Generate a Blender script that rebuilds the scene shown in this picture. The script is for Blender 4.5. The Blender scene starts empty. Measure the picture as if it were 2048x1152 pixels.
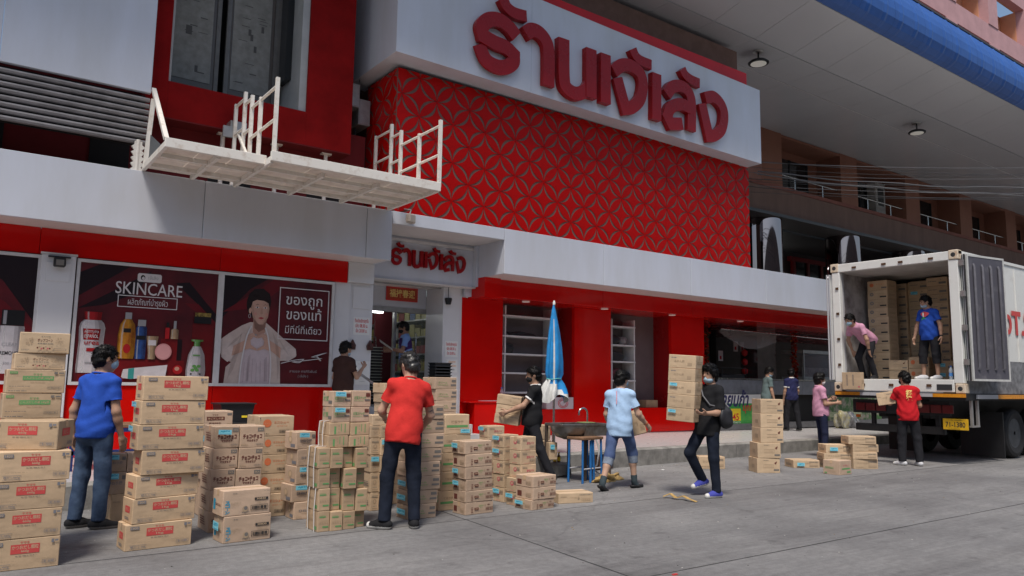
import bpy, bmesh, math, random
import numpy as np
from mathutils import Matrix, Vector

# ------------------------------------------------------------------ camera, world, sun, exposure
SC = bpy.context.scene
COL = SC.collection
cam_data = bpy.data.cameras.new('camera')
cam = bpy.data.objects.new('camera', cam_data)
COL.objects.link(cam)
cam_data.sensor_width = 36.0
cam_data.lens = 26.895
cam_data.clip_start = 0.05
cam_data.clip_end = 2000.0
cam.matrix_world = Matrix(((0.80658842, -0.08375669, -0.5851495, 0.0),
                           (-0.59091837, -0.08881973, -0.801827, 0.0),
                           (0.01518556, 0.99251996, -0.12113434, 1.46),
                           (0, 0, 0, 1)))
SC.camera = cam

SUN_ELEV, SUN_AZ = math.radians(62), math.radians(224)      # azimuth clockwise from +Y: the sun stands behind and left of the camera
world = bpy.data.worlds.new('World')
SC.world = world
world.use_nodes = True
wn = world.node_tree.nodes
sky = wn.new('ShaderNodeTexSky')
sky.sky_type = 'NISHITA'
sky.sun_disc = False
sky.sun_elevation = SUN_ELEV
sky.sun_rotation = SUN_AZ
sky.air_density = 1.2
sky.dust_density = 2.0
sky.ozone_density = 1.0
world.node_tree.links.new(sky.outputs[0], wn['Background'].inputs[0])
wn['Background'].inputs[1].default_value = 0.13
sun_data = bpy.data.lights.new('sun', 'SUN')
sun_data.energy = 3.6
sun_data.angle = math.radians(13)
sun_data.color = (1.0, 0.94, 0.86)
sun = bpy.data.objects.new('sun', sun_data)
COL.objects.link(sun)
sdir = Vector((math.sin(SUN_AZ) * math.cos(SUN_ELEV), math.cos(SUN_AZ) * math.cos(SUN_ELEV), math.sin(SUN_ELEV)))
sun.rotation_euler = sdir.to_track_quat('Z', 'Y').to_euler()
sun.location = sdir * 40
SC.view_settings.view_transform = 'Standard'
SC.view_settings.look = 'None'
SC.view_settings.exposure = 0.0
SC.view_settings.gamma = 1.0
SC.view_settings.use_curve_mapping = False
SC.cycles.max_bounces = 8
SC.cycles.use_denoising = True

random.seed(7)
RNG = np.random.default_rng(7)
R_ = math.radians

# ------------------------------------------------------------------ materials
MATS = {}
def mat(name, col, rough=0.6, metal=0.0, spec=0.5, var=0.0, scale=6.0, col2=None, bump=0.0, bscale=60.0, coat=0.0,
        emit=None, estr=0.0, trans=0.0, ior=1.45, alpha=1.0, rand=0.0, detail=5.0, contrast=(0.35, 0.65), streak=None):
    if name in MATS:
        return MATS[name]
    m = bpy.data.materials.new(name)
    m.use_nodes = True
    nt = m.node_tree; N = nt.nodes; L = nt.links
    b = N['Principled BSDF']
    b.inputs['Roughness'].default_value = rough
    b.inputs['Metallic'].default_value = metal
    b.inputs['Specular IOR Level'].default_value = spec
    b.inputs['Coat Weight'].default_value = coat
    b.inputs['Coat Roughness'].default_value = 0.08
    b.inputs['IOR'].default_value = ior
    b.inputs['Transmission Weight'].default_value = trans
    b.inputs['Alpha'].default_value = alpha
    c4 = (*col, 1)
    b.inputs['Base Color'].default_value = c4
    m.diffuse_color = c4
    src = None
    if var > 0 or bump > 0:
        tc = N.new('ShaderNodeTexCoord')
        co = tc.outputs['Object']
        if streak:
            mp = N.new('ShaderNodeMapping'); mp.inputs['Scale'].default_value = streak
            L.new(co, mp.inputs['Vector']); co = mp.outputs['Vector']
    if var > 0:
        nz = N.new('ShaderNodeTexNoise'); nz.inputs['Scale'].default_value = scale; nz.inputs['Detail'].default_value = detail
        nz.inputs['Roughness'].default_value = 0.6
        L.new(co, nz.inputs['Vector'])
        mr = N.new('ShaderNodeMapRange'); mr.inputs['From Min'].default_value = contrast[0]; mr.inputs['From Max'].default_value = contrast[1]
        L.new(nz.outputs['Fac'], mr.inputs['Value'])
        mx = N.new('ShaderNodeMix'); mx.data_type = 'RGBA'
        if col2 is None:
            col2 = tuple(c * (1 - var) for c in col)
        mx.inputs['A'].default_value = c4
        mx.inputs['B'].default_value = (*col2, 1)
        L.new(mr.outputs['Result'], mx.inputs['Factor'])
        src = mx.outputs['Result']
        rr = N.new('ShaderNodeMapRange'); rr.inputs['To Min'].default_value = max(0.0, rough - 0.06); rr.inputs['To Max'].default_value = min(1, rough + 0.08)
        L.new(nz.outputs['Fac'], rr.inputs['Value']); L.new(rr.outputs['Result'], b.inputs['Roughness'])
    if rand > 0:
        oi = N.new('ShaderNodeObjectInfo')
        hs = N.new('ShaderNodeHueSaturation')
        m1 = N.new('ShaderNodeMapRange'); m1.inputs['To Min'].default_value = 1 - rand; m1.inputs['To Max'].default_value = 1 + rand * 0.6
        L.new(oi.outputs['Random'], m1.inputs['Value']); L.new(m1.outputs['Result'], hs.inputs['Value'])
        if src is not None: L.new(src, hs.inputs['Color'])
        else: hs.inputs['Color'].default_value = c4
        src = hs.outputs['Color']
    if src is not None:
        L.new(src, b.inputs['Base Color'])
    if bump > 0:
        nb = N.new('ShaderNodeTexNoise'); nb.inputs['Scale'].default_value = bscale; nb.inputs['Detail'].default_value = 4
        L.new(co, nb.inputs['Vector'])
        bp = N.new('ShaderNodeBump'); bp.inputs['Strength'].default_value = bump; bp.inputs['Distance'].default_value = 0.01
        L.new(nb.outputs['Fac'], bp.inputs['Height']); L.new(bp.outputs['Normal'], b.inputs['Normal'])
    if emit is not None:
        b.inputs['Emission Color'].default_value = (*emit, 1)
        b.inputs['Emission Strength'].default_value = estr
    MATS[name] = m
    return m

RED = mat('red_panel', (0.62, 0.005, 0.003), rough=0.12, coat=0.0, spec=0.32, var=0.16, scale=0.9, bump=0.10, bscale=1.6)
REDL = mat('red_lattice', (0.50, 0.004, 0.003), rough=0.4, spec=0.12, var=0.15, scale=1.5)
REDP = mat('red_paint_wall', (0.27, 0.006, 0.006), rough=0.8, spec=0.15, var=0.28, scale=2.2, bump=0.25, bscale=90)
REDS = mat('red_sign_acrylic', (0.31, 0.005, 0.007), rough=0.25, spec=0.3, var=0.1, scale=3)
WPAN = mat('white_cladding', (0.60, 0.62, 0.69), rough=0.3, spec=0.4, var=0.10, scale=1.6, col2=(0.54, 0.55, 0.59), detail=9, streak=(1.0, 1.0, 0.22))
WSOF = mat('white_soffit', (0.66, 0.62, 0.60), rough=0.35, spec=0.4, var=0.1, scale=2)
WTIL = mat('white_pillar_tile', (0.68, 0.67, 0.68), rough=0.3, var=0.06, scale=2)
WFRM = mat('white_frame', (0.62, 0.60, 0.60), rough=0.45, var=0.12, scale=7)
GRYB = mat('grey_backing', (0.20, 0.125, 0.105), rough=0.85, spec=0.08, var=0.2, scale=5)
DARK = mat('dark_void', (0.012, 0.011, 0.011), rough=0.8)
BLACK = mat('black_plastic', (0.015, 0.015, 0.017), rough=0.45, var=0.2, scale=12)
STEELW = mat('white_painted_steel', (0.74, 0.70, 0.64), rough=0.5, var=0.5, scale=9, col2=(0.55, 0.46, 0.38), contrast=(0.52, 0.78), bump=0.12, bscale=40)
RUSTY = mat('rust', (0.10, 0.045, 0.02), rough=0.9, var=0.4, scale=20)
LOUV = mat('louver_metal', (0.30, 0.29, 0.30), rough=0.45, metal=0.3, var=0.3, scale=5)
STEEL = mat('stainless', (0.55, 0.55, 0.55), rough=0.25, metal=1.0, var=0.2, scale=15)
CHROME = mat('mirror_steel', (0.34, 0.28, 0.28), rough=0.04, metal=1.0)
CONC = mat('concrete', (0.30, 0.285, 0.26), rough=0.9, var=0.42, scale=5, bump=0.4, bscale=35, detail=9)
TILEW = mat('porch_tile', (0.52, 0.50, 0.49), rough=0.28, var=0.15, scale=4)
ORNG = mat('terracotta_wall', (0.27, 0.115, 0.075), rough=0.8, var=0.12, scale=1.5, bump=0.1)
BRWN = mat('brown_wall', (0.22, 0.13, 0.10), rough=0.8, var=0.2, scale=2.0, bump=0.15, bscale=20, streak=(1, 1, 0.25))
BROWNR = mat('brown_rim', (0.26, 0.095, 0.07), rough=0.8, var=0.2, scale=2)
PINK = mat('pink_wall', (0.52, 0.30, 0.31), rough=0.85, var=0.15, scale=1.5)
PEACH = mat('peach_wall', (0.62, 0.30, 0.18), rough=0.85, var=0.1, scale=1.5)
GLASSD = mat('dark_glass', (0.02, 0.022, 0.024), rough=0.08, spec=0.6)
ALUM = mat('aluminium', (0.42, 0.41, 0.40), rough=0.4, metal=0.6, var=0.2, scale=8)
SOFP = mat('awning_soffit', (0.47, 0.475, 0.50), rough=0.18, spec=0.5, var=0.06, scale=0.4)
BLUEM = mat('blue_roof_sheet', (0.03, 0.105, 0.36), rough=0.45, spec=0.5, var=0.15, scale=1.2)
WIRE = mat('wire', (0.03, 0.03, 0.032), rough=0.5)
WIREG = mat('wire_grey', (0.085, 0.085, 0.09), rough=0.5)
LAMPW = mat('lamp_glass', (0.75, 0.73, 0.68), rough=0.3, emit=(1, 0.95, 0.85), estr=0.12)
TUBE = mat('lit_tube', (0.9, 0.9, 0.9), emit=(0.95, 1.0, 0.98), estr=9.0)

# ------------------------------------------------------------------ objects and tags
def tag(o, label=None, cat=None, group=None, kind=None):
    if label: o['label'] = label
    if cat: o['category'] = cat
    if group: o['group'] = group
    if kind: o['kind'] = kind
    return o

def empty(name, loc=(0, 0, 0), rz=0.0, label=None, cat=None, group=None, parent=None):
    o = bpy.data.objects.new(name, None)
    o.empty_display_size = 0.1
    COL.objects.link(o)
    o.location = loc
    o.rotation_euler = (0, 0, rz)
    if parent: o.parent = parent
    return tag(o, label, cat, group)

def link(name, me, parent=None, loc=(0, 0, 0), rot=(0, 0, 0), scale=(1, 1, 1)):
    o = bpy.data.objects.new(name, me)
    COL.objects.link(o)
    o.location = loc; o.rotation_euler = rot; o.scale = scale
    if parent: o.parent = parent
    return o

def copy_tree(o, parent=None):
    c = o.copy()
    COL.objects.link(c)
    c.parent = parent
    for ch in list(o.children):
        copy_tree(ch, c)
    return c

class MB:
    """collects shapes into one mesh"""
    def __init__(s):
        s.v = []; s.f = []; s.m = []; s.mats = []; s.smooth = []
    def mi(s, m):
        if m not in s.mats: s.mats.append(m)
        return s.mats.index(m)
    def add(s, verts, faces, m, smooth=False):
        b = len(s.v); k = s.mi(m)
        s.v.extend([tuple(map(float, v)) for v in verts])
        for f in faces:
            s.f.append(tuple(b + i for i in f)); s.m.append(k); s.smooth.append(smooth)
        return s
    def box(s, lo, hi, m, M=None):
        x0, y0, z0 = lo; x1, y1, z1 = hi
        v = [(x0, y0, z0), (x1, y0, z0), (x1, y1, z0), (x0, y1, z0), (x0, y0, z1), (x1, y0, z1), (x1, y1, z1), (x0, y1, z1)]
        if M is not None: v = [M @ Vector(p) for p in v]
        return s.add(v, [(0, 3, 2, 1), (4, 5, 6, 7), (0, 1, 5, 4), (1, 2, 6, 5), (2, 3, 7, 6), (3, 0, 4, 7)], m)
    def bevbox(s, lo, hi, m, r=0.01, M=None):
        """box with chamfered edges"""
        x0, y0, z0 = lo; x1, y1, z1 = hi
        vs = []; 
        def P(sx, sy, sz, ax):
            p = [x1 if sx else x0, y1 if sy else y0, z1 if sz else z0]
            sg = (sx, sy, sz)
            for i in range(3):
                if i != ax: p[i] += -r if sg[i] else r
            return tuple(p)
        idx = {}
        for sx in (0, 1):
            for sy in (0, 1):
                for sz in (0, 1):
                    for ax in range(3):
                        idx[(sx, sy, sz, ax)] = len(vs); vs.append(P(sx, sy, sz, ax))
        F = []
        for ax in range(3):
            o1, o2 = [i for i in range(3) if i != ax]
            for sd in (0, 1):
                q = []
                for a, b in ((0, 0), (1, 0), (1, 1), (0, 1)):
                    k = [0, 0, 0]; k[ax] = sd; k[o1] = a; k[o2] = b
                    q.append(idx[(*k, ax)])
                F.append(q)
        for ax in range(3):
            o1, o2 = [i for i in range(3) if i != ax]
            for a in (0, 1):
                for b in (0, 1):
                    k0 = [0, 0, 0]; k0[o1] = a; k0[o2] = b
                    k1 = list(k0); k1[ax] = 1
                    F.append([idx[(*k0, o1)], idx[(*k0, o2)], idx[(*k1, o2)], idx[(*k1, o1)]])
        for sx in (0, 1):
            for sy in (0, 1):
                for sz in (0, 1):
                    F.append([idx[(sx, sy, sz, a)] for a in range(3)])
        c = Vector(((x0 + x1) / 2, (y0 + y1) / 2, (z0 + z1) / 2))
        G = []
        for f in F:
            pts = [Vector(vs[i]) for i in f]
            n = (pts[1] - pts[0]).cross(pts[2] - pts[0])
            if n.dot(sum(pts, Vector()) / len(pts) - c) < 0: f = f[::-1]
            G.append(tuple(f))
        if M is not None: vs = [M @ Vector(p) for p in vs]
        return s.add(vs, G, m)
    def tube(s, pts, r, m, n=8, caps=True, smooth=True, closed=False):
        pts = [Vector(p) for p in pts]
        rs = r if isinstance(r, (list, tuple)) else [r] * len(pts)
        rings = []; up = None
        for i, p in enumerate(pts):
            if closed: d = pts[(i + 1) % len(pts)] - pts[i - 1]
            else: d = pts[min(i + 1, len(pts) - 1)] - pts[max(i - 1, 0)]
            d.normalize()
            if up is None: up = Vector((0, 0, 1)) if abs(d.z) < 0.9 else Vector((1, 0, 0))
            a = d.cross(up)
            if a.length < 1e-5: a = d.orthogonal()
            a.normalize(); b = a.cross(d); b.normalize(); up = b
            rings.append([p + (a * math.cos(2 * math.pi * k / n) + b * math.sin(2 * math.pi * k / n)) * rs[i] for k in range(n)])
        v = [q for r_ in rings for q in r_]; f = []
        K = len(pts) if closed else len(pts) - 1
        for i in range(K):
            j = (i + 1) % len(pts)
            for k in range(n):
                f.append((i * n + k, j * n + k, j * n + (k + 1) % n, i * n + (k + 1) % n))
        s.add(v, f, m, smooth)
        if caps and not closed:
            s.add(rings[0], [tuple(range(n))], m); s.add(rings[-1], [tuple(reversed(range(n)))], m)
        return s
    def cyl(s, p0, p1, r, m, n=16, r2=None, smooth=True):
        return s.tube([p0, p1], [r, r if r2 is None else r2], m, n, True, smooth)
    def lathe(s, prof, c, m, n=20, axis='Z', smooth=True):
        """profile [(radius, height)] about an axis through c"""
        v = []; f = []
        for (r, h) in prof:
            for k in range(n):
                a = 2 * math.pi * k / n
                p = (r * math.cos(a), r * math.sin(a), h)
                if axis == 'Y': p = (p[0], p[2], p[1])
                if axis == 'X': p = (p[2], p[0], p[1])
                v.append((p[0] + c[0], p[1] + c[1], p[2] + c[2]))
        for i in range(len(prof) - 1):
            for k in range(n):
                q = (i * n + k, i * n + (k + 1) % n, (i + 1) * n + (k + 1) % n, (i + 1) * n + k)
                f.append(q if axis != 'Y' else q[::-1])
        s.add(v, f, m, smooth)
        s.add(v[:n], [tuple(range(n))[::-1] if axis != 'Y' else tuple(range(n))], m)
        s.add(v[-n:], [tuple(range(n)) if axis != 'Y' else tuple(range(n))[::-1]], m)
        return s
    def bar(s, p0, p1, w, h, m, up=(0, 0, 1)):
        p0 = Vector(p0); p1 = Vector(p1); d = (p1 - p0).normalized(); u = Vector(up)
        a = d.cross(u)
        if a.length < 1e-4: a = d.cross(Vector((0, 1, 0)))
        a.normalize(); b = a.cross(d).normalized(); a *= w / 2; b *= h / 2
        v = [p0 - a - b, p0 + a - b, p0 + a + b, p0 - a + b, p1 - a - b, p1 + a - b, p1 + a + b, p1 - a + b]
        return s.add(v, [(0, 1, 2, 3), (7, 6, 5, 4), (0, 4, 5, 1), (1, 5, 6, 2), (2, 6, 7, 3), (3, 7, 4, 0)], m)
    def prism(s, poly, y0, y1, m, M=None):
        """polygon in XZ (counter-clockwise as seen from -Y) extruded from y0 (front) to y1"""
        n = len(poly)
        v = [(x, y0, z) for x, z in poly] + [(x, y1, z) for x, z in poly]
        f = [tuple(range(n)), tuple(range(2 * n - 1, n - 1, -1))] + [(i, n + i, n + (i + 1) % n, (i + 1) % n) for i in range(n)]
        if M is not None: v = [M @ Vector(p) for p in v]
        return s.add(v, f, m)
    def mesh(s, me, m, M=None):
        v = [(M @ p.co) if M is not None else p.co for p in me.vertices]
        return s.add(v, [tuple(p.vertices) for p in me.polygons], m)
    def data(s, name='mesh'):
        me = bpy.data.meshes.new(name)
        me.from_pydata(s.v, [], s.f)
        for m in s.mats: me.materials.append(m)
        me.polygons.foreach_set('material_index', s.m)
        me.polygons.foreach_set('use_smooth', s.smooth)
        me.update()
        return me
    def build(s, name, parent=None, fix=False, **k):
        me = s.data(name)
        if fix:
            bm = bmesh.new(); bm.from_mesh(me); bmesh.ops.recalc_face_normals(bm, faces=bm.faces); bm.to_mesh(me); bm.free()
        return link(name, me, parent, **k)

def plate(name, parent, lo, hi, m, r=0.0):
    b = MB()
    (b.bevbox(lo, hi, m, r) if r > 0 else b.box(lo, hi, m))
    return b.build(name, parent)

# ------------------------------------------------------------------ flat lettering
_TXT = {}
TMP = bpy.data.scenes.new('lettering_bench')      # a bare bench scene so that lettering converts quickly; removed at the end
def text_mesh(body, size=1.0, bold=0.0, align='CENTER', extrude=0.0, space=1.0, shear=0.0):
    key = (body, size, bold, align, extrude, space, shear)
    if key in _TXT: return _TXT[key]
    c = bpy.data.curves.new('lettering', 'FONT')
    c.body = body; c.size = size; c.offset = bold; c.align_x = align; c.align_y = 'CENTER'
    c.extrude = extrude; c.resolution_u = 3; c.space_character = space; c.shear = shear
    o = bpy.data.objects.new('lettering', c)
    TMP.collection.objects.link(o)
    with bpy.context.temp_override(scene=TMP, view_layer=TMP.view_layers[0]):
        dg = bpy.context.evaluated_depsgraph_get()
        me = bpy.data.meshes.new_from_object(o.evaluated_get(dg))
    bpy.data.objects.remove(o)
    _TXT[key] = me
    return me

FRONT = Matrix(((1, 0, 0, 0), (0, 0, -1, 0), (0, 1, 0, 0), (0, 0, 0, 1)))     # text plane xy -> xz facing -Y
def text_on(mb, body, x, z, y, size, m, bold=0.0, fit=None, align='CENTER', sx=1.0, shear=0.0):
    """lettering on a plane facing -Y; fit scales it to a width"""
    me = text_mesh(body, 1.0, bold, align, shear=shear)
    if not me.vertices: return
    xs = [v.co.x for v in me.vertices]
    w = max(xs) - min(xs)
    k = size
    kx = (fit / w) if fit else k * sx
    mb.mesh(me, m, Matrix.Translation((x, y, z)) @ FRONT @ Matrix.Diagonal((kx, k, 1, 1)))
# ================================================================== SETTING
def road_material():
    m = bpy.data.materials.new('road_concrete'); m.use_nodes = True
    nt = m.node_tree; N = nt.nodes; L = nt.links; b = N['Principled BSDF']
    tc = N.new('ShaderNodeTexCoord'); co = tc.outputs['Object']
    def noise(sc, det, vec=co, rough=0.6):
        n = N.new('ShaderNodeTexNoise'); n.inputs['Scale'].default_value = sc; n.inputs['Detail'].default_value = det
        n.inputs['Roughness'].default_value = rough; L.new(vec, n.inputs['Vector']); return n.outputs['Fac']
    def ramp(fac, stops):
        r = N.new('ShaderNodeValToRGB'); e = r.color_ramp.elements
        e[0].position, e[0].color = stops[0][0], (*stops[0][1], 1)
        e[1].position, e[1].color = stops[-1][0], (*stops[-1][1], 1)
        for p, c in stops[1:-1]:
            k = e.new(p); k.color = (*c, 1)
        L.new(fac, r.inputs['Fac']); return r.outputs['Color']
    def mix(a, bb, mode, f):
        x = N.new('ShaderNodeMix'); x.data_type = 'RGBA'; x.blend_type = mode; x.inputs['Factor'].default_value = f
        L.new(a, x.inputs['A']); L.new(bb, x.inputs['B']); return x.outputs['Result']
    big = ramp(noise(0.55, 8), [(0.3, (0.135, 0.130, 0.130)), (0.5, (0.185, 0.180, 0.178)), (0.7, (0.235, 0.228, 0.222))])
    mp = N.new('ShaderNodeMapping'); mp.inputs['Scale'].default_value = (0.5, 7.0, 1); mp.inputs['Rotation'].default_value = (0, 0, 0.6); L.new(co, mp.inputs['Vector'])
    streak = ramp(noise(3.0, 7, mp.outputs['Vector']), [(0.35, (0.78,) * 3), (0.65, (1.12,) * 3)])
    grain = ramp(noise(95, 5), [(0.3, (0.72,) * 3), (0.7, (1.25,) * 3)])
    spots = ramp(noise(3.2, 5), [(0.60, (1.0,) * 3), (0.72, (0.58, 0.56, 0.56))])
    pale = ramp(noise(2.3, 10, rough=0.75), [(0.62, (1.0,) * 3), (0.75, (1.35,) * 3)])
    crk = N.new('ShaderNodeTexVoronoi'); crk.feature = 'DISTANCE_TO_EDGE'; crk.inputs['Scale'].default_value = 0.35
    wv = N.new('ShaderNodeTexNoise'); wv.inputs['Scale'].default_value = 2.5; wv.inputs['Detail'].default_value = 8; L.new(co, wv.inputs['Vector'])
    vm = N.new('ShaderNodeMix'); vm.data_type = 'VECTOR'; vm.inputs['Factor'].default_value = 0.35; L.new(co, vm.inputs['A']); L.new(wv.outputs['Color'], vm.inputs['B']); L.new(vm.outputs['Result'], crk.inputs['Vector'])
    crack = ramp(crk.outputs['Distance'], [(0.0, (0.62,) * 3), (0.006, (1.0,) * 3)])
    wear = ramp(noise(14, 6, rough=0.7), [(0.35, (0.82,) * 3), (0.6, (1.1,) * 3)])
    c = mix(big, streak, 'MULTIPLY', 0.55); c = mix(c, crack, 'MULTIPLY', 0.6); c = mix(c, wear, 'MULTIPLY', 0.9); c = mix(c, grain, 'MULTIPLY', 0.8); c = mix(c, spots, 'MULTIPLY', 0.8); c = mix(c, pale, 'MULTIPLY', 0.7)
    mp2 = N.new('ShaderNodeMapping'); mp2.inputs['Scale'].default_value = (0.06, 0.9, 1); L.new(co, mp2.inputs['Vector'])
    track = ramp(noise(2.0, 4, mp2.outputs['Vector']), [(0.50, (1.0,) * 3), (0.64, (0.80, 0.79, 0.79))])
    c = mix(c, track, 'MULTIPLY', 0.9)
    oi = N.new('ShaderNodeObjectInfo'); mr_ = N.new('ShaderNodeMapRange'); mr_.inputs['To Min'].default_value = 0.92; mr_.inputs['To Max'].default_value = 1.08
    L.new(oi.outputs['Random'], mr_.inputs['Value']); hs_ = N.new('ShaderNodeHueSaturation'); L.new(mr_.outputs['Result'], hs_.inputs['Value']); L.new(c, hs_.inputs['Color']); c = hs_.outputs['Color']
    L.new(c, b.inputs['Base Color'])
    b.inputs['Roughness'].default_value = 0.82
    bp = N.new('ShaderNodeBump'); bp.inputs['Strength'].default_value = 0.35; bp.inputs['Distance'].default_value = 0.006
    L.new(noise(60, 6), bp.inputs['Height']); L.new(bp.outputs['Normal'], b.inputs['Normal'])
    return m
ROAD = road_material()
TAR = mat('tar_joint', (0.022, 0.021, 0.021), rough=0.85, var=0.4, scale=8)

ground = MB().add([(-400, -400, -0.02), (600, -400, -0.02), (600, 500, -0.02), (-400, 500, -0.02)], [(0, 1, 2, 3)], ROAD).build('ground')
tag(ground, 'grey concrete street reaching away from the shops', 'ground', kind='structure')
xj = [-23.4, -9.4, 4.55, 18.5, 32.5, 46.5]
yj = [-9.5, -6.75, -4.0, -1.25, 1.5, 4.25, 7.0, 11.6]
rngs = random.Random(3)
for i in range(len(xj) - 1):
    for j in range(len(yj) - 1):
        n = 14
        g = 0.008
        x0, x1, y0, y1 = xj[i] + g, xj[i + 1] - g, yj[j] + g, yj[j + 1] - g
        # slab outline with slightly chipped edges
        top = []
        for k in range(n): top.append((x0 + (x1 - x0) * k / n, y0 + rngs.uniform(0, 0.006)))
        for k in range(5): top.append((x1 - rngs.uniform(0, 0.006), y0 + (y1 - y0) * k / 5))
        for k in range(n): top.append((x1 - (x1 - x0) * k / n, y1 - rngs.uniform(0, 0.006)))
        for k in range(5): top.append((x0 + rngs.uniform(0, 0.006), y1 - (y1 - y0) * k / 5))
        N_ = len(top)
        sk = lambda p: (p[0] + (p[1] - 7) * 0.09 * (1 if abs(p[0] - 4.55) < 0.2 else 0), p[1])
        top = [sk(p) for p in top]
        v = [(x, y, 0.0) for x, y in top] + [(x, y, -0.018) for x, y in top]
        MB().add(v, [tuple(range(N_))] + [(a, N_ + a, N_ + (a + 1) % N_, (a + 1) % N_) for a in range(N_)], ROAD).build('slab', ground)
for y in yj[1:-1]:
    plate('tar_joint', ground, (-23, y - 0.012, -0.018), (46, y + 0.012, -0.003), TAR)
for x in xj[1:-1]:
    for j in range(len(yj) - 1):
        s_ = 0.09 if x == 4.55 else 0
        plate_b = MB()
        ya, yb = yj[j] + 0.014, yj[j + 1] - 0.014
        xa, xb = x + (ya - 7) * s_, x + (yb - 7) * s_
        plate_b.add([(xa - 0.012, ya, -0.004), (xa + 0.012, ya, -0.004), (xb + 0.012, yb, -0.004), (xb - 0.012, yb, -0.004)], [(0, 1, 2, 3)], TAR)
        plate_b.build('tar_joint', ground)

# raised pavement in front of the shops, with its kerb
kp = [(-9, 9.62, 0.28), (1.4, 9.64, 0.28), (7.95, 9.72, 0.29), (9.9, 9.84, 0.30), (13, 10.02, 0.28), (17, 10.28, 0.25), (23, 10.7, 0.22), (48, 12.4, 0.2)]
pv = MB()
top = [(x, y + 0.16, z) for x, y, z in kp]
v = top + [(x, 18.5, z) for x, y, z in kp]
n = len(kp)
pv.add(v, [(i, i + 1, n + i + 1, n + i) for i in range(n - 1)], TILEW)
pavement = tag(pv.build('pavement'), 'pale tiled pavement raised along the shop fronts', 'pavement', kind='structure')
kb = MB()
for i in range(n - 1):
    (x0, y0, z0), (x1, y1, z1) = kp[i], kp[i + 1]
    m_ = max(1, int((x1 - x0) / 2.2))
    for k in range(m_):
        a, b_ = k / m_, (k + 1) / m_
        P = lambda t, dy, z: (x0 + (x1 - x0) * t, y0 + (y1 - y0) * t + dy, z)
        za, zb = z0 + (z1 - z0) * a + 0.004, z0 + (z1 - z0) * b_ + 0.004
        e = 0.003 / (x1 - x0)
        vv = [P(a + e, 0.012, -0.015), P(b_ - e, 0.012, -0.015), P(b_ - e, 0, zb - 0.025), P(a + e, 0, za - 0.025),
              P(a + e, 0.03, za), P(b_ - e, 0.03, zb), P(b_ - e, 0.2, zb), P(a + e, 0.2, za)]
        kk = MB().add(vv, [(0, 1, 2, 3), (3, 2, 5, 4), (4, 5, 6, 7)], CONC)
        kk.build('kerb_stone', pavement)
# drain grating in the kerb face
dg_ = empty('drain_grating', (9.0, 9.72, 0.0), 0.05, 'rusty barred drain grating set in the kerb by the sink', 'drain')
plate('recess', dg_, (-0.28, -0.012, 0.03), (0.28, 0.02, 0.262), DARK)
plate('lintel', dg_, (-0.31, -0.03, 0.262), (0.31, 0.03, 0.302), CONC)
for k in range(11):
    plate('bar', dg_, (-0.26 + k * 0.05, -0.03, 0.02), (-0.245 + k * 0.05, -0.012, 0.262), RUSTY)

# ================================================================== THE SHOP BUILDING
shop = empty('shop_building', (0, 12, 0.28), 0, 'red and white clad shop building with a long white fascia', 'building')
def W(o):                        # children of the shop keep world coordinates
    o.parent = shop; o.location = o.location - shop.location
    return o
def sp(name, lo, hi, m, r=0.0):
    return W(plate(name, None, lo, hi, m, r))

YF, YR, YW = 12.0, 12.66, 13.3
# fascia in cladding panels with open joints; the left run, the strip over the door, the right run
ZT = 4.43; ZB = 3.54
for a, b_ in zip([-6.0, -3.1, -0.3, 2.93, 5.63], [-3.1, -0.3, 2.93, 5.63, 6.12]):
    sp('fascia_panel', (a + 0.004, YF, ZB), (b_ - 0.004, YF + 0.06, ZT), WPAN, 0.006)
for a, b_ in zip([8.56, 11.2, 14.0, 16.9, 19.9], [11.2, 14.0, 16.9, 19.9, 23.0]):
    sp('fascia_panel', (a + 0.004, YF, ZB), (b_ - 0.004, YF + 0.06, ZT), WPAN, 0.006)
sp('fascia_panel', (6.124, YF, 4.205), (8.556, YF + 0.06, ZT), WPAN, 0.006)
sp('roof_ledge', (-6, YF + 0.062, ZT - 0.03), (19.9, 16.0, ZT - 0.005), GRYB)
sp('roof_ledge', (19.902, YF + 0.062, ZT - 0.03), (23.0, 14.69, ZT - 0.005), GRYB)
sp('soffit', (-6, YF + 0.062, ZB + 0.003), (6.12, YR + 0.02, ZB + 0.02), WSOF)
sp('soffit', (8.62, YF + 0.062, ZB + 0.003), (23.0, YR + 0.3, ZB + 0.02), WSOF)
# canopy recess above the entrance
sp('canopy_soffit', (6.06, YF + 0.062, 4.212), (8.62, 13.02, 4.23), WSOF)
sp('canopy_cheek', (8.563, YF + 0.063, 3.545), (8.62, 13.13, 4.21), WPAN)
sp('canopy_cheek', (8.50, 12.9, 3.36), (8.558, 13.019, 4.205), WPAN)
sp('canopy_cheek', (6.06, YF + 0.062, 3.54), (6.119, 12.64, 4.21), WPAN)
sp('sign_wall', (6.02, 13.02, 3.36), (8.56, 13.12, 4.21), WPAN)
sp('cornice_strip', (6.12, 12.985, 4.10), (8.56, 13.018, 4.16), WFRM)
sp('door_soffit', (5.6, 12.99, 3.33), (8.62, 13.96, 3.357), WSOF)
sp('conduit', (6.2, 13.3, 3.30), (8.28, 13.33, 3.328), ALUM)
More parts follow.
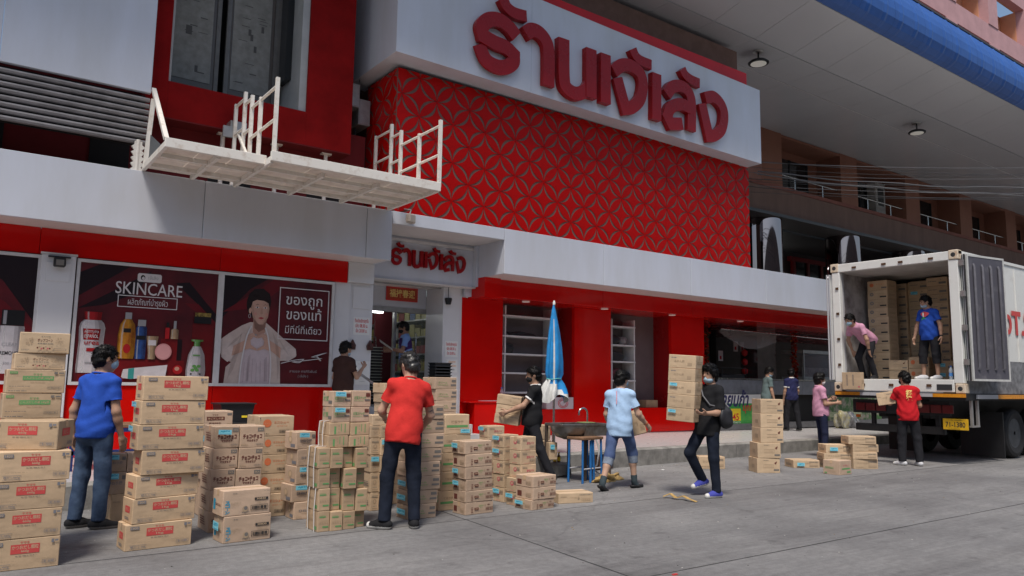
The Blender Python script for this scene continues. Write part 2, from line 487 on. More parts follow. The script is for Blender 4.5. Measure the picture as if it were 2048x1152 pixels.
# left wall: red band, white pilaster box, red plinth
for a, b_ in zip([-6, -2.6, 0.9, 3.4], [-2.6, 0.9, 3.4, 5.61]):
    sp('red_band_panel', (a + 0.003, YR, 3.16), (b_ - 0.003, YR + 0.08, ZB + 0.002), RED, 0.004)
    sp('red_plinth_panel', (a + 0.003, YR, 0.285), (b_ - 0.003, YR + 0.08, 1.315), RED, 0.004)
sp('pilaster_head', (5.615, YR - 0.02, 3.18), (6.115, 13.02, ZB), WTIL, 0.004)
sp('left_wall_core', (-6, YR + 0.09, 0.27), (5.4, YR + 0.3, ZB), GRYB)
sp('white_pillar', (0.935, YR - 0.05, 0.285), (1.365, YR + 0.085, 3.16), WTIL, 0.006)
sp('white_pillar', (5.40, YR + 0.05, 0.285), (5.70, 13.3, 3.20), WTIL, 0.006)
sp('white_pillar', (5.702, YR + 0.09, 0.285), (6.16, 13.9, 3.177), WTIL, 0.006)
sp('access_panel', (5.76, YR + 0.078, 2.72), (6.10, YR + 0.088, 3.12), WTIL, 0.003)
sp('access_panel', (1.0, YR - 0.062, 2.78), (1.30, YR - 0.052, 3.05), WTIL, 0.003)
sp('pillar_cap', (0.92, YR - 0.06, 3.162), (1.38, YR - 0.002, 3.19), WSOF)
# right: beam, red soffit, set-back red wall with two deep display niches
sp('red_beam', (8.56, YR, 3.14), (8.95, 13.28, ZB + 0.002), RED)
for a, b_ in zip([8.952, 11.9, 14.9, 17.4, 20.2], [11.9, 14.9, 17.4, 20.2, 23.0]):
    sp('red_beam', (a + 0.003, YR + 0.12, 3.17), (b_ - 0.003, YR + 0.2, ZB + 0.002), RED, 0.004)
sp('red_soffit', (8.952, YR + 0.203, 3.172), (23.0, YW + 0.8, 3.2), RED)
for x in (9.9, 12.2, 14.5, 17.2):
    d = MB().lathe([(0.085, 0.0), (0.085, 0.012), (0.07, 0.016)], (0, 0, 0), LAMPW, 20)
    o = d.build('downlight', None); o.location = (x, 13.05, 3.156); W(o)
sp('white_pillar', (7.93, 13.2, 0.285), (8.33, 13.9, 3.33), WTIL, 0.006)
sp('white_pillar', (8.332, 13.25, 0.285), (8.4, 13.85, 3.33), WTIL)
for lo, hi in (((8.4, 0.285), (9.48, 3.17)), ((11.5, 0.285), (12.64, 3.17)), ((14.74, 0.285), (15.9, 3.17)),
               ((9.482, 0.285), (11.498, 0.86)), ((12.642, 0.285), (14.738, 0.87))):
    sp('red_wall_panel', (lo[0], YW, lo[1]), (hi[0], YW + 0.1, hi[1]), RED, 0.004)
sp('red_ledge', (8.45, YW - 0.32, 1.02), (9.95, YW - 0.005, 1.05), RED, 0.004)
sp('red_cupboard', (8.6, YW - 0.3, 0.285), (9.9, YW - 0.006, 1.018), RED, 0.004)
sp('sign_wall_return', (8.404, 13.135, 3.175), (8.557, 13.9, 3.53), WPAN)
sp('wall_head', (8.56, 13.282, 3.205), (15.9, 13.5, ZB), RED)
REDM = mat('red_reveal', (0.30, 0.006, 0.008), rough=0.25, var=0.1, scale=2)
for x0, x1, z0, dep in ((9.48, 11.5, 0.86, 0.62), (12.64, 14.74, 0.87, 0.62)):
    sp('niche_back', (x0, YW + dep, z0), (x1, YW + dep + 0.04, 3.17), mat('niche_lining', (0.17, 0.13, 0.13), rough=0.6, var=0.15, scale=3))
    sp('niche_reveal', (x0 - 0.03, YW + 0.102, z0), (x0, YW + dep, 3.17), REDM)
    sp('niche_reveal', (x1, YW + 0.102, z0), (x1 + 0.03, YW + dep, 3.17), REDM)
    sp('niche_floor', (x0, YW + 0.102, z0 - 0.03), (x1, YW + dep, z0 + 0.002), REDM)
sp('side_wall', (15.9, YW + 0.002, 0.285), (16.0, 17.5, 3.17), RED)
# shelving units standing in the niches
def shelving(name, x0, x1, z0, z1, zs, label):
    t = empty(name, ((x0 + x1) / 2, YW + 0.35, z0), 0, label, 'shelving')
    w = (x1 - x0) / 2
    for x in (-w, -w + 0.12, w - 0.04):
        plate('upright', t, (x, -0.2, 0), (x + 0.035, 0.2, z1 - z0), WFRM)
    plate('back_panel', t, (-w, 0.2, 0), (w, 0.215, z1 - z0), MATS['niche_lining'])
    for z in zs:
        plate('shelf', t, (-w + 0.002, -0.215, z - z0), (w - 0.002, 0.199, z - z0 + 0.035), WFRM)
    return t
shelving('shelving_unit', 9.52, 11.05, 0.865, 3.1, [1.2, 1.62, 2.03, 2.42, 2.86], 'white open shelving in the niche behind the blue umbrella')
shelving('shelving_unit', 12.68, 13.6, 0.875, 3.0, [1.05, 1.5, 1.95, 2.35, 2.8], 'white shelving packed with dark bags in the niche right of the umbrella')
BAGM = [mat('bag_black', (0.018, 0.017, 0.02), rough=0.5, var=0.3, scale=9), mat('bag_maroon', (0.12, 0.02, 0.03), rough=0.6, var=0.4, scale=8), mat('bag_grey', (0.28, 0.26, 0.26), rough=0.6, var=0.4, scale=9)]
def lump(name, loc, sx, sy, sz, m, seed, parent=None, rough=0.25):
    """an irregular soft bundle"""
    rs = np.random.default_rng(seed)
    b = bmesh.new(); bmesh.ops.create_icosphere(b, subdivisions=3, radius=1.0)
    ph = rs.uniform(0, 6.28, (6, 3)); fr = rs.uniform(1.5, 5, (6, 3))
    for v in b.verts:
        p = v.co.copy(); d = 0
        for a, f in zip(ph, fr): d += math.sin(p.x * f[0] + a[0]) * math.sin(p.y * f[1] + a[1]) * math.sin(p.z * f[2] + a[2])
        k = 1 + rough * d * 0.6
        q = Vector([math.copysign(abs(c) ** 0.75, c) for c in p]) * k
        v.co = (q.x * sx, q.y * sy, max(q.z, -0.8) * sz + 0.8 * sz)
    me = bpy.data.meshes.new(name); b.to_mesh(me); b.free()
    me.materials.append(m)
    for p in me.polygons: p.use_smooth = True
    return link(name, me, parent, loc)
for i, (x, z, sx, sz, k, lab) in enumerate([
        (12.95, 2.387, 0.16, 0.13, 0, 'black bag on the top shelf of the bag shelving'),
        (13.27, 2.387, 0.11, 0.11, 2, 'grey and white bag next to the black bag on the top shelf'),
        (13.05, 1.987, 0.22, 0.13, 0, 'wide black bag on the second shelf of the bag shelving'),
        (13.05, 1.537, 0.24, 0.15, 1, 'maroon bag on the third shelf of the bag shelving'),
        (13.4, 1.537, 0.09, 0.11, 0, 'small black pouch beside the maroon bag on the shelf'),
        (13.0, 1.087, 0.2, 0.14, 0, 'black bag on the lowest shelf of the bag shelving'),
        (10.2, 2.457, 0.35, 0.05, 0, 'flat pile of dark cloth on the top shelf behind the umbrella'),
        (9.8, 2.067, 0.16, 0.13, 0, 'crumpled dark bag on the second shelf behind the umbrella'),
        (10.7, 1.657, 0.2, 0.03, 1, 'flat maroon folder on the third shelf behind the umbrella')]):
    tag(lump('bag', (x, YW + 0.3, z), sx, 0.14, sz, BAGM[k], 50 + i), lab, 'bag')
tag(plate('carton', None, (13.95, YW + 0.12, 0.876), (14.35, YW + 0.4, 1.05), mat('carton_dark', (0.40, 0.27, 0.16), rough=0.8, var=0.2, scale=8)),
    'small brown carton on the floor of the right niche', 'box')
tag(plate('leaflet', None, (8.85, YW - 0.28, 1.052), (9.4, YW - 0.05, 1.058), mat('leaflet', (0.5, 0.5, 0.58), var=0.4, scale=14)), 'printed leaflet lying on the red ledge by the entrance', 'paper')
# upper storey, left: white panel, louvres, red wall with a deep window
sp('upper_white_panel', (-6, 12.12, 5.66), (0.2, 12.2, 9.5), WPAN, 0.006)
sp('upper_white_panel', (0.208, 12.12, 5.66), (2.1, 12.2, 9.5), WPAN, 0.006)
for k in range(8):
    z = 5.60 - k * 0.094
    b_ = MB()
    prof = [(12.20, z + 0.005), (12.13, z - 0.02), (12.10, z - 0.05), (12.12, z - 0.078), (12.16, z - 0.086), (12.21, z - 0.06)]
    v = [(-6, y, zz) for y, zz in prof] + [(2.09, y, zz) for y, zz in prof]
    n = len(prof)
    b_.add(v, [(i, i + 1, n + i + 1, n + i) for i in range(n - 1)] + [(n - 1, 0, n, 2 * n - 1)], LOUV)
    b_.add(v[n:], [tuple(range(n))], LOUV)
    W(b_.build('louvre_slat', None, fix=True))
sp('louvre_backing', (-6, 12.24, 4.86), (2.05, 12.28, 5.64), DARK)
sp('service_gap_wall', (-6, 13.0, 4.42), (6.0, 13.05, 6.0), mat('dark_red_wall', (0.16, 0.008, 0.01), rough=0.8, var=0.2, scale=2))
for x0, x1 in ((-1.5, 0.35), (1.45, 2.0), (3.2, 3.9), (4.9, 5.6)):
    sp('vent_opening', (x0, 12.97, 4.5), (x1, 12.998, 5.2), DARK)
UY = 12.6
for lo, hi in (((2.1, 5.5), (2.42, 9.5)), ((4.68, 5.5), (5.53, 9.5)), ((2.422, 5.5), (4.678, 6.09))):
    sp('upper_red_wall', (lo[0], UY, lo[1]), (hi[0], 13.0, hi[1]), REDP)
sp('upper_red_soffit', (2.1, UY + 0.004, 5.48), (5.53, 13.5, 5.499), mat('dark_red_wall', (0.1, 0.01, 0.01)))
sp('window_reveal', (4.55, UY + 0.05, 6.09), (4.679, 13.8, 9.5), mat('grey_reveal', (0.45, 0.45, 0.44), rough=0.8, var=0.15, scale=3))
sp('window_reveal', (2.421, UY + 0.05, 6.09), (2.46, 13.8, 9.5), MATS['grey_reveal'])
sp('window_sill', (2.46, UY + 0.01, 6.06), (4.55, 13.8, 6.092), MATS['grey_reveal'])
sp('room_back', (2.3, 14.2, 5.6), (4.8, 14.3, 9.6), DARK)
WALU = mat('window_alloy', (0.17, 0.155, 0.14), rough=0.5, metal=0.3, var=0.2, scale=8)
win = W(empty('papered_window', (3.5, 13.5, 6.1)))
PAPER = mat('old_newspaper', (0.30, 0.29, 0.265), rough=0.9, var=0.35, scale=7, col2=(0.22, 0.21, 0.19), detail=9)
PRINTG = mat('newsprint', (0.10, 0.095, 0.09), rough=0.9)
for x0, x1 in ((-1.03, -0.12), (-0.02, 0.9)):
    plate('leaf_frame', win, (x0, -0.03, 0.03), (x0 + 0.07, 0.03, 3.4), WALU); plate('leaf_frame', win, (x1 - 0.07, -0.03, 0.03), (x1, 0.03, 3.4), WALU)
    plate('pane', win, (x0 + 0.07, 0.0, 0.03), (x1 - 0.07, 0.01, 3.4), mat('brown_glass', (0.085, 0.065, 0.05), rough=0.2))
    pp = plate('newspaper_sheet', win, (x0 + 0.11, -0.012, 0.42), (x1 - 0.13, -0.004, 3.3), PAPER)
    rq = random.Random(int(x0 * 50))
    nb = MB()
    for k in range(26):
        px, pz = rq.uniform(x0 + 0.15, x1 - 0.28), rq.uniform(0.5, 3.1)
        ww, hh = rq.choice([(0.1, 0.16), (0.05, 0.12), (0.12, 0.02), (0.14, 0.012), (0.16, 0.01)])
        nb.add([(px, -0.016 - k * 2e-5, pz), (px + ww, -0.016 - k * 2e-5, pz), (px + ww, -0.016 - k * 2e-5, pz + hh), (px, -0.016 - k * 2e-5, pz + hh)], [(0, 1, 2, 3)], PRINTG)
    o = nb.build('newsprint', pp); tag(o, kind='stuff')
plate('window_head', win, (-1.04, -0.035, 2.55), (1.04, 0.035, 2.62), WALU)
plate('side_pane', win, (0.94, -0.4, 0.7), (1.045, 0.02, 3.4), GLASSD)
plate('side_frame', win, (0.9, -0.04, 0.0), (0.94, 0.03, 3.4), WALU)
# block behind the lattice (keeps the recess dark)
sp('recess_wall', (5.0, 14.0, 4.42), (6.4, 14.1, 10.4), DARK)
sp('upper_core', (6.3, 12.3, 4.42), (16.3, 15.9, 10.3), GRYB)

# ------------------------------------------------------------------ pierced red screen of overlapping circles
screen = empty('lattice_screen', (6.18, 12.1, 4.44), 0, 'red screen pierced with a pattern of overlapping circles under the big sign', 'screen')
LW, LX, LZ = 10.24, 7.38 - 6.18, 4.82 - 4.44
PW = 0.74; PR = PW / 2
ZTL = 2.70
plate('backing', screen, (0.0, 0.008, 0), (LW, 0.12, ZTL), GRYB)
plate('side_backing', screen, (0.008, 0.121, 0), (0.10, 1.25, ZTL), GRYB)
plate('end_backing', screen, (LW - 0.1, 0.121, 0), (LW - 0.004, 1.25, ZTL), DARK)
def arc_pts(c, r, a0, a1, n): return [(c[0] + r * math.cos(a0 + (a1 - a0) * k / n), c[1] + r * math.sin(a0 + (a1 - a0) * k / n)) for k in range(n + 1)]
def petal_poly():                     # petal along +x+z diagonal, centred on origin, tips at +-PR/2
    t = PR / 2; out = []
    for (cx, cz), a0 in (((PR / 2, -PR / 2), math.pi / 2), ((-PR / 2, PR / 2), -math.pi / 2)):
        for k in range(9):
            a = a0 + (math.pi / 2) * k / 8
            rr = PR - 0.026 * math.sin(math.pi * k / 8) ** 0.8
            out.append((cx + rr * math.cos(a), cz + rr * math.sin(a)))
    return out
def star_poly():
    out = []
    for q in range(4):
        a = math.pi / 2 * q
        cx, cz = PR * (math.cos(a + math.pi / 4) * math.sqrt(2)), PR * (math.sin(a + math.pi / 4) * math.sqrt(2))
        # the neighbour circle's arc bounding the star between the tips at angle a and a+90
        s0 = math.atan2(PR * math.sin(a) - cz, PR * math.cos(a) - cx); s1 = math.atan2(PR * math.sin(a + math.pi / 2) - cz, PR * math.cos(a + math.pi / 2) - cx)
        d = (s1 - s0 + math.pi) % (2 * math.pi) - math.pi
        for k in range(8):
            b_ = s0 + d * k / 8
            rr = PR + 0.030 * math.sin(math.pi * k / 8) ** 2
            out.append((cx + rr * math.cos(b_), cz + rr * math.sin(b_)))
    return out
def clip(poly, lo, hi):
    for ax in (0, 1):
        for sgn, lim in ((1, lo[ax]), (-1, hi[ax])):
            out = []
            for i, p in enumerate(poly):
                q = poly[i - 1]
                ip, iq = sgn * (p[ax] - lim) >= 0, sgn * (q[ax] - lim) >= 0
                if ip != iq:
                    t = (lim - q[ax]) / (p[ax] - q[ax]); out.append((q[0] + (p[0] - q[0]) * t, q[1] + (p[1] - q[1]) * t))
                if ip: out.append(p)
            poly = out
            if len(poly) < 3: return []
    return poly
PET = petal_poly(); PET2 = [(-x, z) for x, z in PET][::-1]; STAR = star_poly()
def tidy(p):
    q = [a for i, a in enumerate(p) if math.dist(a, p[i - 1]) > 1e-4]
    return q
PET, PET2, STAR = tidy(PET), tidy(PET2), tidy(STAR)
shared = {}
def piece(kind, poly, cx, cz, width, M, par):
    w = [(x + cx, z + cz) for x, z in poly]
    c = clip(w, (0.003, 0.003), (width - 0.003, ZTL - 0.003))
    if len(c) < 3: return
    area = abs(sum(c[i - 1][0] * c[i][1] - c[i][0] * c[i - 1][1] for i in range(len(c)))) / 2
    if area < 0.002: return
    if len(c) == len(w) and all(math.dist(a, b_) < 1e-9 for a, b_ in zip(sorted(c), sorted(w))):
        key = id(poly)
        if key not in shared: shared[key] = MB().prism(poly, 0, 0.008, REDL).data(kind)
        me = shared[key]; T = M @ Matrix.Translation((cx, 0, cz))
    else:
        me = MB().prism(c, 0, 0.008, REDL).data(kind); T = M
    o = link(kind, me, par); o.matrix_local = T
def tile_pattern(width, offx, M, par):
    for i in range(-2, int(width / PW) + 3):
        for j in range(-1, 6):
            for (sx, sz) in ((PR, 0), (0, PR)):
                cx, cz = offx + i * PW + sx, LZ + j * PW + sz
                piece('star', STAR, cx, cz, width, M, par)
            # petals: two of each diagonal per node pair
            for (nx, nz) in ((0, 0), (PR, PR)):
                ax, az = offx + i * PW + nx, LZ + j * PW + nz
                piece('petal', PET, ax + PR / 2, az + PR / 2, width, M, par)
                piece('petal', PET2, ax + PR / 2, az - PR / 2, width, M, par)
tile_pattern(LW, LX, Matrix.Translation((0, -0.002, 0)), screen)
tile_pattern(1.22, 0.3, Matrix(((0, 1, 0, -0.002), (-1, 0, 0, 1.25), (0, 0, 1, 0), (0, 0, 0, 1))), screen)

# ------------------------------------------------------------------ the big sign
GLYPH = {
    'ro': [(8.434, 8.167), (8.266, 8.307), (8.032, 8.386), (7.777, 8.318), (7.63, 8.137), (7.668, 7.964), (7.928, 7.913), (8.216, 7.886), (8.393, 7.797), (8.384, 7.646), (8.223, 7.504), (7.995, 7.454), (7.745, 7.532), (7.594, 7.789)],
    'tho1': [(8.092, 8.851), (8.2, 8.706), (8.39, 8.645), (8.677, 8.663)],
    'aa': [(8.659, 8.293), (8.803, 8.416), (9.0, 8.423), (9.177, 8.305), (9.255, 8.07), (9.263, 7.372)],
    'no': [(9.636, 8.473), (9.656, 7.635), (9.749, 7.44), (9.993, 7.385), (10.24, 7.508), (10.389, 7.688)],
    'no2': [(10.393, 8.465), (10.397, 7.388)],
    'e1': [(10.805, 8.46), (10.806, 7.367)],
    'cho': [(11.048, 8.143), (11.281, 8.336), (11.578, 8.404), (11.865, 8.31), (11.954, 8.051), (11.86, 7.703), (11.61, 7.467), (11.425, 7.402), (11.178, 8.034)],
    'tho2': [(11.625, 8.81), (11.715, 8.677), (11.882, 8.609), (12.223, 8.598)],
    'e2': [(12.379, 8.432), (12.367, 7.346)],
    'lo': [(12.709, 8.02), (12.924, 8.258), (13.257, 8.34), (13.492, 8.232), (13.572, 7.978), (13.559, 7.35)],
    'lo2': [(13.519, 7.877), (13.191, 7.901), (12.868, 7.757), (12.735, 7.525), (12.862, 7.363), (13.241, 7.446)],
    'tho3': [(13.248, 8.775), (13.347, 8.659), (13.55, 8.591), (13.861, 8.574)],
    'ngo': [(14.047, 8.257), (14.37, 8.359), (14.657, 8.231), (14.76, 7.978), (14.658, 7.619), (14.39, 7.405), (14.202, 7.354), (13.955, 8.103)],
}
def catmull(p, n=6, corner=60):
    P = [Vector((a, b_)) for a, b_ in p]; out = []
    def sharp(i):
        if i <= 0 or i >= len(P) - 1: return True
        return (P[i] - P[i - 1]).angle(P[i + 1] - P[i]) > R_(corner)
    for i in range(len(P) - 1):
        a, b_ = P[i], P[i + 1]
        t0 = (b_ - a) if sharp(i) else (P[i + 1] - P[i - 1]) / 2
        t1 = (b_ - a) if sharp(i + 1) else (P[i + 2] - P[i]) / 2
        st = 1 if (sharp(i) and sharp(i + 1)) else n
        for k in range(st):
            t = k / st; t2, t3 = t * t, t * t * t
            out.append(a * (2 * t3 - 3 * t2 + 1) + t0 * (t3 - 2 * t2 + t) + b_ * (-2 * t3 + 3 * t2) + t1 * (t3 - t2))
    out.append(P[-1])
    return out
def ribbon(mb, pts, w, y0, y1, m, n=6):
    c = catmull(pts, n); L_, Rr = [], []
    for i, p in enumerate(c):
        d0 = (c[i] - c[i - 1]).normalized() if i > 0 else (c[1] - c[0]).normalized()
        d1 = (c[i + 1] - c[i]).normalized() if i < len(c) - 1 else d0
        d = (d0 + d1)
        d = d.normalized() if d.length > 1e-3 else d0
        k = min(1.0 / max(0.45, d.dot(d0)), 1.9)
        nrm = Vector((-d.y, d.x)) * w / 2 * k
        L_.append(p + nrm); Rr.append(p - nrm)
    K = len(c)
    dy = 0.0006
    v = [(p.x, y0 + i * dy, p.y) for i, p in enumerate(L_)] + [(p.x, y0 + i * dy, p.y) for i, p in enumerate(Rr)] + [(p.x, y1 - i * dy, p.y) for i, p in enumerate(L_)] + [(p.x, y1 - i * dy, p.y) for i, p in enumerate(Rr)]
    f = []
    for i in range(K - 1):
        f.append((i, K + i, K + i + 1, i + 1)); f.append((2 * K + i, 2 * K + i + 1, 3 * K + i + 1, 3 * K + i))
        f.append((i, i + 1, 2 * K + i + 1, 2 * K + i)); f.append((K + i, 3 * K + i, 3 * K + i + 1, K + i + 1))
    f.append((0, 2 * K, 3 * K, K)); f.append((K - 1, 2 * K - 1, 4 * K - 1, 3 * K - 1))
    return mb.add(v, f, m)
LETTERS = [('ro',), ('tho1',), ('aa',), ('no', 'no2'), ('e1',), ('cho',), ('tho2',), ('e2',), ('lo', 'lo2'), ('tho3',), ('ngo',)]
def lettering(parent, fx, fz, w, y0, y1, m):
    for grp in LETTERS:
        b_ = MB()
        for i, g in enumerate(grp):
            ribbon(b_, [(fx(x), fz(z)) for x, z in GLYPH[g]], w * (0.8 if g.startswith('tho') else 1), y0 + 0.002 * i, y1, m)
        b_.build('letter', parent)
sign = empty('shop_sign', (5.9, 11.66, 7.1), 0, 'big white sign box with raised red Thai letters above the red screen', 'sign')
sgx, sgy, sgz = sign.location
b_ = MB()
def signbox(x0, x1, name):
    zb = lambda x: 7.215 - (x - 5.9) * 0.0118
    zt = lambda x: 9.28 - (x - 5.9) * 0.022
    poly = [(x0 - sgx, zb(x0) - sgz), (x1 - sgx, zb(x1) - sgz), (x1 - sgx, zt(x1) - sgz), (x0 - sgx, zt(x0) - sgz)]
    MB().prism(poly, 0, 2.1, WPAN).build(name, sign)
for a, c in ((5.9, 8.9), (8.905, 12.3), (12.305, 16.36)): signbox(a, c, 'sign_panel')
plate('red_top', sign, (0.2, 0.2, 2.05), (10.2, 2.0, 2.4), RED)
lettering(sign, lambda x: x - sgx, lambda z: z - sgz, 0.29, -0.14, -0.001, REDS)
ssign = empty('entrance_sign', (6.6, 12.9, 3.6), 0, 'small raised red Thai letters on the white wall over the entrance', 'sign')
k_ = 1.66 / 7.3
lettering(ssign, lambda x: (x - 7.45) * k_, lambda z: (z - 7.3) * 0.29 + 0.02, 0.068, 0.05, 0.115, REDS)

# ------------------------------------------------------------------ steel loading platform over the entrance
plt_ = empty('loading_platform', (4.0, 11.2, 4.43), 0, 'white steel loading platform with railings jutting out above the fascia', 'platform')
PX, PY, PZ = plt_.location
def pp_(name, lo, hi, m=STEELW, r=0.0): return plate(name, plt_, tuple(a - b_ for a, b_ in zip(lo, (PX, PY, PZ))), tuple(a - b_ for a, b_ in zip(hi, (PX, PY, PZ))), m, r)
DECK = mat('deck_plate', (0.74, 0.66, 0.58), rough=0.6, var=0.3, scale=5, col2=(0.55, 0.46, 0.38), contrast=(0.45, 0.8))
for a, b_ in zip([2.06, 2.5, 2.94], [2.5, 2.94, 3.36]):
    for c, d in ((10.56, 10.95), (10.95, 11.35), (11.35, 11.98)): pp_('deck_sheet', (a + 0.004, c + 0.004, 4.475), (b_ - 0.004, d - 0.004, 4.49), DECK)  # rear row lengthened to the fascia to even out the shadow cast on it
for a, b_ in zip([3.36, 4.0, 4.65, 5.3], [4.0, 4.65, 5.3, 6.0]):
    for c, d in ((10.3, 10.75), (10.75, 11.2), (11.2, 11.98)): pp_('deck_sheet', (a + 0.004, c + 0.004, 4.475), (b_ - 0.004, d - 0.004, 4.49), DECK)  # rear row likewise lengthened for an even shadow on the fascia
pp_('edge_beam', (2.03, 10.50, 4.43), (3.36, 10.55, 4.56), STEELW, 0.005)
pp_('edge_beam', (3.34, 10.24, 4.43), (6.05, 10.29, 4.57), STEELW, 0.005)
pp_('edge_beam', (2.03, 10.552, 4.43), (2.08, 12.0, 4.52), STEELW, 0.005)
pp_('edge_beam', (3.335, 10.292, 4.40), (3.385, 12.0, 4.50), STEELW, 0.005)
pp_('edge_beam', (6.0, 10.292, 4.42), (6.05, 12.0, 4.52), STEELW, 0.005)
for x in (2.7, 4.2, 5.1): pp_('cross_beam', (x, 10.56, 4.41), (x + 0.05, 12.0, 4.473), STEELW)
for y in (11.0, 11.6): pp_('joist', (2.09, y, 4.42), (3.33, y + 0.05, 4.473), STEELW)
for y in (10.75, 11.25, 11.7): pp_('joist', (3.39, y, 4.42), (5.995, y + 0.04, 4.472), STEELW)
def rails(x, ys, tops, z0=4.5):
    for y, t in zip(ys, tops):
        b_ = MB().bar((x - PX, y - PY, z0 - PZ), (x - PX, y - PY, t - PZ), 0.05, 0.05, STEELW, up=(0, 1, 0)); b_.build('rail_post', plt_)
    for i in range(len(ys) - 1):
        zt = min(tops[i], tops[i + 1]) - 0.04
        for dz in (0.0, -0.48):
            b_ = MB().cyl((x - PX, ys[i] - PY + 0.02, zt + dz - PZ), (x - PX, ys[i + 1] - PY - 0.02, zt + dz - PZ), 0.022, STEELW, 8); b_.build('rail', plt_)
rails(6.03, [10.27, 10.95, 11.61, 11.98, 12.6], [5.60, 5.55, 5.78, 5.99, 5.93])
rails(3.40, [10.33, 11.03, 11.46, 11.82, 12.3], [5.66, 5.58, 5.74, 5.9, 5.84])
# hinged stay at the left with its mesh, braces and wall brackets
b_ = MB(); b_.bar((2.05 - PX, 10.55 - PY, 4.55 - PZ), (2.13 - PX, 12.1 - PY, 5.72 - PZ), 0.06, 0.05, STEELW); b_.build('stay', plt_)
b_ = MB(); b_.bar((2.05 - PX, 11.9 - PY, 4.45 - PZ), (2.1 - PX, 11.9 - PY, 5.5 - PZ), 0.06, 0.04, STEELW, up=(0, 1, 0)); b_.build('stay', plt_)
b_ = MB(); b_.bar((3.2 - PX, 10.75 - PY, 4.5 - PZ), (3.45 - PX, 12.4 - PY, 5.45 - PZ), 0.035, 0.035, STEELW); b_.build('brace', plt_)
pp_('bracket', (3.34, 12.35, 5.38), (3.6, 12.59, 5.58), ALUM)
pp_('bracket', (3.22, 12.3, 5.28), (3.4, 12.345, 5.46), ALUM)
MESHM = mat('grey_mesh', (0.10, 0.11, 0.12), rough=0.7)
b_ = MB().add([(2.055 - PX, 10.9 - PY, 4.56 - PZ), (2.085 - PX, 11.85 - PY, 4.56 - PZ), (2.085 - PX, 11.85 - PY, 4.95 - PZ)], [(0, 1, 2)], MESHM); b_.build('mesh_infill', plt_)
sptk = empty('spiked_post', (1.97, 12.06, 4.43), 0, 'white zigzag spiked post below the louvres', 'post')
poly = []
for k in range(5): poly += [(0.09, 0.02 + k * 0.085), (0.05, 0.05 + k * 0.085)]
poly = [(0.05, 0)] + poly + [(0.05, 0.44)] + [(-x, z) for x, z in reversed([(0.05, 0)] + poly + [(0.05, 0.44)])]
MB().prism(poly, -0.02, 0.02, STEELW).build('spikes', sptk, fix=True)
MB().cyl((0, 0, -0.002), (0, 0, 0.47), 0.03, STEELW, 10).build('pole', sptk)
for i, (x, lab) in enumerate(((3.35, 'short white pipe post below the red wall, left of three'), (4.25, 'short white pipe post below the red wall, middle of three'), (5.15, 'short white pipe post below the red wall, right of three'))):
    p_ = empty('pipe_post', (x, 12.8, 4.42), 0, lab, 'post', 'pipe posts behind the platform')
    MB().cyl((0, 0, 0), (0, 0, 1.03), 0.035, STEELW, 10).build('pipe', p_)
    plate('flange', p_, (-0.09, -0.05, 1.03), (0.09, 0.05, 1.055), STEELW)
# switch boxes and cables in the slot between wall and screen
for lo, hi, lab in (((5.66, 13.0, 6.55), (5.85, 13.12, 7.0), 'upper grey switch box in the dark slot beside the red screen'), ((5.86, 13.05, 6.25), (6.1, 13.2, 6.75), 'lower grey switch box in the dark slot beside the red screen')):
    e_ = empty('switch_box', ((lo[0] + hi[0]) / 2, hi[1], lo[2]), 0, lab, 'switch box')
    w_, d_, h_ = (hi[0] - lo[0]) / 2, hi[1] - lo[1], hi[2] - lo[2]
    plate('casing', e_, (-w_, -d_, 0), (w_, 0.9, h_), ALUM, 0.005); plate('lid', e_, (-w_ + 0.02, -d_ - 0.01, 0.02), (w_ - 0.02, -d_ - 0.0005, h_ - 0.02), ALUM, 0.003)
for i, x in enumerate((5.7, 5.78, 5.92)):
    o = MB().tube([(x, 13.3, 4.5), (x + 0.02, 13.28, 5.3), (x - 0.01, 13.3, 6.0), (x + 0.03, 13.25, 7.2)], 0.012, WIREG, 6).build('power_cable')
    tag(o, ['leftmost thin cable running up the dark slot', 'middle thin cable running up the dark slot', 'rightmost thin cable running up the dark slot'][i], 'cable', 'cables in the slot')
fl = empty('floodlight', (6.42, 11.9, 4.36), 0.4, 'small beige floodlight hanging at the platform corner', 'light')
MB().bevbox((-0.09, -0.06, -0.13), (0.09, 0.05, 0.03), mat('beige_plastic', (0.42, 0.36, 0.30), rough=0.6), 0.02).build('housing', fl)
MB().tube([(0.0, 0.03, 0.02), (0.05, 0.03, 0.12), (0.06, 0.2, 0.16)], 0.014, ALUM, 6).build('bracket', fl)

# steps up to the entrance
for k in range(4):
    st = plate('entrance_step', None, (5.75, 12.3 + k * 0.3, 0.29), (8.3, 14.4, 0.29 + 0.165 * (k + 1)), TILEW, 0.008) if k < 3 else plate('entrance_step', None, (6.16, 13.2, 0.29), (7.93, 14.6, 0.95), TILEW, 0.008)
    W(st)

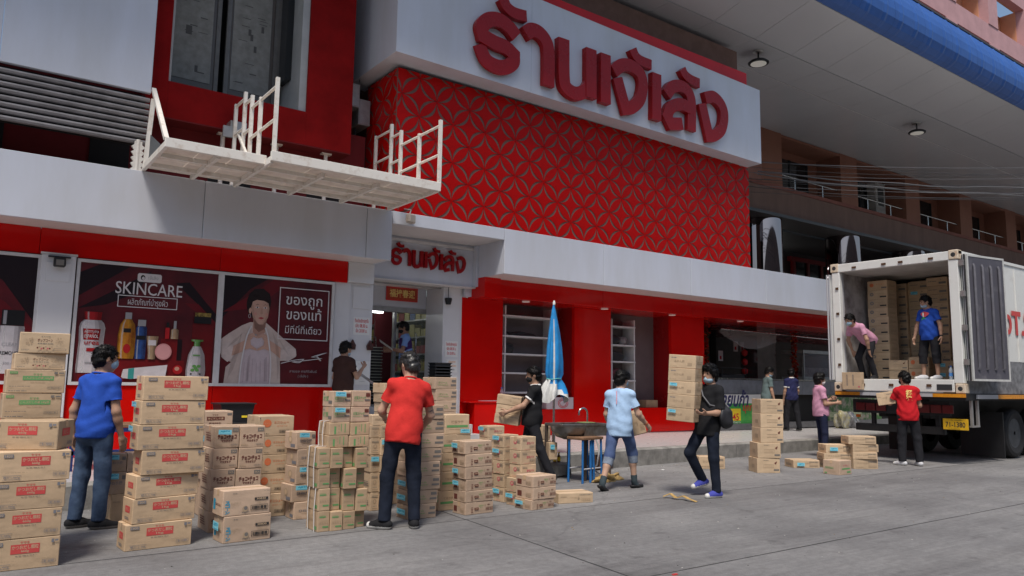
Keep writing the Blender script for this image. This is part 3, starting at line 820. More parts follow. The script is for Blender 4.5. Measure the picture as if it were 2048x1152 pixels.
# grit and specks gathered along the kerb and scattered on the slabs
rg = random.Random(77); gb_ = MB(); GRIT = [mat('grit_pale', (0.42, 0.40, 0.37), rough=0.9), mat('grit_dark', (0.07, 0.065, 0.06), rough=0.9), mat('grit_leaf', (0.22, 0.15, 0.07), rough=0.9)]
for k in range(900):
    if k < 520:
        x = rg.uniform(0, 26); y = 9.62 + max(0, x - 8) * 0.062 - abs(rg.gauss(0, 0.14)) - 0.02
    else:
        x = rg.uniform(0.5, 17); y = rg.uniform(3.8, 9.5)
    r = rg.uniform(0.004, 0.013) * (1.4 if k % 17 == 0 else 1); a = rg.uniform(0, 6.28)
    q = [(x + r * math.cos(a + t) * rg.uniform(0.6, 1.3), y + r * math.sin(a + t) * rg.uniform(0.6, 1.3), 0.0005) for t in (0, 2.1, 4.2)]
    gb_.add(q + [(x, y, r * rg.uniform(0.3, 0.8))], [(0, 1, 3), (1, 2, 3), (2, 0, 3)], GRIT[rg.choice([0, 0, 1, 1, 1, 2])])
tag(gb_.build('grit'), 'grit and specks of litter scattered over the road along the kerb', 'grit', kind='stuff')
UPN = ['lowest', 'second', 'third', 'fourth', 'fifth', 'sixth', 'seventh', 'eighth', 'ninth', 'tenth', 'eleventh', 'twelfth', 'thirteenth', 'fourteenth', 'fifteenth', 'sixteenth', 'seventeenth', 'eighteenth']
# ================================================================== STREET AWNING
awn = empty('street_awning', (20, 16, 10.5), 0, 'wide grey awning with a blue sheet edge roofing the shop fronts', 'awning')
AX, AY, AZ = awn.location
def aw(mb, name, par=None, fix=True):
    mb.v = [(x - AX, y - AY, z - AZ) for x, y, z in mb.v]
    return mb.build(name, par or awn, fix=fix)
xs = [-11.3]
while xs[-1] < 62: xs.append(xs[-1] + 1.63)
for a, b_ in zip(xs[:-1], xs[1:]):
    g = 0.006
    # inner, level strip in two runs and the outer strip that tips up
    for (ya, za), (yb, zb) in (((16.15, 10.53), (13.12, 10.515)), ((13.10, 10.515), (11.82, 10.51)), ((11.80, 10.52), (10.12, 10.93))):
        m_ = MB()
        m_.add([(a + g, ya, za), (b_ - g, ya, za), (b_ - g, yb, zb), (a + g, yb, zb), (a + g, ya, za + 0.03), (b_ - g, ya, za + 0.03), (b_ - g, yb, zb + 0.03), (a + g, yb, zb + 0.03)],
               [(0, 1, 2, 3), (4, 5, 6, 7), (0, 1, 5, 4), (1, 2, 6, 5), (2, 3, 7, 6), (3, 0, 4, 7)], SOFP)
        aw(m_, 'soffit_panel')
    prof = [(10.11, 10.94), (9.96, 10.99), (9.82, 11.1), (9.73, 11.28), (9.70, 11.5), (9.72, 11.75), (9.80, 12.0), (9.92, 12.25), (10.06, 12.5)]
    m_ = MB(); n_ = 14; P_ = len(prof)
    rib = lambda k: 0.018 if k % 7 in (3,) else (-0.006 if k % 7 in (2, 4) else 0)
    for k in range(n_ + 1):
        x = a + 0.003 + (b_ - a - 0.006) * k / n_
        for (y, z) in prof: m_.v.append((x, y - rib(k), z - rib(k) * 0.2))
    for k in range(n_):
        for i in range(P_ - 1):
            m_.f.append((k * P_ + i, k * P_ + i + 1, (k + 1) * P_ + i + 1, (k + 1) * P_ + i)); m_.m.append(0); m_.smooth.append(False)
    m_.mats.append(BLUEM)
    aw(m_, 'edge_sheet')
m_ = MB(); m_.box((-11.3, 10.0, 12.44), (62, 16.2, 12.5), mat('dark_sheet', (0.05, 0.05, 0.06), rough=0.7)); aw(m_, 'roof_sheet')
m_ = MB(); m_.box((-11.3, 10.3, 10.98), (62, 16.1, 11.02), GRYB); aw(m_, 'inner_deck')
m_ = MB(); m_.box((-11.3, 13.105, 10.497), (62, 13.115, 10.513), WFRM); aw(m_, 'cover_strip')
k = 0
for x, y, lab in ((17.1, 12.2, 'round pendant lamp under the awning nearest the big sign'), (26.2, 12.4, 'round pendant lamp under the middle of the awning'), (36.2, 12.4, 'round pendant lamp under the awning at the right picture edge')):
    z = 10.51
    l_ = empty('pendant_lamp', (x, y, z), 0, lab, 'lamp', 'pendant lamps under the awning')
    MB().lathe([(0.14, 0.0), (0.14, -0.03), (0.05, -0.04)][::-1], (0, 0, 0), ALUM, 18).build('ceiling_rose', l_)
    MB().cyl((0, 0, -0.03), (0, 0, -0.26), 0.025, BLACK, 8).build('stem', l_)
    MB().lathe([(0.27, -0.36), (0.28, -0.33), (0.22, -0.28), (0.06, -0.25)], (0, 0, 0), BLACK, 24).build('housing', l_)
    MB().lathe([(0.21, -0.372), (0.21, -0.362)], (0, 0, 0), LAMPW, 24).build('lens', l_)

# ================================================================== TERRACOTTA BUILDING BEHIND
hot = empty('terracotta_building', (24, 16, 0.2), 0, 'terracotta building with balconies and mirrored columns behind the awning', 'building')
HX, HY, HZ = hot.location
def hp(name, lo, hi, m, par=None): return plate(name, par or hot, (lo[0] - HX, lo[1] - HY, lo[2] - HZ), (hi[0] - HX, hi[1] - HY, hi[2] - HZ), m)
hp('parapet', (19.92, 16.0, 7.2), (75, 16.25, 8.42), BRWN)
hp('parapet_coping', (19.92, 15.97, 8.42), (75, 16.3, 8.56), BROWNR)
hp('parapet_lip', (19.92, 15.98, 7.12), (75, 16.28, 7.2), BROWNR)
hp('balcony_floor', (19.92, 16.26, 7.22), (75, 18.2, 7.3), GRYB)
hp('ledge_below', (19.92, 16.2, 3.2), (75, 19.0, 4.3), GRYB)
hp('side_return', (19.92, 16.3, 0.2), (20.2, 19, 7.1), DARK)
hp('terrace_ceiling', (19.92, 16.2, 6.98), (75, 18.6, 7.1), mat('dark_ceiling', (0.07, 0.07, 0.07), rough=0.55))
hp('terrace_back', (19.92, 18.62, 4.3), (75, 18.8, 7.0), mat('dark_back', (0.045, 0.035, 0.035), rough=0.4))
for i in range(9):
    x0 = 22.45 + i * 5.03
    hp('pier', (x0, 15.99, 8.565), (x0 + 1.2, 17.6, 10.9), ORNG)
    hp('bay_wall', (x0 + 1.21, 17.0, 7.3), (x0 + 5.02, 17.1, 10.9), ORNG)
    hp('bay_ceiling', (x0 + 1.21, 16.0, 10.42), (x0 + 5.02, 17.0, 10.5), ORNG)
    w_ = hp('window', (x0 + 1.9, 16.96, 7.5), (x0 + 4.3, 17.0, 10.1), GLASSD)
    for xx in (x0 + 1.9, x0 + 3.06, x0 + 4.24): hp('mullion', (xx, 16.93, 7.5), (xx + 0.06, 16.958, 10.1), BLACK, None).parent = hot
    rl = MB()
    xa, xb = x0 + 1.25, x0 + 4.98
    MB().cyl((xa - HX, 16.12 - HY, 9.05 - HZ), (xb - HX, 16.12 - HY, 9.05 - HZ), 0.028, STEEL, 8).build('handrail', hot)
    for xx in (xa + 0.9, xa + 2.7): MB().cyl((xx - HX, 16.12 - HY, 8.5 - HZ), (xx - HX, 16.12 - HY, 9.05 - HZ), 0.022, STEEL, 8).build('rail_post', hot)
ac = empty('balcony_unit', (31.4, 16.7, 7.6), 0, 'tall white appliance standing on the second balcony', 'appliance')
plate('cabinet', ac, (-0.38, -0.2, 0), (0.38, 0.2, 2.5), mat('dull_white', (0.40, 0.38, 0.36), rough=0.6, var=0.3, scale=5), 0.02)
for z in (0.35, 1.5): plate('grille', ac, (-0.22, -0.215, z), (0.22, -0.2005, z + 0.75), BLACK)
for x, i in ((21.75, 0), (26.6, 1), (31.5, 2), (36.4, 3)):
    MB().lathe([(0.62, 4.3 - HZ), (0.62, 6.97 - HZ)], (x - HX, 15.5 - HY, 0), CHROME, 48).build('mirrored_column', hot)
hp('column_ledge', (19.92, 14.7, 4.2), (75, 16.3, 4.29), GRYB)
hp('column_head', (19.92, 14.8, 6.985), (75, 15.98, 7.09), MATS['dark_ceiling'])
REDF = mat('red_frame', (0.22, 0.012, 0.015), rough=0.4)
for i in range(5):
    x0 = 23.0 + i * 4.9
    for xx in (x0, x0 + 1.0, x0 + 2.0, x0 + 3.0): hp('door_post', (xx, 18.45, 4.3), (xx + 0.16, 18.6, 6.6), REDF)
    hp('door_head', (x0 - 0.2, 18.43, 6.6), (x0 + 3.5, 18.61, 6.78), REDF)
    for xx in (x0 + 0.16, x0 + 1.16, x0 + 2.16): hp('door_pane', (xx, 18.52, 4.3), (xx + 0.84, 18.55, 6.6), GLASSD)
for i in range(3):
    o = MB().bar((25.6 - HX + i * 0.28, 18.4 - HY, 6.2 - HZ - i * 0.35), (26.1 - HX + i * 0.28, 18.4 - HY, 6.15 - HZ - i * 0.35), 0.05, 0.05, TUBE).build('strip_light', hot)
# upper storeys in sunlight over the awning
for fl_ in range(4):
    z0 = 12.6 + fl_ * 3.3
    hp('storey_band', (20, 16.0, z0), (90, 16.4, z0 + 1.05), PINK)
    hp('recess_back', (20, 17.2, z0 + 1.05), (90, 17.3, z0 + 3.3), PEACH)
    hp('recess_floor', (20, 16.4, z0 + 0.9), (90, 17.2, z0 + 1.02), PEACH)
    for i in range(12):
        x0 = 23.0 + i * 4.75
        hp('storey_pier', (x0, 15.96, z0 + 1.052), (x0 + 1.1, 17.2, z0 + 3.298), PINK)
        hp('recess_side', (x0 + 1.101, 16.42, z0 + 1.06), (x0 + 1.15, 17.19, z0 + 3.29), PEACH)
        hp('recess_side', (x0 - 0.05, 16.42, z0 + 1.06), (x0 - 0.001, 17.19, z0 + 3.29), PEACH)
        hp('recess_window', (x0 + 1.6, 17.15, z0 + 1.2), (x0 + 3.2, 17.195, z0 + 3.0), GLASSD)
hp('top_band', (20, 16.0, 25.8), (90, 17.4, 27), PINK)

# unseen shop houses across the street, added and made tall to darken the reflections
opp = empty('unseen_opposite_building', (15, -17, 0), 0, 'unseen grey brown shop houses added across the street behind the viewer', 'building')
OPW = mat('opposite_wall', (0.20, 0.18, 0.165), rough=0.85, var=0.25, scale=0.7); OPD = mat('opposite_dark', (0.03, 0.03, 0.032), rough=0.3)
plate('wall', opp, (-60, -6, 0), (60, 0, 13.0), OPW)
for k in range(24):
    x = -58 + k * 5
    plate('shutter', opp, (x, 0.002, 0), (x + 4, 0.05, 3.2), OPD); plate('window', opp, (x + 0.6, 0.002, 4.6), (x + 3.4, 0.04, 6.6), OPD)
# overhead wires between the sign corner and the street
rw = random.Random(11)
wires = []
NTH = ['uppermost', 'second highest', 'third highest', 'fourth highest', 'fifth highest', 'sixth highest', 'seventh highest', 'eighth highest', 'ninth highest', 'tenth highest', 'eleventh highest', 'twelfth highest']
for i in range(11):
    A = Vector((16.6 + rw.uniform(-0.1, 0.4), 12.0 + rw.uniform(0, 1.4), 7.45 - 0.08 * i + rw.uniform(-0.05, 0.05))); B = Vector((26.2 + rw.uniform(0, 1.0), 6.0 + rw.uniform(-0.4, 0.8), 7.75 - i * 0.10 + rw.uniform(-0.03, 0.03)))
    sag = rw.uniform(0.12, 0.35)
    pts = [A.lerp(B, t / 12) - Vector((0, 0, sag * 4 * (t / 12) * (1 - t / 12))) for t in range(13)]
    o = MB().tube(pts, 0.006 if i % 4 else 0.010, WIREG if i % 3 == 0 else WIRE, 5).build('overhead_wire')
    tag(o, NTH[i] + ' overhead wire strung from the sign corner to the right', 'wire', 'overhead wires strung to the right')
for i in range(2):
    A = Vector((17.5, 12.6, 7.3 - 0.1 * i)); B = Vector((26.6, 6.2, 7.15 - 0.25 * i))
    pts = [A.lerp(B, k / 14) + Vector((0, 0, 0.03 * math.sin(k * 1.7 + i) - 0.25 * 4 * (k / 14) * (1 - k / 14))) for k in range(15)]
    o = MB().tube(pts, 0.017, WIREG, 6).build('cable_bundle')
    tag(o, ['upper', 'lower'][i] + ' thick grey cable bundle among the overhead wires', 'cable', 'bundled cables')

# ================================================================== NEIGHBOURING OPEN SHOP
nb_ = empty('food_shop', (22, 14, 0.25), 0, 'dark open-fronted food shop with a grey counter beside the red wall', 'shop')
NX, NY, NZ = nb_.location
def np_(name, lo, hi, m, par=None, r=0.0): return plate(name, par or nb_, (lo[0] - NX, lo[1] - NY, lo[2] - NZ), (hi[0] - NX, hi[1] - NY, hi[2] - NZ), m, r)
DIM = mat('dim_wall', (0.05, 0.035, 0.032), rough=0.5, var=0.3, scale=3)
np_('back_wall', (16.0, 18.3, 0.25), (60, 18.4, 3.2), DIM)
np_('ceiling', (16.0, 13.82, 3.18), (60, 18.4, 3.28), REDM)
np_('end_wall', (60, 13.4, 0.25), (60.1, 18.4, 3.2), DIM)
COUNTER = mat('counter_stone', (0.20, 0.21, 0.24), rough=0.3, var=0.25, scale=6)
for i in range(9):
    a = 16.05 + i * 1.45
    np_('counter_panel', (a, 13.3, 1.2), (a + 1.44, 13.36, 1.6), COUNTER, r=0.004)
np_('counter_top', (16.05, 13.28, 1.602), (29.1, 13.95, 1.64), STEEL)
np_('counter_plinth', (16.05, 13.22, 0.26), (29.1, 13.5, 0.42), mat('plinth_stone', (0.16, 0.16, 0.17), rough=0.4, var=0.2, scale=5))
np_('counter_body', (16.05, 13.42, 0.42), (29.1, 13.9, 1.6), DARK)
GRN = mat('banner_green', (0.03, 0.30, 0.07), rough=0.4, var=0.5, scale=4, col2=(0.10, 0.42, 0.08))
YEL = mat('banner_yellow', (0.85, 0.62, 0.03), rough=0.45)
WPR = mat('print_white', (0.75, 0.74, 0.72), rough=0.5)
NAVYP = mat('print_navy', (0.03, 0.03, 0.12), rough=0.5)
REDPR = mat('print_red', (0.60, 0.03, 0.03), rough=0.55)
bn = empty('food_banner', (17.0, 13.27, 0.42), 0, 'green food banner with navy and red Thai lettering under the counter', 'banner')
plate('sheet', bn, (-0.95, 0, 0), (1.5, 0.012, 0.78), GRN)
plate('white_strip', bn, (-0.95, -0.003, 0.54), (1.5, -0.0005, 0.78), WPR)
b_ = MB(); b_.box((-0.55, -0.003, 0.08), (0.42, -0.0005, 0.40), YEL); b_.build('yellow_box', bn)
b_ = MB(); text_on(b_, '649445', -0.06, 0.17, -0.005, 0.26, REDPR, 0.02, fit=0.8); b_.build('number', bn)
b_ = MB(); text_on(b_, 'ายบก้า', 0.2, 0.62, -0.005, 0.5, NAVYP, 0.03, fit=1.1, shear=0.3); b_.build('lettering', bn)
b_ = MB(); text_on(b_, 'มุกกรอบ', 0.95, 0.42, -0.006, 0.26, REDPR, 0.02, fit=0.85); b_.build('lettering', bn)
b_ = MB(); text_on(b_, 'ก๋วยเตี๋ยว', 0.05, 0.035, -0.005, 0.07, WPR, 0.01, fit=0.7); b_.build('small_print', bn)
b_ = MB()
for k in range(4): b_.prism([(1.0 + k * 0.12 + 0.05 * math.cos(a), 0.2 + 0.17 * math.sin(a)) for a in [6.283 * q / 14 for q in range(14)]], -0.004 - 0.0004 * k, -0.001, mat('leaf_green', (0.10, 0.36, 0.05), rough=0.5, var=0.4, scale=20))
b_.build('printed_leaves', bn)
bn2 = empty('picture_banner', (23.2, 13.27, 0.42), 0, 'picture banner of vegetables under the counter near the truck', 'banner')
plate('sheet', bn2, (-1.6, 0, 0), (1.5, 0.012, 0.78), mat('veg_print', (0.04, 0.13, 0.03), rough=0.4, var=0.9, scale=5, col2=(0.30, 0.27, 0.22), contrast=(0.45, 0.6)))
plate('caption', bn2, (-1.5, -0.003, 0.1), (0.3, -0.0005, 0.26), mat('caption_print', (0.5, 0.55, 0.35), var=0.4, scale=20))
menu = empty('menu_board', (17.7, 15.3, 1.7), 0, 'dark green menu board with red lines of writing hanging in the food shop', 'board')
plate('board', menu, (-0.95, 0, 0), (0.95, 0.03, 1.35), mat('board_green', (0.015, 0.07, 0.045), rough=0.5))
mr = random.Random(5)
for k, t in enumerate(['ข้าวมันไก่', 'ก๋วยเตี๋ยวต้มยำ', 'เกาเหลา', 'ข้าวหมูแดง', 'บะหมี่เกี๊ยว', 'ข้าวขาหมู']):
    b_ = MB(); text_on(b_, t, 0, 1.2 - k * 0.2, -0.004, 0.2, mat('menu_red', (0.30, 0.03, 0.03)), 0.015, fit=1.0 + 0.12 * (k % 3)); b_.build('menu_line', menu)
TINS = [mat('tinsel_gold', (0.55, 0.30, 0.05), rough=0.2, metal=1.0), mat('tinsel_red', (0.45, 0.03, 0.02), rough=0.2, metal=0.8)]
def tinsel(x, y, z0, z1, lab, seed):
    r = random.Random(seed)
    b_ = MB()
    n = 320
    for k in range(n):
        t = k / n; z = z0 + (z1 - z0) * t; a = r.uniform(0, 6.28); rr = 0.10 * r.uniform(0.3, 1)
        c = Vector((0.04 * math.sin(t * 9) + rr * math.cos(a), rr * math.sin(a), z - z0)); d = Vector((r.uniform(-1, 1), r.uniform(-1, 1), r.uniform(-1, 1))).normalized() * 0.035
        e = d.orthogonal().normalized() * 0.018
        b_.add([c - d - e, c + d - e, c + d + e, c - d + e], [(0, 1, 2, 3)], TINS[r.random() < 0.45])
    o = b_.build('tinsel_garland'); o.location = (x, y, z0); tag(o, lab, 'garland')
tinsel(16.4, 13.6, 1.75, 3.15, 'gold and red tinsel garland hanging beside the red wall', 1)
tinsel(20.6, 13.7, 1.65, 3.1, 'tinsel garland hanging by the mirrored shop pillar', 2)
pil = MB().box((-0.45, 0, 0), (0.45, 0.6, 2.92), mat('polished_pillar', (0.35, 0.33, 0.33), rough=0.12, metal=0.9, var=0.3, scale=3)).build('polished_pillar')
pil.location = (19.6, 13.95, 0.26); tag(pil, 'polished metal pillar standing in the food shop', 'pillar')
rod = MB().cyl((17.2, 13.7, 3.0), (23.2, 13.9, 2.95), 0.02, STEEL, 8).build('hanging_rod'); tag(rod, 'thin metal rod strung across the food shop front', 'rod')
drape = MB()
for k in range(9):
    x = 17.2 + k * 0.32; drape.v += [(x, 13.72 + 0.03 * math.sin(k * 2), 2.98), (x, 13.74 + 0.03 * math.cos(k * 2), 2.98 - 0.5 * max(0.05, math.sin((k + 0.5) / 9 * math.pi * 0.9)))]
drape.f = [(2 * k, 2 * k + 1, 2 * k + 3, 2 * k + 2) for k in range(8)]; drape.m = [0] * 8; drape.smooth = [True] * 8
drape.mats = [mat('plastic_sheet', (0.30, 0.30, 0.30), rough=0.2, alpha=0.55)]
tag(drape.build('plastic_drape'), 'clear plastic sheet draped from the rod in the food shop', 'sheet')
for x, z, c, lab in ((18.3, 2.15, WPR, 'white paper tag hanging beside the menu board'), (19.0, 2.45, WPR, 'white paper tag hanging right of the menu board')):
    t_ = empty('hanging_tag', (x, 14.6, z), 0, lab, 'tag'); plate('card', t_, (-0.1, 0, 0), (0.1, 0.01, 0.3), c); plate('red_mark', t_, (-0.05, -0.003, 0.05), (0.03, -0.0005, 0.15), REDPR)
lan = empty('red_ornament', (19.2, 14.4, 1.75), 0, 'red hanging ornament in the food shop', 'ornament')
for k in range(3): MB().lathe([(0.03, 0.0), (0.11, 0.06), (0.12, 0.16), (0.03, 0.24)], (0, 0, k * 0.27), REDPR, 12).build('bead', lan)
fr = empty('display_cabinet', (23.5, 14.6, 1.65), 0, 'glass display cabinet on the food shop counter near the truck', 'cabinet')
plate('roof', fr, (-1.5, -0.3, 0.85), (1.5, 0.5, 0.95), ALUM); plate('base', fr, (-1.5, -0.3, 0), (1.5, 0.5, 0.1), ALUM)
for x in (-1.45, 1.4): plate('post', fr, (x, -0.28, 0.1), (x + 0.05, -0.23, 0.85), ALUM)
plate('glass', fr, (-1.39, -0.27, 0.102), (1.39, -0.26, 0.848), mat('cabinet_glass', (0.5, 0.5, 0.5), rough=0.05, alpha=0.18))
plate('goods', fr, (-1.3, -0.1, 0.102), (1.3, 0.3, 0.4), mat('goods', (0.10, 0.08, 0.07), var=0.7, scale=7, col2=(0.3, 0.24, 0.2)))
tr = MB().box((-0.5, -0.2, 0), (0.5, 0.2, 0.08), BLACK).build('black_tray'); tr.location = (17.3, 13.6, 1.645); tag(tr, 'black tray on the counter by the tinsel garland', 'tray')
mach = empty('kitchen_rack', (17.6, 13.75, 1.645), 0.1, 'dark wire rack on the counter behind the man with the box stack', 'rack')
for z in (0.1, 0.28): MB().tube([(-0.6, -0.15, z), (0.6, -0.15, z), (0.6, 0.15, z), (-0.6, 0.15, z)], 0.012, BLACK, 6, closed=True).build('wire_ring', mach)
for x in (-0.6, 0.6): MB().cyl((x, -0.15, 0), (x, -0.15, 0.3), 0.012, BLACK, 6).build('leg', mach)

# ================================================================== ENTRANCE
ent = empty('entrance', (7.1, 13.9, 0.28), 0, 'shop entrance with glass doors and a lit room behind', 'entrance')
EX, EY, EZ = ent.location
def ep(name, lo, hi, m, par=None, r=0.0): return plate(name, par or ent, (lo[0] - EX, lo[1] - EY, lo[2] - EZ), (hi[0] - EX, hi[1] - EY, hi[2] - EZ), m, r)
ep('lintel', (6.16, 13.9, 2.92), (7.93, 14.0, 3.33), WPAN)
ep('transom', (6.162, 13.88, 2.82), (7.928, 13.97, 2.918), ALUM)
ep('room_left', (6.0, 14.0, 0.28), (6.1, 18.5, 3.2), mat('room_wall', (0.13, 0.15, 0.15), rough=0.5))
ep('room_right', (8.6, 14.0, 0.28), (8.7, 18.5, 3.2), mat('room_yellow', (0.09, 0.085, 0.04), rough=0.6, var=0.3, scale=4))
ep('room_back', (6.0, 18.5, 0.28), (8.7, 18.6, 3.2), MATS['room_wall'])
ep('room_ceiling', (6.0, 14.0, 3.1), (8.7, 18.6, 3.2), MATS['room_wall'])
ep('ceiling_tube', (6.3, 14.5, 2.84), (7.25, 14.56, 2.88), TUBE)
ep('ceiling_tube', (7.33, 14.8, 2.95), (7.37, 17.0, 3.0), TUBE)
ep('ceiling_tube', (6.3, 16.6, 2.75), (6.9, 16.66, 2.8), TUBE)
ep('door_jamb', (7.2, 13.9, 0.28), (7.26, 13.98, 2.818), ALUM)
ep('dark_panel', (7.27, 14.9, 0.28), (7.75, 14.96, 2.9), mat('maroon_panel', (0.10, 0.015, 0.02), rough=0.4))
gl = ep('glass_door', (7.30, 13.93, 0.96), (7.92, 13.945, 2.8), mat('door_glass', (0.30, 0.34, 0.30), rough=0.03, alpha=0.16))
MB().tube([(0.60, 0.02, 1.5), (0.60, -0.03, 1.52), (0.60, -0.03, 2.12), (0.60, 0.02, 2.14)], 0.012, STEEL, 8).build('door_handle', ent)
rack = empty('goods_rack', (6.62, 15.9, 0.95), 0, 'tall wire rack of shiny packets just inside the entrance', 'rack')
for x in (-0.3, 0.3):
    for y in (-0.2, 0.2): MB().cyl((x, y, 0), (x, y, 2.4), 0.015, STEEL, 6).build('upright', rack)
FOIL = mat('foil_packets', (0.30, 0.32, 0.30), rough=0.25, metal=0.7, var=0.9, scale=18, col2=(0.03, 0.03, 0.03), contrast=(0.45, 0.55))
for k in range(6): plate('packet_row', rack, (-0.3, -0.21, 0.2 + k * 0.38), (0.3, 0.2, 0.42 + k * 0.38), FOIL)
FOLD = mat('basket_plastic', (0.02, 0.02, 0.022), rough=0.35)
FOLG = mat('basket_rim', (0.30, 0.31, 0.28), rough=0.25)
bst = 0
for k in range(18):
    t_ = empty('shopping_basket', (7.05 + 0.008 * math.sin(k * 2.1), 14.75, 0.96 + k * 0.062), 0.02 * math.sin(k), UPN[k] + ' basket up in the tall dark stack inside the entrance', 'basket', 'nested shopping baskets in the tall stack')
    MB().prism([(-0.2, 0), (0.2, 0), (0.24, 0.1), (-0.24, 0.1)], -0.15, 0.15, FOLD).build('tub', t_)
    MB().tube([(-0.25, -0.17, 0.105), (0.25, -0.17, 0.105), (0.25, 0.17, 0.105), (-0.25, 0.17, 0.105)], 0.014, FOLG, 6, closed=True, smooth=False).build('rim', t_)
hd = MB().tube([(6.86, 14.75, 2.1), (6.88, 14.75, 2.35), (7.22, 14.75, 2.35), (7.24, 14.75, 2.1)], 0.012, STEEL, 6).build('wire_hanger'); tag(hd, 'bent wire handle on top of the basket stack', 'handle')
for k in range(16):
    t_ = empty('shopping_basket', (7.80, 13.05, 0.79 + k * 0.06), 0.0, UPN[k] + ' basket up in the black stack at the right of the entrance', 'basket', 'nested baskets right of the entrance')
    MB().prism([(-0.15, 0), (0.15, 0), (0.18, 0.1), (-0.18, 0.1)], -0.12, 0.12, FOLD).build('tub', t_)
    MB().tube([(-0.19, -0.13, 0.105), (0.19, -0.13, 0.105), (0.19, 0.13, 0.105), (-0.19, 0.13, 0.105)], 0.01, FOLD, 6, closed=True, smooth=False).build('rim', t_)
# goods on wall shelves deeper inside
rs_ = random.Random(9)
wsh = empty('wall_shelving', (8.35, 16.2, 0.95), 0, 'packed goods shelving along the right wall inside the entrance', 'shelving')
for k in range(5):
    plate('shelf', wsh, (0.0, -1.6, 0.3 + k * 0.38), (0.24, 1.6, 0.33 + k * 0.38), ALUM)
    for q in range(12):
        h_ = rs_.uniform(0.16, 0.3); y_ = -1.55 + q * 0.26
        plate('goods', wsh, (0.02, y_, 0.331 + k * 0.38), (0.2, y_ + 0.22, 0.33 + k * 0.38 + h_), mat('goods_%d' % rs_.randrange(5), [(0.30, 0.05, 0.05), (0.06, 0.10, 0.25), (0.35, 0.30, 0.10), (0.30, 0.30, 0.30), (0.05, 0.16, 0.08)][rs_.randrange(5)], rough=0.4))
# red greeting banner and lantern over the door
gb = empty('greeting_banner', (7.35, 13.85, 3.05), 0, 'red banner with four gold Chinese characters over the entrance', 'banner')
b_ = MB(); b_.box((-0.36, 0.02, 0.0), (0.36, 0.035, 0.28), REDPR); b_.build('sheet', gb)
b_ = MB(); b_.box((-0.34, 0.017, 0.02), (0.34, 0.0195, 0.26), mat('banner_inner', (0.42, 0.05, 0.02), rough=0.5)); b_.build('inner_field', gb)
GOLD = mat('print_gold', (0.80, 0.60, 0.20), rough=0.4)
b_ = MB(); text_on(b_, '福接春迎', 0, 0.14, 0.014, 0.17, GOLD, 0.02, fit=0.58); b_.build('lettering', gb)
ln = empty('hanging_pot', (8.02, 13.16, 2.98), 0, 'small dark pot hanging on a cord beside the entrance', 'pot')
MB().lathe([(0.05, 0), (0.075, 0.1), (0.07, 0.13)], (0, 0, 0), BLACK, 14).build('pot', ln); MB().cyl((0, 0, 0.13), (0, 0, 0.35), 0.006, BLACK, 6).build('cord', ln)
# notices and carved ornaments on the white pillars
def notice(x, y, z, w, h, lab, lines, m=WPR):
    t_ = empty('notice', (x, y, z), 0, lab, 'notice')
    plate('sheet', t_, (-w / 2, -0.004, 0), (w / 2, 0, h), m)
    for (txt, dz, s, f, c) in lines:
        b_ = MB(); text_on(b_, txt, 0, dz, -0.006, s, c, 0.015, fit=f); b_.build('line_of_print', t_)
    return t_
GREYP = mat('print_grey', (0.2, 0.2, 0.2), rough=0.6)
ORP = mat('print_orange', (0.75, 0.35, 0.1), rough=0.6)
notice(5.95, YR + 0.087, 2.25, 0.32, 0.32, 'notice with red opening hours on the left entrance pillar', [('ร้านเปิดบริการทุกวัน', 0.25, 0.085, 0.27, REDPR), ('เปิด 08.30 น.', 0.16, 0.085, 0.24, REDPR), ('ปิด 20.00 น.', 0.07, 0.085, 0.22, REDPR)])
notice(8.14, 13.198, 1.93, 0.3, 0.32, 'notice with red opening hours on the right entrance pillar', [('ร้านเปิดบริการทุกวัน', 0.25, 0.08, 0.25, REDPR), ('เปิด 08.30 น.', 0.16, 0.08, 0.22, REDPR), ('ปิด 20.00 น.', 0.07, 0.08, 0.2, REDPR)])
notice(8.16, 13.198, 1.62, 0.26, 0.26, 'orange and white notice on the right entrance pillar', [('ประกาศ', 0.21, 0.06, 0.16, ORP), ('กรุณาสวมหน้ากาก', 0.13, 0.05, 0.2, ORP), ('ขอบคุณ', 0.06, 0.05, 0.12, GREYP)])
notice(8.16, 13.198, 1.24, 0.26, 0.32, 'plain white notice low on the right entrance pillar', [('————', 0.27, 0.05, 0.16, GREYP), ('———', 0.05, 0.05, 0.12, GREYP)])
notice(6.0, YR + 0.087, 1.36, 0.28, 0.42, 'white notice on the left entrance pillar beside the man in brown', [('————', 0.37, 0.04, 0.18, GREYP), ('———', 0.06, 0.04, 0.1, GREYP)])
OLD = mat('carved_wood', (0.09, 0.03, 0.025), rough=0.5, var=0.4, scale=20)
for x, lab in ((5.78, 'left carved dark wood ornament on the white pillar'), (6.12, 'right carved dark wood ornament on the white pillar')):
    t_ = empty('wall_ornament', (x, YR + 0.085, 1.98), 0, lab, 'ornament')
    MB().prism([(-0.05, 0.0), (0.05, 0), (0.06, 0.08), (0.035, 0.12), (0, 0.18), (-0.035, 0.12), (-0.06, 0.08)], -0.04, 0, OLD).build('body', t_)
    MB().lathe([(0.02, 0), (0.03, 0.03), (0.015, 0.05)], (0, -0.055, 0.05), OLD, 10).build('boss', t_)
cctv = empty('wall_lamp', (1.15, YR - 0.06, 2.98), 0, 'small dark floodlight on the white pillar between the posters', 'light')
plate('bar', cctv, (-0.14, -0.05, 0.14), (0.14, 0.0, 0.16), BLACK); MB().bevbox((-0.075, -0.13, 0.0), (0.075, -0.03, 0.135), BLACK, 0.015).build('housing', cctv)
plate('lens', cctv, (-0.05, -0.134, 0.02), (0.05, -0.1305, 0.10), mat('dull_lens', (0.2, 0.18, 0.16), rough=0.2))
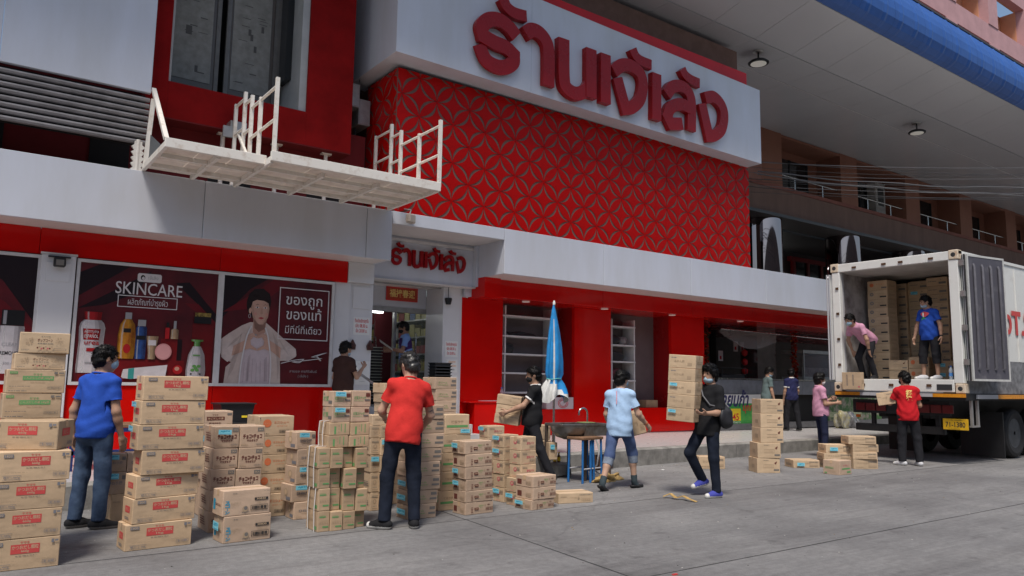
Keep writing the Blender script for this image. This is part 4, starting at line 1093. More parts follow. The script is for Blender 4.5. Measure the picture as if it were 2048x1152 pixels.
# steel handrail by the entrance steps
hr = empty('handrail', (6.05, 12.15, 0.28), 0, 'bent stainless handrail in front of the entrance', 'handrail')
MB().tube([(-0.35, 0.9, 1.25), (-0.1, 0.5, 1.25), (0.05, 0.05, 1.02), (0.06, 0.0, 0.95), (0.06, 0.0, 0.0)], 0.025, STEEL, 10).build('rail', hr)
MB().cyl((-0.3, 0.85, 0), (-0.3, 0.85, 1.24), 0.025, STEEL, 10).build('post', hr)
# ================================================================== WINDOW POSTERS (flat print in white frames)
def pm(name, col, var=0.0, scale=4, col2=None, rough=0.35): return mat('poster_' + name, col, rough=rough, var=var, scale=scale, col2=col2)
MARO = pm('maroon', (0.115, 0.010, 0.014), 0.6, 1.3, (0.055, 0.005, 0.008))
MARD = pm('dark', (0.012, 0.004, 0.006))
MARR = pm('fold_red', (0.13, 0.006, 0.010))
PWH = pm('white', (0.62, 0.58, 0.58)); PCR = pm('cream', (0.60, 0.55, 0.56), 0.15, 9); PRD = pm('red', (0.36, 0.012, 0.015)); PBR = pm('redblock', (0.17, 0.006, 0.008), 0.3, 3)
PGOLD = pm('oil', (0.50, 0.24, 0.02), 0.4, 6, (0.34, 0.10, 0.01)); PBLU = pm('blue', (0.03, 0.08, 0.26), 0.5, 7); PTAN = pm('tan', (0.45, 0.30, 0.18), 0.4, 5)
PPNK = pm('pink', (0.52, 0.22, 0.22)); PGRN = pm('green', (0.12, 0.30, 0.08)); PTEAL = pm('teal', (0.04, 0.26, 0.24)); PBLK = pm('black', (0.012, 0.011, 0.012)); PGRY = pm('grey', (0.30, 0.29, 0.30))
PSKIN = pm('skin', (0.56, 0.34, 0.26), 0.12, 5); PSKD = pm('skin_shade', (0.44, 0.25, 0.19)); PBLOU = pm('blouse', (0.60, 0.49, 0.44), 0.2, 3, (0.47, 0.37, 0.33)); PINN = pm('inner_dress', (0.56, 0.46, 0.48), 0.1, 12); PHAIR = pm('hair', (0.016, 0.007, 0.006), 0.3, 12); PLIP = pm('lip', (0.40, 0.05, 0.06))
PSHD = mat('poster_ink_shade', (0.02, 0.0, 0.0), rough=0.4, alpha=0.34); PSHD2 = mat('poster_ink_half', (0.02, 0.0, 0.0), rough=0.4, alpha=0.16); PSHN = mat('poster_ink_shine', (0.8, 0.78, 0.76), rough=0.4, alpha=0.30)
class Poster:
    def __init__(s, x0, x1, z0, z1, label):
        s.o = empty('window_poster', ((x0 + x1) / 2, YR - 0.005, z0), 0, label, 'poster')
        s.x, s.z, s.n = s.o.location.x, z0, 0
        s.w, s.h = (x1 - x0) / 2, z1 - z0
        f = 0.045
        for nm, lo, hi in (('frame_bottom', (-s.w - f, -0.02, -f), (s.w + f, 0.06, 0)), ('frame_top', (-s.w - f, -0.02, s.h), (s.w + f, 0.06, s.h + f)),
                           ('frame_side', (-s.w - f, -0.02, 0.001), (-s.w, 0.06, s.h - 0.001)), ('frame_side', (s.w, -0.02, 0.001), (s.w + f, 0.06, s.h - 0.001))):
            plate(nm, s.o, lo, hi, WFRM)
        plate('sheet', s.o, (-s.w, 0.012, 0), (s.w, 0.04, s.h), MARO)
    def shape(s, name, pts, m, par=None):
        s.n += 1
        y = 0.011 - s.n * 0.0004
        q = [(min(max(x - s.x, -s.w + 0.001), s.w - 0.001), min(max(z - s.z, 0.001), s.h - 0.001)) for x, z in pts]
        a = sum(q[i - 1][0] * q[i][1] - q[i][0] * q[i - 1][1] for i in range(len(q)))
        if a < 0: q = q[::-1]
        b_ = MB(); b_.add([(x, y, z) for x, z in q], [tuple(range(len(q)))], m)
        return b_.build(name, par or s.o)
    def text(s, t, x, z, size, m, fit, bold=0.0, par=None):
        s.n += 1
        b_ = MB(); text_on(b_, t, x - s.x, z - s.z, 0.011 - s.n * 0.0004, size, m, bold, fit=fit)
        return b_.build('lettering', par or s.o)
    def rect(s, name, x0, x1, z0, z1, m, par=None): return s.shape(name, [(x0, z0), (x1, z0), (x1, z1), (x0, z1)], m, par)
    def oval(s, name, x, z, rx, rz, m, par=None, n=22, a0=0, a1=6.2832): return s.shape(name, [(x + rx * math.cos(a0 + (a1 - a0) * k / n), z + rz * math.sin(a0 + (a1 - a0) * k / n)) for k in range(n + (a1 - a0 < 6.28))], m, par)
    def sil(s, name, x, prof, m, par=None):
        """symmetric silhouette from (half width, height) pairs"""
        o = s.shape(name, [(x + w, z) for w, z in prof] + [(x - w, z) for w, z in reversed(prof)], m, par)
        s.shape('printed_shade', [(x + w * 0.98, z) for w, z in prof] + [(x + w * 0.52, z) for w, z in reversed(prof)], PSHD)
        s.shape('printed_shade', [(x + w * 0.52, z) for w, z in prof] + [(x + w * 0.2, z) for w, z in reversed(prof)], PSHD2)
        s.shape('printed_shade', [(x - w * 0.86, z) for w, z in prof] + [(x - w * 0.99, z) for w, z in reversed(prof)], PSHD)
        s.shape('printed_shine', [(x - w * 0.45, z) for w, z in prof] + [(x - w * 0.66, z) for w, z in reversed(prof)], PSHN)
        return o
    def line(s, name, pts, w, m):
        s.n += 1
        b_ = MB(); ribbon(b_, [(x - s.x, z - s.z) for x, z in pts], w, 0.011 - s.n * 0.0004 - 0.0003, 0.0115 - s.n * 0.0004, m, 5)
        return b_.build(name, s.o)
    def outline(s, x0, x1, z0, z1, w, m):
        s.rect('border_line', x0, x1, z0, z0 + w, m); s.rect('border_line', x0, x1, z1 - w, z1, m)
        s.rect('border_line', x0, x0 + w, z0 + w, z1 - w, m); s.rect('border_line', x1 - w, x1, z0 + w, z1 - w, m)

# poster of the remover bottle, cut by the picture edge
p = Poster(-1.4, 0.90, 1.36, 3.10, 'dark red poster of a white remover bottle at the left picture edge')
p.shape('printed_fold', [(-0.2, 3.1), (0.9, 3.1), (0.9, 2.2), (0.5, 2.75)], MARD); p.shape('printed_fold', [(-0.2, 2.9), (0.55, 2.45), (0.9, 2.1), (0.9, 1.9), (0.2, 2.5)], MARR)
p.rect('printed_podium', -0.2, 0.9, 1.36, 1.48, PBR)
bt = p.sil('printed_bottle', 0.66, [(0.15, 1.46), (0.15, 2.09), (0.145, 2.12)], PCR); p.rect('printed_cap', 0.53, 0.80, 2.125, 2.34, PBLK); p.rect('printed_highlight', 0.55, 0.59, 2.14, 2.33, PGRY)
p.text('CLEAN', 0.66, 1.86, 0.07, PGRY, 0.2); p.text('REMOVER', 0.66, 1.74, 0.07, PBLK, 0.24, 0.01); p.text('500 ml', 0.66, 1.6, 0.05, PGRY, 0.14)

# skincare poster
p = Poster(1.43, 3.385, 1.36, 3.10, 'dark red skincare poster showing bottles and jars')
p.shape('printed_fold', [(1.43, 2.3), (1.43, 2.6), (2.1, 3.1), (1.7, 3.1), (1.43, 2.95)], MARD)
p.shape('printed_fold', [(1.43, 2.42), (1.9, 2.72), (2.4, 3.06), (2.2, 2.7), (1.8, 2.5)], MARD)
p.shape('printed_fold', [(2.75, 2.9), (2.95, 2.93), (3.385, 2.45), (3.385, 2.2), (3.2, 2.5)], MARD)
p.shape('printed_fold', [(2.9, 2.6), (3.3, 2.3), (3.385, 2.22), (3.385, 2.32), (3.1, 2.6)], MARR)
p.rect('printed_podium', 1.5, 2.95, 1.36, 1.70, PBR); p.rect('printed_podium', 2.59, 2.90, 1.70, 2.03, PBR); p.rect('printed_podium', 3.04, 3.36, 1.45, 2.29, PBR); p.rect('printed_shadow', 2.83, 2.90, 1.70, 2.03, MARD)
p.shape('printed_tag', [(2.2, 2.9), (2.22, 2.88), (2.52, 2.88), (2.54, 2.9), (2.54, 2.99), (2.52, 3.01), (2.22, 3.01), (2.2, 2.99)], PWH)
p.oval('printed_head', 2.275, 2.945, 0.032, 0.04, PBLK); p.oval('printed_face', 2.28, 2.935, 0.02, 0.025, PWH); p.text('เจ้เล้ง', 2.42, 2.945, 0.07, PGRY, 0.14)
p.text('SKINCARE', 2.38, 2.76, 0.26, PWH, 0.94, 0.004)
p.outline(1.95, 2.79, 2.48, 2.66, 0.012, PWH); p.text('ผลิตภัณฑ์บำรุงผิว', 2.37, 2.56, 0.13, PWH, 0.56)
cr = p.sil('printed_bottle', 1.645, [(0.165, 1.49), (0.175, 1.55), (0.16, 1.95), (0.17, 2.15), (0.15, 2.22), (0.11, 2.26)], PCR); p.sil('printed_cap', 1.645, [(0.105, 2.262), (0.115, 2.38)], PRD)
p.sil('printed_label', 1.642, [(0.10, 1.97), (0.115, 2.13)], PRD); p.text('INSTITUTO', 1.642, 2.085, 0.05, PWH, 0.18, 0.01); p.text('ESPAÑOL', 1.642, 2.02, 0.07, PWH, 0.18, 0.012)
p.text('urea', 1.65, 1.93, 0.1, PRD, 0.19, 0.015); p.rect('printed_label', 1.59, 1.74, 1.80, 1.85, PRD); p.rect('printed_line', 1.58, 1.74, 1.63, 1.645, PGRY)
p.sil('printed_bottle', 2.11, [(0.10, 1.71), (0.115, 1.76), (0.12, 2.05), (0.10, 2.22), (0.05, 2.30)], PGOLD); p.rect('printed_cap', 2.07, 2.16, 2.302, 2.40, PGRY); p.rect('printed_label', 2.06, 2.16, 2.10, 2.16, PBLK); p.oval('printed_label', 2.12, 1.86, 0.05, 0.07, PRD)
p.sil('printed_bottle', 2.305, [(0.07, 1.71), (0.075, 1.80), (0.075, 2.18), (0.06, 2.2)], PBLU); p.rect('printed_cap', 2.25, 2.36, 2.205, 2.30, PGRY); p.rect('printed_label', 2.24, 2.37, 2.0, 2.06, PBLK)
p.sil('printed_tube', 2.465, [(0.05, 1.71), (0.055, 1.82), (0.085, 2.06)], PTAN); p.rect('printed_label', 2.41, 2.52, 1.92, 2.0, PCR)
p.rect('printed_vial', 2.64, 2.70, 2.03, 2.2, PRD); p.rect('printed_cap', 2.65, 2.69, 2.2, 2.28, PBLK); p.sil('printed_vial', 2.775, [(0.055, 2.03), (0.055, 2.17), (0.025, 2.19)], PTAN); p.rect('printed_cap', 2.755, 2.795, 2.19, 2.31, PGRY)
p.oval('printed_compact', 2.63, 1.83, 0.12, 0.125, PPNK); p.oval('printed_compact', 2.63, 1.83, 0.10, 0.105, pm('pink2', (0.58, 0.28, 0.28)))
p.rect('printed_jar', 3.05, 3.31, 2.29, 2.40, PBLK); p.rect('printed_lid', 3.06, 3.30, 2.40, 2.46, pm('gold', (0.35, 0.24, 0.06), 0.8, 20))
p.sil('printed_bottle', 3.115, [(0.14, 1.46), (0.145, 1.56), (0.12, 1.8), (0.06, 1.93)], PCR); p.sil('printed_cap', 3.115, [(0.045, 1.93), (0.045, 2.0), (0.09, 2.01), (0.09, 2.035)], PGRN)
for k in range(5): p.oval('printed_leaf', 3.07 + 0.022 * k, 1.56 + 0.03 * ((k * 2) % 3), 0.03, 0.022, PGRN)
p.rect('printed_line', 3.06, 3.17, 1.78, 1.80, PGRN); p.oval('printed_dot', 3.05, 1.5, 0.016, 0.01, PBLK); p.oval('printed_dot', 3.18, 1.5, 0.016, 0.01, PBLK)
p.shape('printed_tube', [(2.07, 1.44), (2.09, 1.42), (2.2, 1.41), (2.68, 1.45), (2.70, 1.63), (2.2, 1.57), (2.09, 1.55)], PCR); p.shape('printed_band', [(2.16, 1.412), (2.24, 1.413), (2.24, 1.575), (2.16, 1.56)], PTEAL)
p.oval('printed_ball', 2.85, 1.56, 0.07, 0.07, PRD); p.oval('printed_highlight', 2.84, 1.575, 0.035, 0.03, pm('glow', (0.5, 0.25, 0.18)))

# heart-hands poster
p = Poster(3.475, 5.32, 1.36, 3.10, 'maroon poster of a smiling woman making a heart with her hands')
p.shape('printed_fold', [(3.475, 2.4), (3.475, 3.1), (4.2, 3.1), (3.9, 2.9)], MARD); p.shape('printed_fold', [(3.475, 2.5), (3.9, 2.8), (4.3, 3.1), (4.6, 3.1), (4.0, 2.6)], MARR)
p.shape('printed_blouse', [(3.56, 1.36), (3.58, 1.62), (3.66, 1.7), (3.52, 1.76), (3.475, 1.86), (3.475, 2.06), (3.6, 2.16), (3.8, 2.30), (3.93, 2.36), (4.2, 2.36), (4.3, 2.28), (4.52, 2.1), (4.72, 1.95), (4.74, 1.84), (4.6, 1.74), (4.46, 1.74), (4.48, 1.36)], PBLOU)
p.shape('printed_dress', [(3.80, 1.36), (3.82, 1.7), (3.88, 2.1), (4.0, 2.22), (4.14, 2.22), (4.24, 2.1), (4.3, 1.7), (4.30, 1.36)], PINN)
p.shape('printed_neck', [(3.98, 2.2), (4.07, 2.12), (4.18, 2.2), (4.2, 2.44), (3.98, 2.46)], PSKD)
p.oval('printed_hair', 4.05, 2.66, 0.195, 0.25, PHAIR); p.oval('printed_hair', 4.0, 2.76, 0.12, 0.13, PHAIR)
p.shape('printed_face', [(3.93, 2.70), (3.94, 2.56), (3.97, 2.44), (4.04, 2.345), (4.10, 2.325), (4.17, 2.355), (4.22, 2.46), (4.235, 2.6), (4.225, 2.72), (4.15, 2.80), (4.03, 2.80)], PSKIN)
p.oval('printed_ear', 3.92, 2.55, 0.022, 0.05, PSKIN); p.oval('printed_earring', 3.915, 2.46, 0.022, 0.035, PGRY); p.oval('printed_earring', 3.915, 2.46, 0.013, 0.024, MARO)
p.shape('printed_hair', [(3.89, 2.56), (3.935, 2.62), (3.955, 2.70), (4.02, 2.735), (4.14, 2.725), (4.215, 2.69), (4.242, 2.58), (4.262, 2.72), (4.23, 2.85), (4.12, 2.93), (3.97, 2.91), (3.88, 2.78)], PHAIR)
for x in (4.035, 4.165):
    p.shape('printed_brow', [(x - 0.04, 2.645), (x, 2.66), (x + 0.035, 2.65), (x, 2.668)], PHAIR); p.oval('printed_eye', x, 2.61, 0.03, 0.013, PWH); p.oval('printed_iris', x, 2.61, 0.012, 0.012, PHAIR)
p.shape('printed_nose', [(4.10, 2.6), (4.085, 2.51), (4.105, 2.495), (4.13, 2.51), (4.115, 2.6)], PSKD)
p.shape('printed_lips', [(4.055, 2.435), (4.10, 2.455), (4.155, 2.44), (4.11, 2.415)], PLIP)
p.shape('printed_sleeve', [(3.50, 1.78), (3.60, 1.70), (3.70, 1.78), (3.72, 1.92), (3.62, 2.02), (3.5, 1.98)], pm('sleeve', (0.62, 0.51, 0.47), 0.2, 6)); p.shape('printed_sleeve', [(4.42, 1.88), (4.46, 1.76), (4.6, 1.74), (4.73, 1.82), (4.72, 1.94), (4.58, 2.0)], MATS['poster_sleeve'])
p.shape('printed_arm', [(3.66, 1.80), (3.84, 1.88), (3.9, 2.0), (3.86, 2.06), (3.68, 1.96)], PSKIN); p.shape('printed_arm', [(4.46, 1.78), (4.30, 1.90), (4.22, 2.02), (4.26, 2.08), (4.46, 1.96)], PSKIN)
for sx, cx in ((1, 3.86), (-1, 4.265)):
    p.shape('printed_hand', [(cx, 1.90), (cx + sx * 0.08, 1.93), (cx + sx * 0.20, 1.895), (cx + sx * 0.195, 1.93), (cx + sx * 0.10, 1.99), (cx + sx * 0.09, 2.06), (cx + sx * 0.13, 2.12), (cx + sx * 0.2, 2.10), (cx + sx * 0.2, 2.14), (cx + sx * 0.12, 2.19), (cx + sx * 0.03, 2.15), (cx - sx * 0.02, 2.02)], PSKIN)
    for k in range(3): p.line('printed_finger_line', [(cx + sx * 0.03, 2.13 - 0.03 * k), (cx + sx * 0.12, 2.17 - 0.035 * k)], 0.004, PSKD)
p.oval('printed_ring', 4.03, 2.155, 0.02, 0.012, PGRY)
for k in range(7): p.line('printed_crease', [(3.86 + 0.07 * k, 1.38), (3.87 + 0.065 * k, 1.7 + 0.03 * (k % 3))], 0.006, pm('crease', (0.40, 0.31, 0.33)))
p.line('printed_hem', [(3.80, 1.36), (3.82, 1.7), (3.88, 2.1), (3.95, 2.3)], 0.02, PWH); p.line('printed_hem', [(4.30, 1.36), (4.3, 1.7), (4.24, 2.1), (4.18, 2.28)], 0.02, PWH)
p.shape('printed_shade', [(4.15, 2.80), (4.225, 2.72), (4.235, 2.6), (4.22, 2.46), (4.17, 2.355), (4.13, 2.335), (4.18, 2.46), (4.2, 2.62)], PSHD2); p.shape('printed_shade', [(3.93, 2.70), (3.94, 2.56), (3.97, 2.44), (4.03, 2.36), (3.99, 2.48), (3.97, 2.62)], PSHD2)
p.shape('printed_shade', [(3.98, 2.42), (4.07, 2.33), (4.14, 2.33), (4.19, 2.40), (4.17, 2.26), (4.07, 2.2), (4.0, 2.27)], PSHD)
for q in ([(3.60, 1.40), (3.66, 1.75), (3.74, 2.0), (3.80, 2.2), (3.78, 1.9), (3.70, 1.6)], [(4.42, 1.40), (4.40, 1.75), (4.36, 2.0), (4.30, 2.22), (4.40, 2.05), (4.46, 1.7)], [(3.55, 1.9), (3.68, 2.06), (3.84, 2.2), (3.72, 2.04)], [(4.6, 1.84), (4.52, 1.98), (4.42, 2.1), (4.5, 1.94)], [(3.9, 1.4), (3.92, 1.8), (3.96, 1.84), (3.95, 1.4)], [(4.2, 1.4), (4.2, 1.78), (4.23, 1.8), (4.25, 1.4)]): p.shape('printed_shade', q, PSHD2)
p.oval('printed_shine', 4.0, 2.80, 0.05, 0.025, PSHD2); p.oval('printed_cheek', 4.0, 2.5, 0.03, 0.025, pm('cheek', (0.56, 0.27, 0.22))); p.oval('printed_cheek', 4.19, 2.5, 0.022, 0.025, MATS['poster_cheek'])
p.outline(4.39, 5.27, 2.10, 2.98, 0.016, PWH)
p.text('ของถูก', 4.83, 2.77, 0.24, PWH, 0.64, 0.006); p.text('ของแท้', 4.83, 2.52, 0.24, PWH, 0.62, 0.006); p.text('มีที่นี่ที่เดียว', 4.83, 2.26, 0.17, PWH, 0.64)
p.line('printed_signature', [(4.47, 1.70), (4.7, 1.76), (4.86, 1.78), (4.78, 1.72), (4.66, 1.73), (4.9, 1.76), (5.18, 1.80), (5.0, 1.82), (5.12, 1.86), (5.26, 1.90), (5.08, 1.84), (5.16, 1.76)], 0.012, PWH)
p.text('สายชล ศรศิริพันธ์', 4.86, 1.57, 0.06, PGRY, 0.48); p.text('( เจ้เล้ง )', 4.86, 1.49, 0.055, PGRY, 0.18)
# ================================================================== CARDBOARD BOXES
CARD = mat('cardboard_tan', (0.59, 0.42, 0.265), rough=0.8, var=0.12, scale=7, bump=0.9, bscale=6, rand=0.17)
CARDP = mat('cardboard_pinkish', (0.53, 0.38, 0.27), rough=0.8, var=0.12, scale=7, bump=0.9, bscale=6, rand=0.17)
CARDL = mat('cardboard_pale', (0.60, 0.44, 0.285), rough=0.8, var=0.14, scale=7, bump=0.9, bscale=6, rand=0.17)
CARDD = mat('cardboard_brown', (0.51, 0.36, 0.225), rough=0.8, var=0.15, scale=7, bump=0.9, bscale=6, rand=0.17)
TAPE = mat('packing_tape', (0.60, 0.42, 0.26), rough=0.25, spec=0.6, rand=0.1)
SEAM = mat('carton_seam', (0.16, 0.09, 0.045), rough=0.9)
INK = {'red': mat('ink_red', (0.56, 0.07, 0.065), rough=0.6), 'grey': mat('ink_grey', (0.17, 0.155, 0.14), rough=0.7), 'green': mat('ink_green', (0.16, 0.32, 0.09), rough=0.7),
       'brown': mat('ink_brown', (0.13, 0.035, 0.025), rough=0.7), 'orange': mat('ink_orange', (0.62, 0.16, 0.06), rough=0.7), 'blue': mat('ink_blue', (0.03, 0.30, 0.46), rough=0.6),
       'slate': mat('ink_slate', (0.18, 0.18, 0.20), rough=0.7), 'card': CARD, 'white': WPR, 'faint': mat('ink_faint', (0.40, 0.29, 0.19), rough=0.8), 'pink': mat('ink_pink', (0.52, 0.12, 0.14), rough=0.7),
       'greenband': mat('ink_greenband', (0.13, 0.33, 0.12), rough=0.7), 'black': mat('ink_black', (0.03, 0.028, 0.028), rough=0.6)}
STKR = mat('sticker_sky', (0.22, 0.60, 0.72), rough=0.4)

class Face:
    """2-D drawing surface on a box side"""
    def __init__(s, mb, side, W, D, H):
        s.mb, s.W, s.H, s.k = mb, (W if side in 'fb' else D), H, 0
        e = 0.0009
        s.M = {'f': Matrix(((1, 0, 0, 0), (0, 0, -1, -e), (0, 1, 0, 0), (0, 0, 0, 1))),
               'l': Matrix(((0, 0, -1, -e), (-1, 0, 0, D), (0, 1, 0, 0), (0, 0, 0, 1))),
               'r': Matrix(((0, 0, 1, W + e), (1, 0, 0, 0), (0, 1, 0, 0), (0, 0, 0, 1)))}[side]
    def P(s, u, v): return s.M @ Vector((u * s.W, v * s.H, s.k * 0.00025))
    def rect(s, u0, u1, v0, v1, m):
        s.k += 1; s.mb.add([s.P(u0, v0), s.P(u1, v0), s.P(u1, v1), s.P(u0, v1)], [(0, 1, 2, 3)], INK[m])
    def disc(s, u, v, r, m, n=20):
        s.k += 1; a = s.W / s.H
        s.mb.add([s.P(u + r / a * math.cos(6.283 * k / n), v + r * math.sin(6.283 * k / n)) for k in range(n)], [tuple(range(n))], INK[m])
    def text(s, t, u, v, h, m, fit=None, bold=0.0, vert=False):
        s.k += 1
        me = text_mesh(t, 1.0, bold)
        xs = [q.co.x for q in me.vertices]; w = max(xs) - min(xs); cx = (max(xs) + min(xs)) / 2
        ys = [q.co.y for q in me.vertices]; hh = max(ys) - min(ys); cy = (max(ys) + min(ys)) / 2
        kx = (fit * s.W / w) if fit else h * s.H / hh
        ky = h * s.H / hh
        s.mb.mesh(me, INK[m], s.M @ Matrix.Translation((u * s.W, v * s.H, s.k * 0.00025)) @ Matrix.Diagonal((kx, ky, 1, 1)) @ Matrix.Translation((-cx, -cy, 0)))
    def code(s, u0, u1, v0, v1, m='grey', n=9):
        t = 0.05 * (v1 - v0) * 1.5; tu = t * s.H / s.W
        s.rect(u0, u1, v0, v0 + t, m); s.rect(u0, u1, v1 - t, v1, m); s.rect(u0, u0 + tu, v0, v1, m); s.rect(u1 - tu, u1, v0, v1, m)
        r = random.Random(int(u0 * 1000))
        for k in range(n):
            a = u0 + (u1 - u0) * (0.08 + 0.86 * k / n); s.rect(a, a + (u1 - u0) * r.uniform(0.02, 0.06), v0 + (v1 - v0) * 0.2, v1 - (v1 - v0) * 0.2, m)
    def lines(s, u0, u1, v0, v1, n, m='faint', seed=1):
        r = random.Random(seed); h = (v1 - v0) / (2 * n)
        for k in range(n):
            u = u0
            while u < u1:
                w = r.uniform(0.02, 0.07); s.rect(u, min(u + w, u1), v0 + 2 * k * h, v0 + 2 * k * h + h, m); u += w + r.uniform(0.008, 0.02)

def st_k(f, l, wt, code):
    f.rect(0.31, 0.71, 0.52, 0.82, 'red'); f.text('かつおだし顆粒', 0.51, 0.725, 0.135, 'card', 0.37, 0.012); f.text(wt, 0.51, 0.59, 0.10, 'card', 0.11, 0.012)
    f.text('ヤマキ', 0.5, 0.88, 0.08, 'red', 0.13, 0.02); f.lines(0.38, 0.64, 0.44, 0.48, 1, 'grey', 3)
    f.rect(0.07, 0.20, 0.80, 0.92, 'slate'); f.text(code, 0.135, 0.86, 0.08, 'card', 0.10, 0.01)
    f.rect(0.07, 0.32, 0.075, 0.085, 'slate'); f.rect(0.07, 0.32, 0.205, 0.215, 'slate'); f.text('鰹だし' + wt, 0.195, 0.145, 0.095, 'slate', 0.22, 0.005)
    f.code(0.76, 0.95, 0.15, 0.27, 'slate'); f.rect(0.87, 0.91, 0.80, 0.92, 'slate'); f.rect(0.92, 0.97, 0.84, 0.90, 'slate'); f.lines(0.68, 0.95, 0.31, 0.335, 1, 'faint', 5); f.lines(0.1, 0.4, 0.30, 0.33, 1, 'faint', 6)
    l.rect(0.3, 0.75, 0.42, 0.68, 'red'); l.text('だし', 0.52, 0.55, 0.12, 'card', 0.3); l.lines(0.3, 0.7, 0.14, 0.28, 2, 'slate', 2)
def st_kon(f, l, *a):
    f.rect(0.27, 0.80, 0.55, 0.73, 'greenband'); f.text('こんぶだしの素 140g袋', 0.535, 0.64, 0.11, 'card', 0.49, 0.01); f.text('ヤマキ', 0.52, 0.80, 0.1, 'greenband', 0.16, 0.02)
    f.rect(0.05, 0.18, 0.82, 0.92, 'greenband'); f.text('1634', 0.115, 0.87, 0.07, 'card', 0.09); f.lines(0.4, 0.66, 0.46, 0.50, 1, 'faint', 2); f.code(0.70, 0.94, 0.18, 0.28, 'grey'); f.rect(0.80, 0.86, 0.82, 0.92, 'grey'); f.rect(0.88, 0.97, 0.84, 0.9, 'grey'); f.lines(0.05, 0.4, 0.28, 0.32, 1, 'grey', 9); f.lines(0.05, 0.35, 0.08, 0.14, 1, 'grey', 4)
def st_pop(f, l, *a):
    f.text('ポップコーン', 0.5, 0.63, 0.17, 'brown', 0.30, 0.01); f.lines(0.36, 0.66, 0.46, 0.52, 1, 'grey', 3); f.lines(0.42, 0.60, 0.80, 0.85, 1, 'grey', 8)
    r = random.Random(4)
    for cx in (0.18, 0.78):
        for k in range(14): f.disc(cx + r.uniform(-0.07, 0.07), 0.6 + r.uniform(-0.14, 0.16), r.uniform(0.015, 0.04), 'faint', 8)
    for k in range(8): f.disc(0.36 + k * 0.04, 0.26 + 0.05 * math.sin(k * 2), 0.045, ['brown', 'faint', 'pink'][k % 3], 9)
    f.rect(0.68, 0.93, 0.14, 0.24, 'grey'); f.rect(0.69, 0.92, 0.155, 0.225, 'card'); f.lines(0.05, 0.2, 0.12, 0.2, 2, 'grey', 5); f.lines(0.05, 0.12, 0.88, 0.91, 1, 'grey', 5)
def st_choco(f, l, *a):
    f.text('チョコ×チョコ', 0.5, 0.52, 0.22, 'brown', 0.76, 0.05); f.text('マカダミア', 0.5, 0.33, 0.13, 'brown', 0.44, 0.045); f.rect(0.70, 0.95, 0.74, 0.92, 'grey'); f.text('24入', 0.825, 0.83, 0.1, 'card', 0.18)
    f.lines(0.06, 0.32, 0.1, 0.2, 2, 'faint', 3); f.lines(0.66, 0.92, 0.12, 0.2, 2, 'grey', 4)
    l.lines(0.25, 0.7, 0.3, 0.75, 4, 'brown', 6)
def st_scone(f, l, *a):
    for k, ch in enumerate('スコーン'): f.text(ch if ch != 'ー' else '｜', 0.10, 0.53 - k * 0.125, 0.13 if ch != 'ー' else 0.10, 'blue', 0.10 if ch != 'ー' else 0.015, 0.04)
    f.lines(0.2, 0.30, 0.86, 0.90, 1, 'grey', 3); f.text('たっぷりサイズ', 0.27, 0.50, 0.09, 'faint', 0.2); f.text('コーン', 0.27, 0.41, 0.08, 'faint', 0.14)
    f.disc(0.47, 0.24, 0.12, 'faint', 18); f.disc(0.48, 0.27, 0.075, 'grey', 14); f.lines(0.40, 0.56, 0.1, 0.15, 1, 'grey', 4); f.rect(0.66, 0.95, 0.56, 0.66, 'black'); f.text('30830', 0.8, 0.61, 0.07, 'card', 0.2, 0.01); f.text('75g×12', 0.81, 0.46, 0.09, 'faint', 0.2); f.code(0.58, 0.95, 0.17, 0.37, 'black', 14); f.lines(0.84, 0.97, 0.9, 0.92, 1, 'grey', 5)
    l.rect(0.1, 0.3, 0.2, 0.62, 'blue'); l.lines(0.3, 0.85, 0.4, 0.5, 2, 'brown', 3)
def st_mini(f, l, *a):
    f.disc(0.24, 0.64, 0.2, 'orange', 24); f.text('おいしい', 0.24, 0.64, 0.06, 'card', 0.14); f.text('ミニシュー', 0.64, 0.68, 0.12, 'orange', 0.42, 0.015); f.text('カスタード', 0.66, 0.50, 0.07, 'orange', 0.3); f.code(0.58, 0.86, 0.16, 0.30, 'black', 10); f.text('マルホン', 0.2, 0.13, 0.07, 'black', 0.2, 0.02); f.rect(0.02, 0.05, 0.85, 0.92, 'grey')
def st_ago(f, l, *a):
    f.rect(0.12, 0.72, 0.48, 0.68, 'brown'); f.text('あごだしの素', 0.42, 0.58, 0.11, 'card', 0.52, 0.01); f.text('ヤマキ', 0.4, 0.78, 0.1, 'brown', 0.2, 0.02); f.lines(0.2, 0.6, 0.3, 0.4, 1, 'brown', 2); f.rect(0.8, 0.96, 0.78, 0.88, 'grey')
    f.rect(0.80, 0.94, 0.2, 0.3, 'faint')
def st_aj(f, l, *a):
    f.text('ひねり揚', 0.5, 0.5, 0.16, 'slate', 0.62, 0.012); f.lines(0.3, 0.8, 0.33, 0.38, 1, 'faint', 3); f.rect(0.78, 0.95, 0.66, 0.84, 'grey'); f.lines(0.08, 0.3, 0.1, 0.2, 2, 'faint', 3); f.rect(0.62, 0.9, 0.12, 0.24, 'faint')
    l.disc(0.5, 0.55, 0.22, 'faint', 18); l.disc(0.5, 0.55, 0.13, 'card', 14); l.rect(0.55, 0.92, 0.12, 0.3, 'slate')
def st_ajg(f, l, *a):
    f.text('枝豆スナック', 0.42, 0.56, 0.2, 'greenband', 0.6, 0.03); f.lines(0.1, 0.6, 0.36, 0.42, 1, 'greenband', 3); f.rect(0.72, 0.94, 0.64, 0.86, 'brown'); f.rect(0.66, 0.94, 0.38, 0.48, 'grey'); f.lines(0.08, 0.3, 0.1, 0.2, 2, 'faint', 4)
    l.text('枝豆', 0.35, 0.5, 0.3, 'greenband', 0.5, 0.02); l.rect(0.6, 0.95, 0.2, 0.4, 'grey'); l.rect(0.1, 0.2, 0.75, 0.85, 'grey')
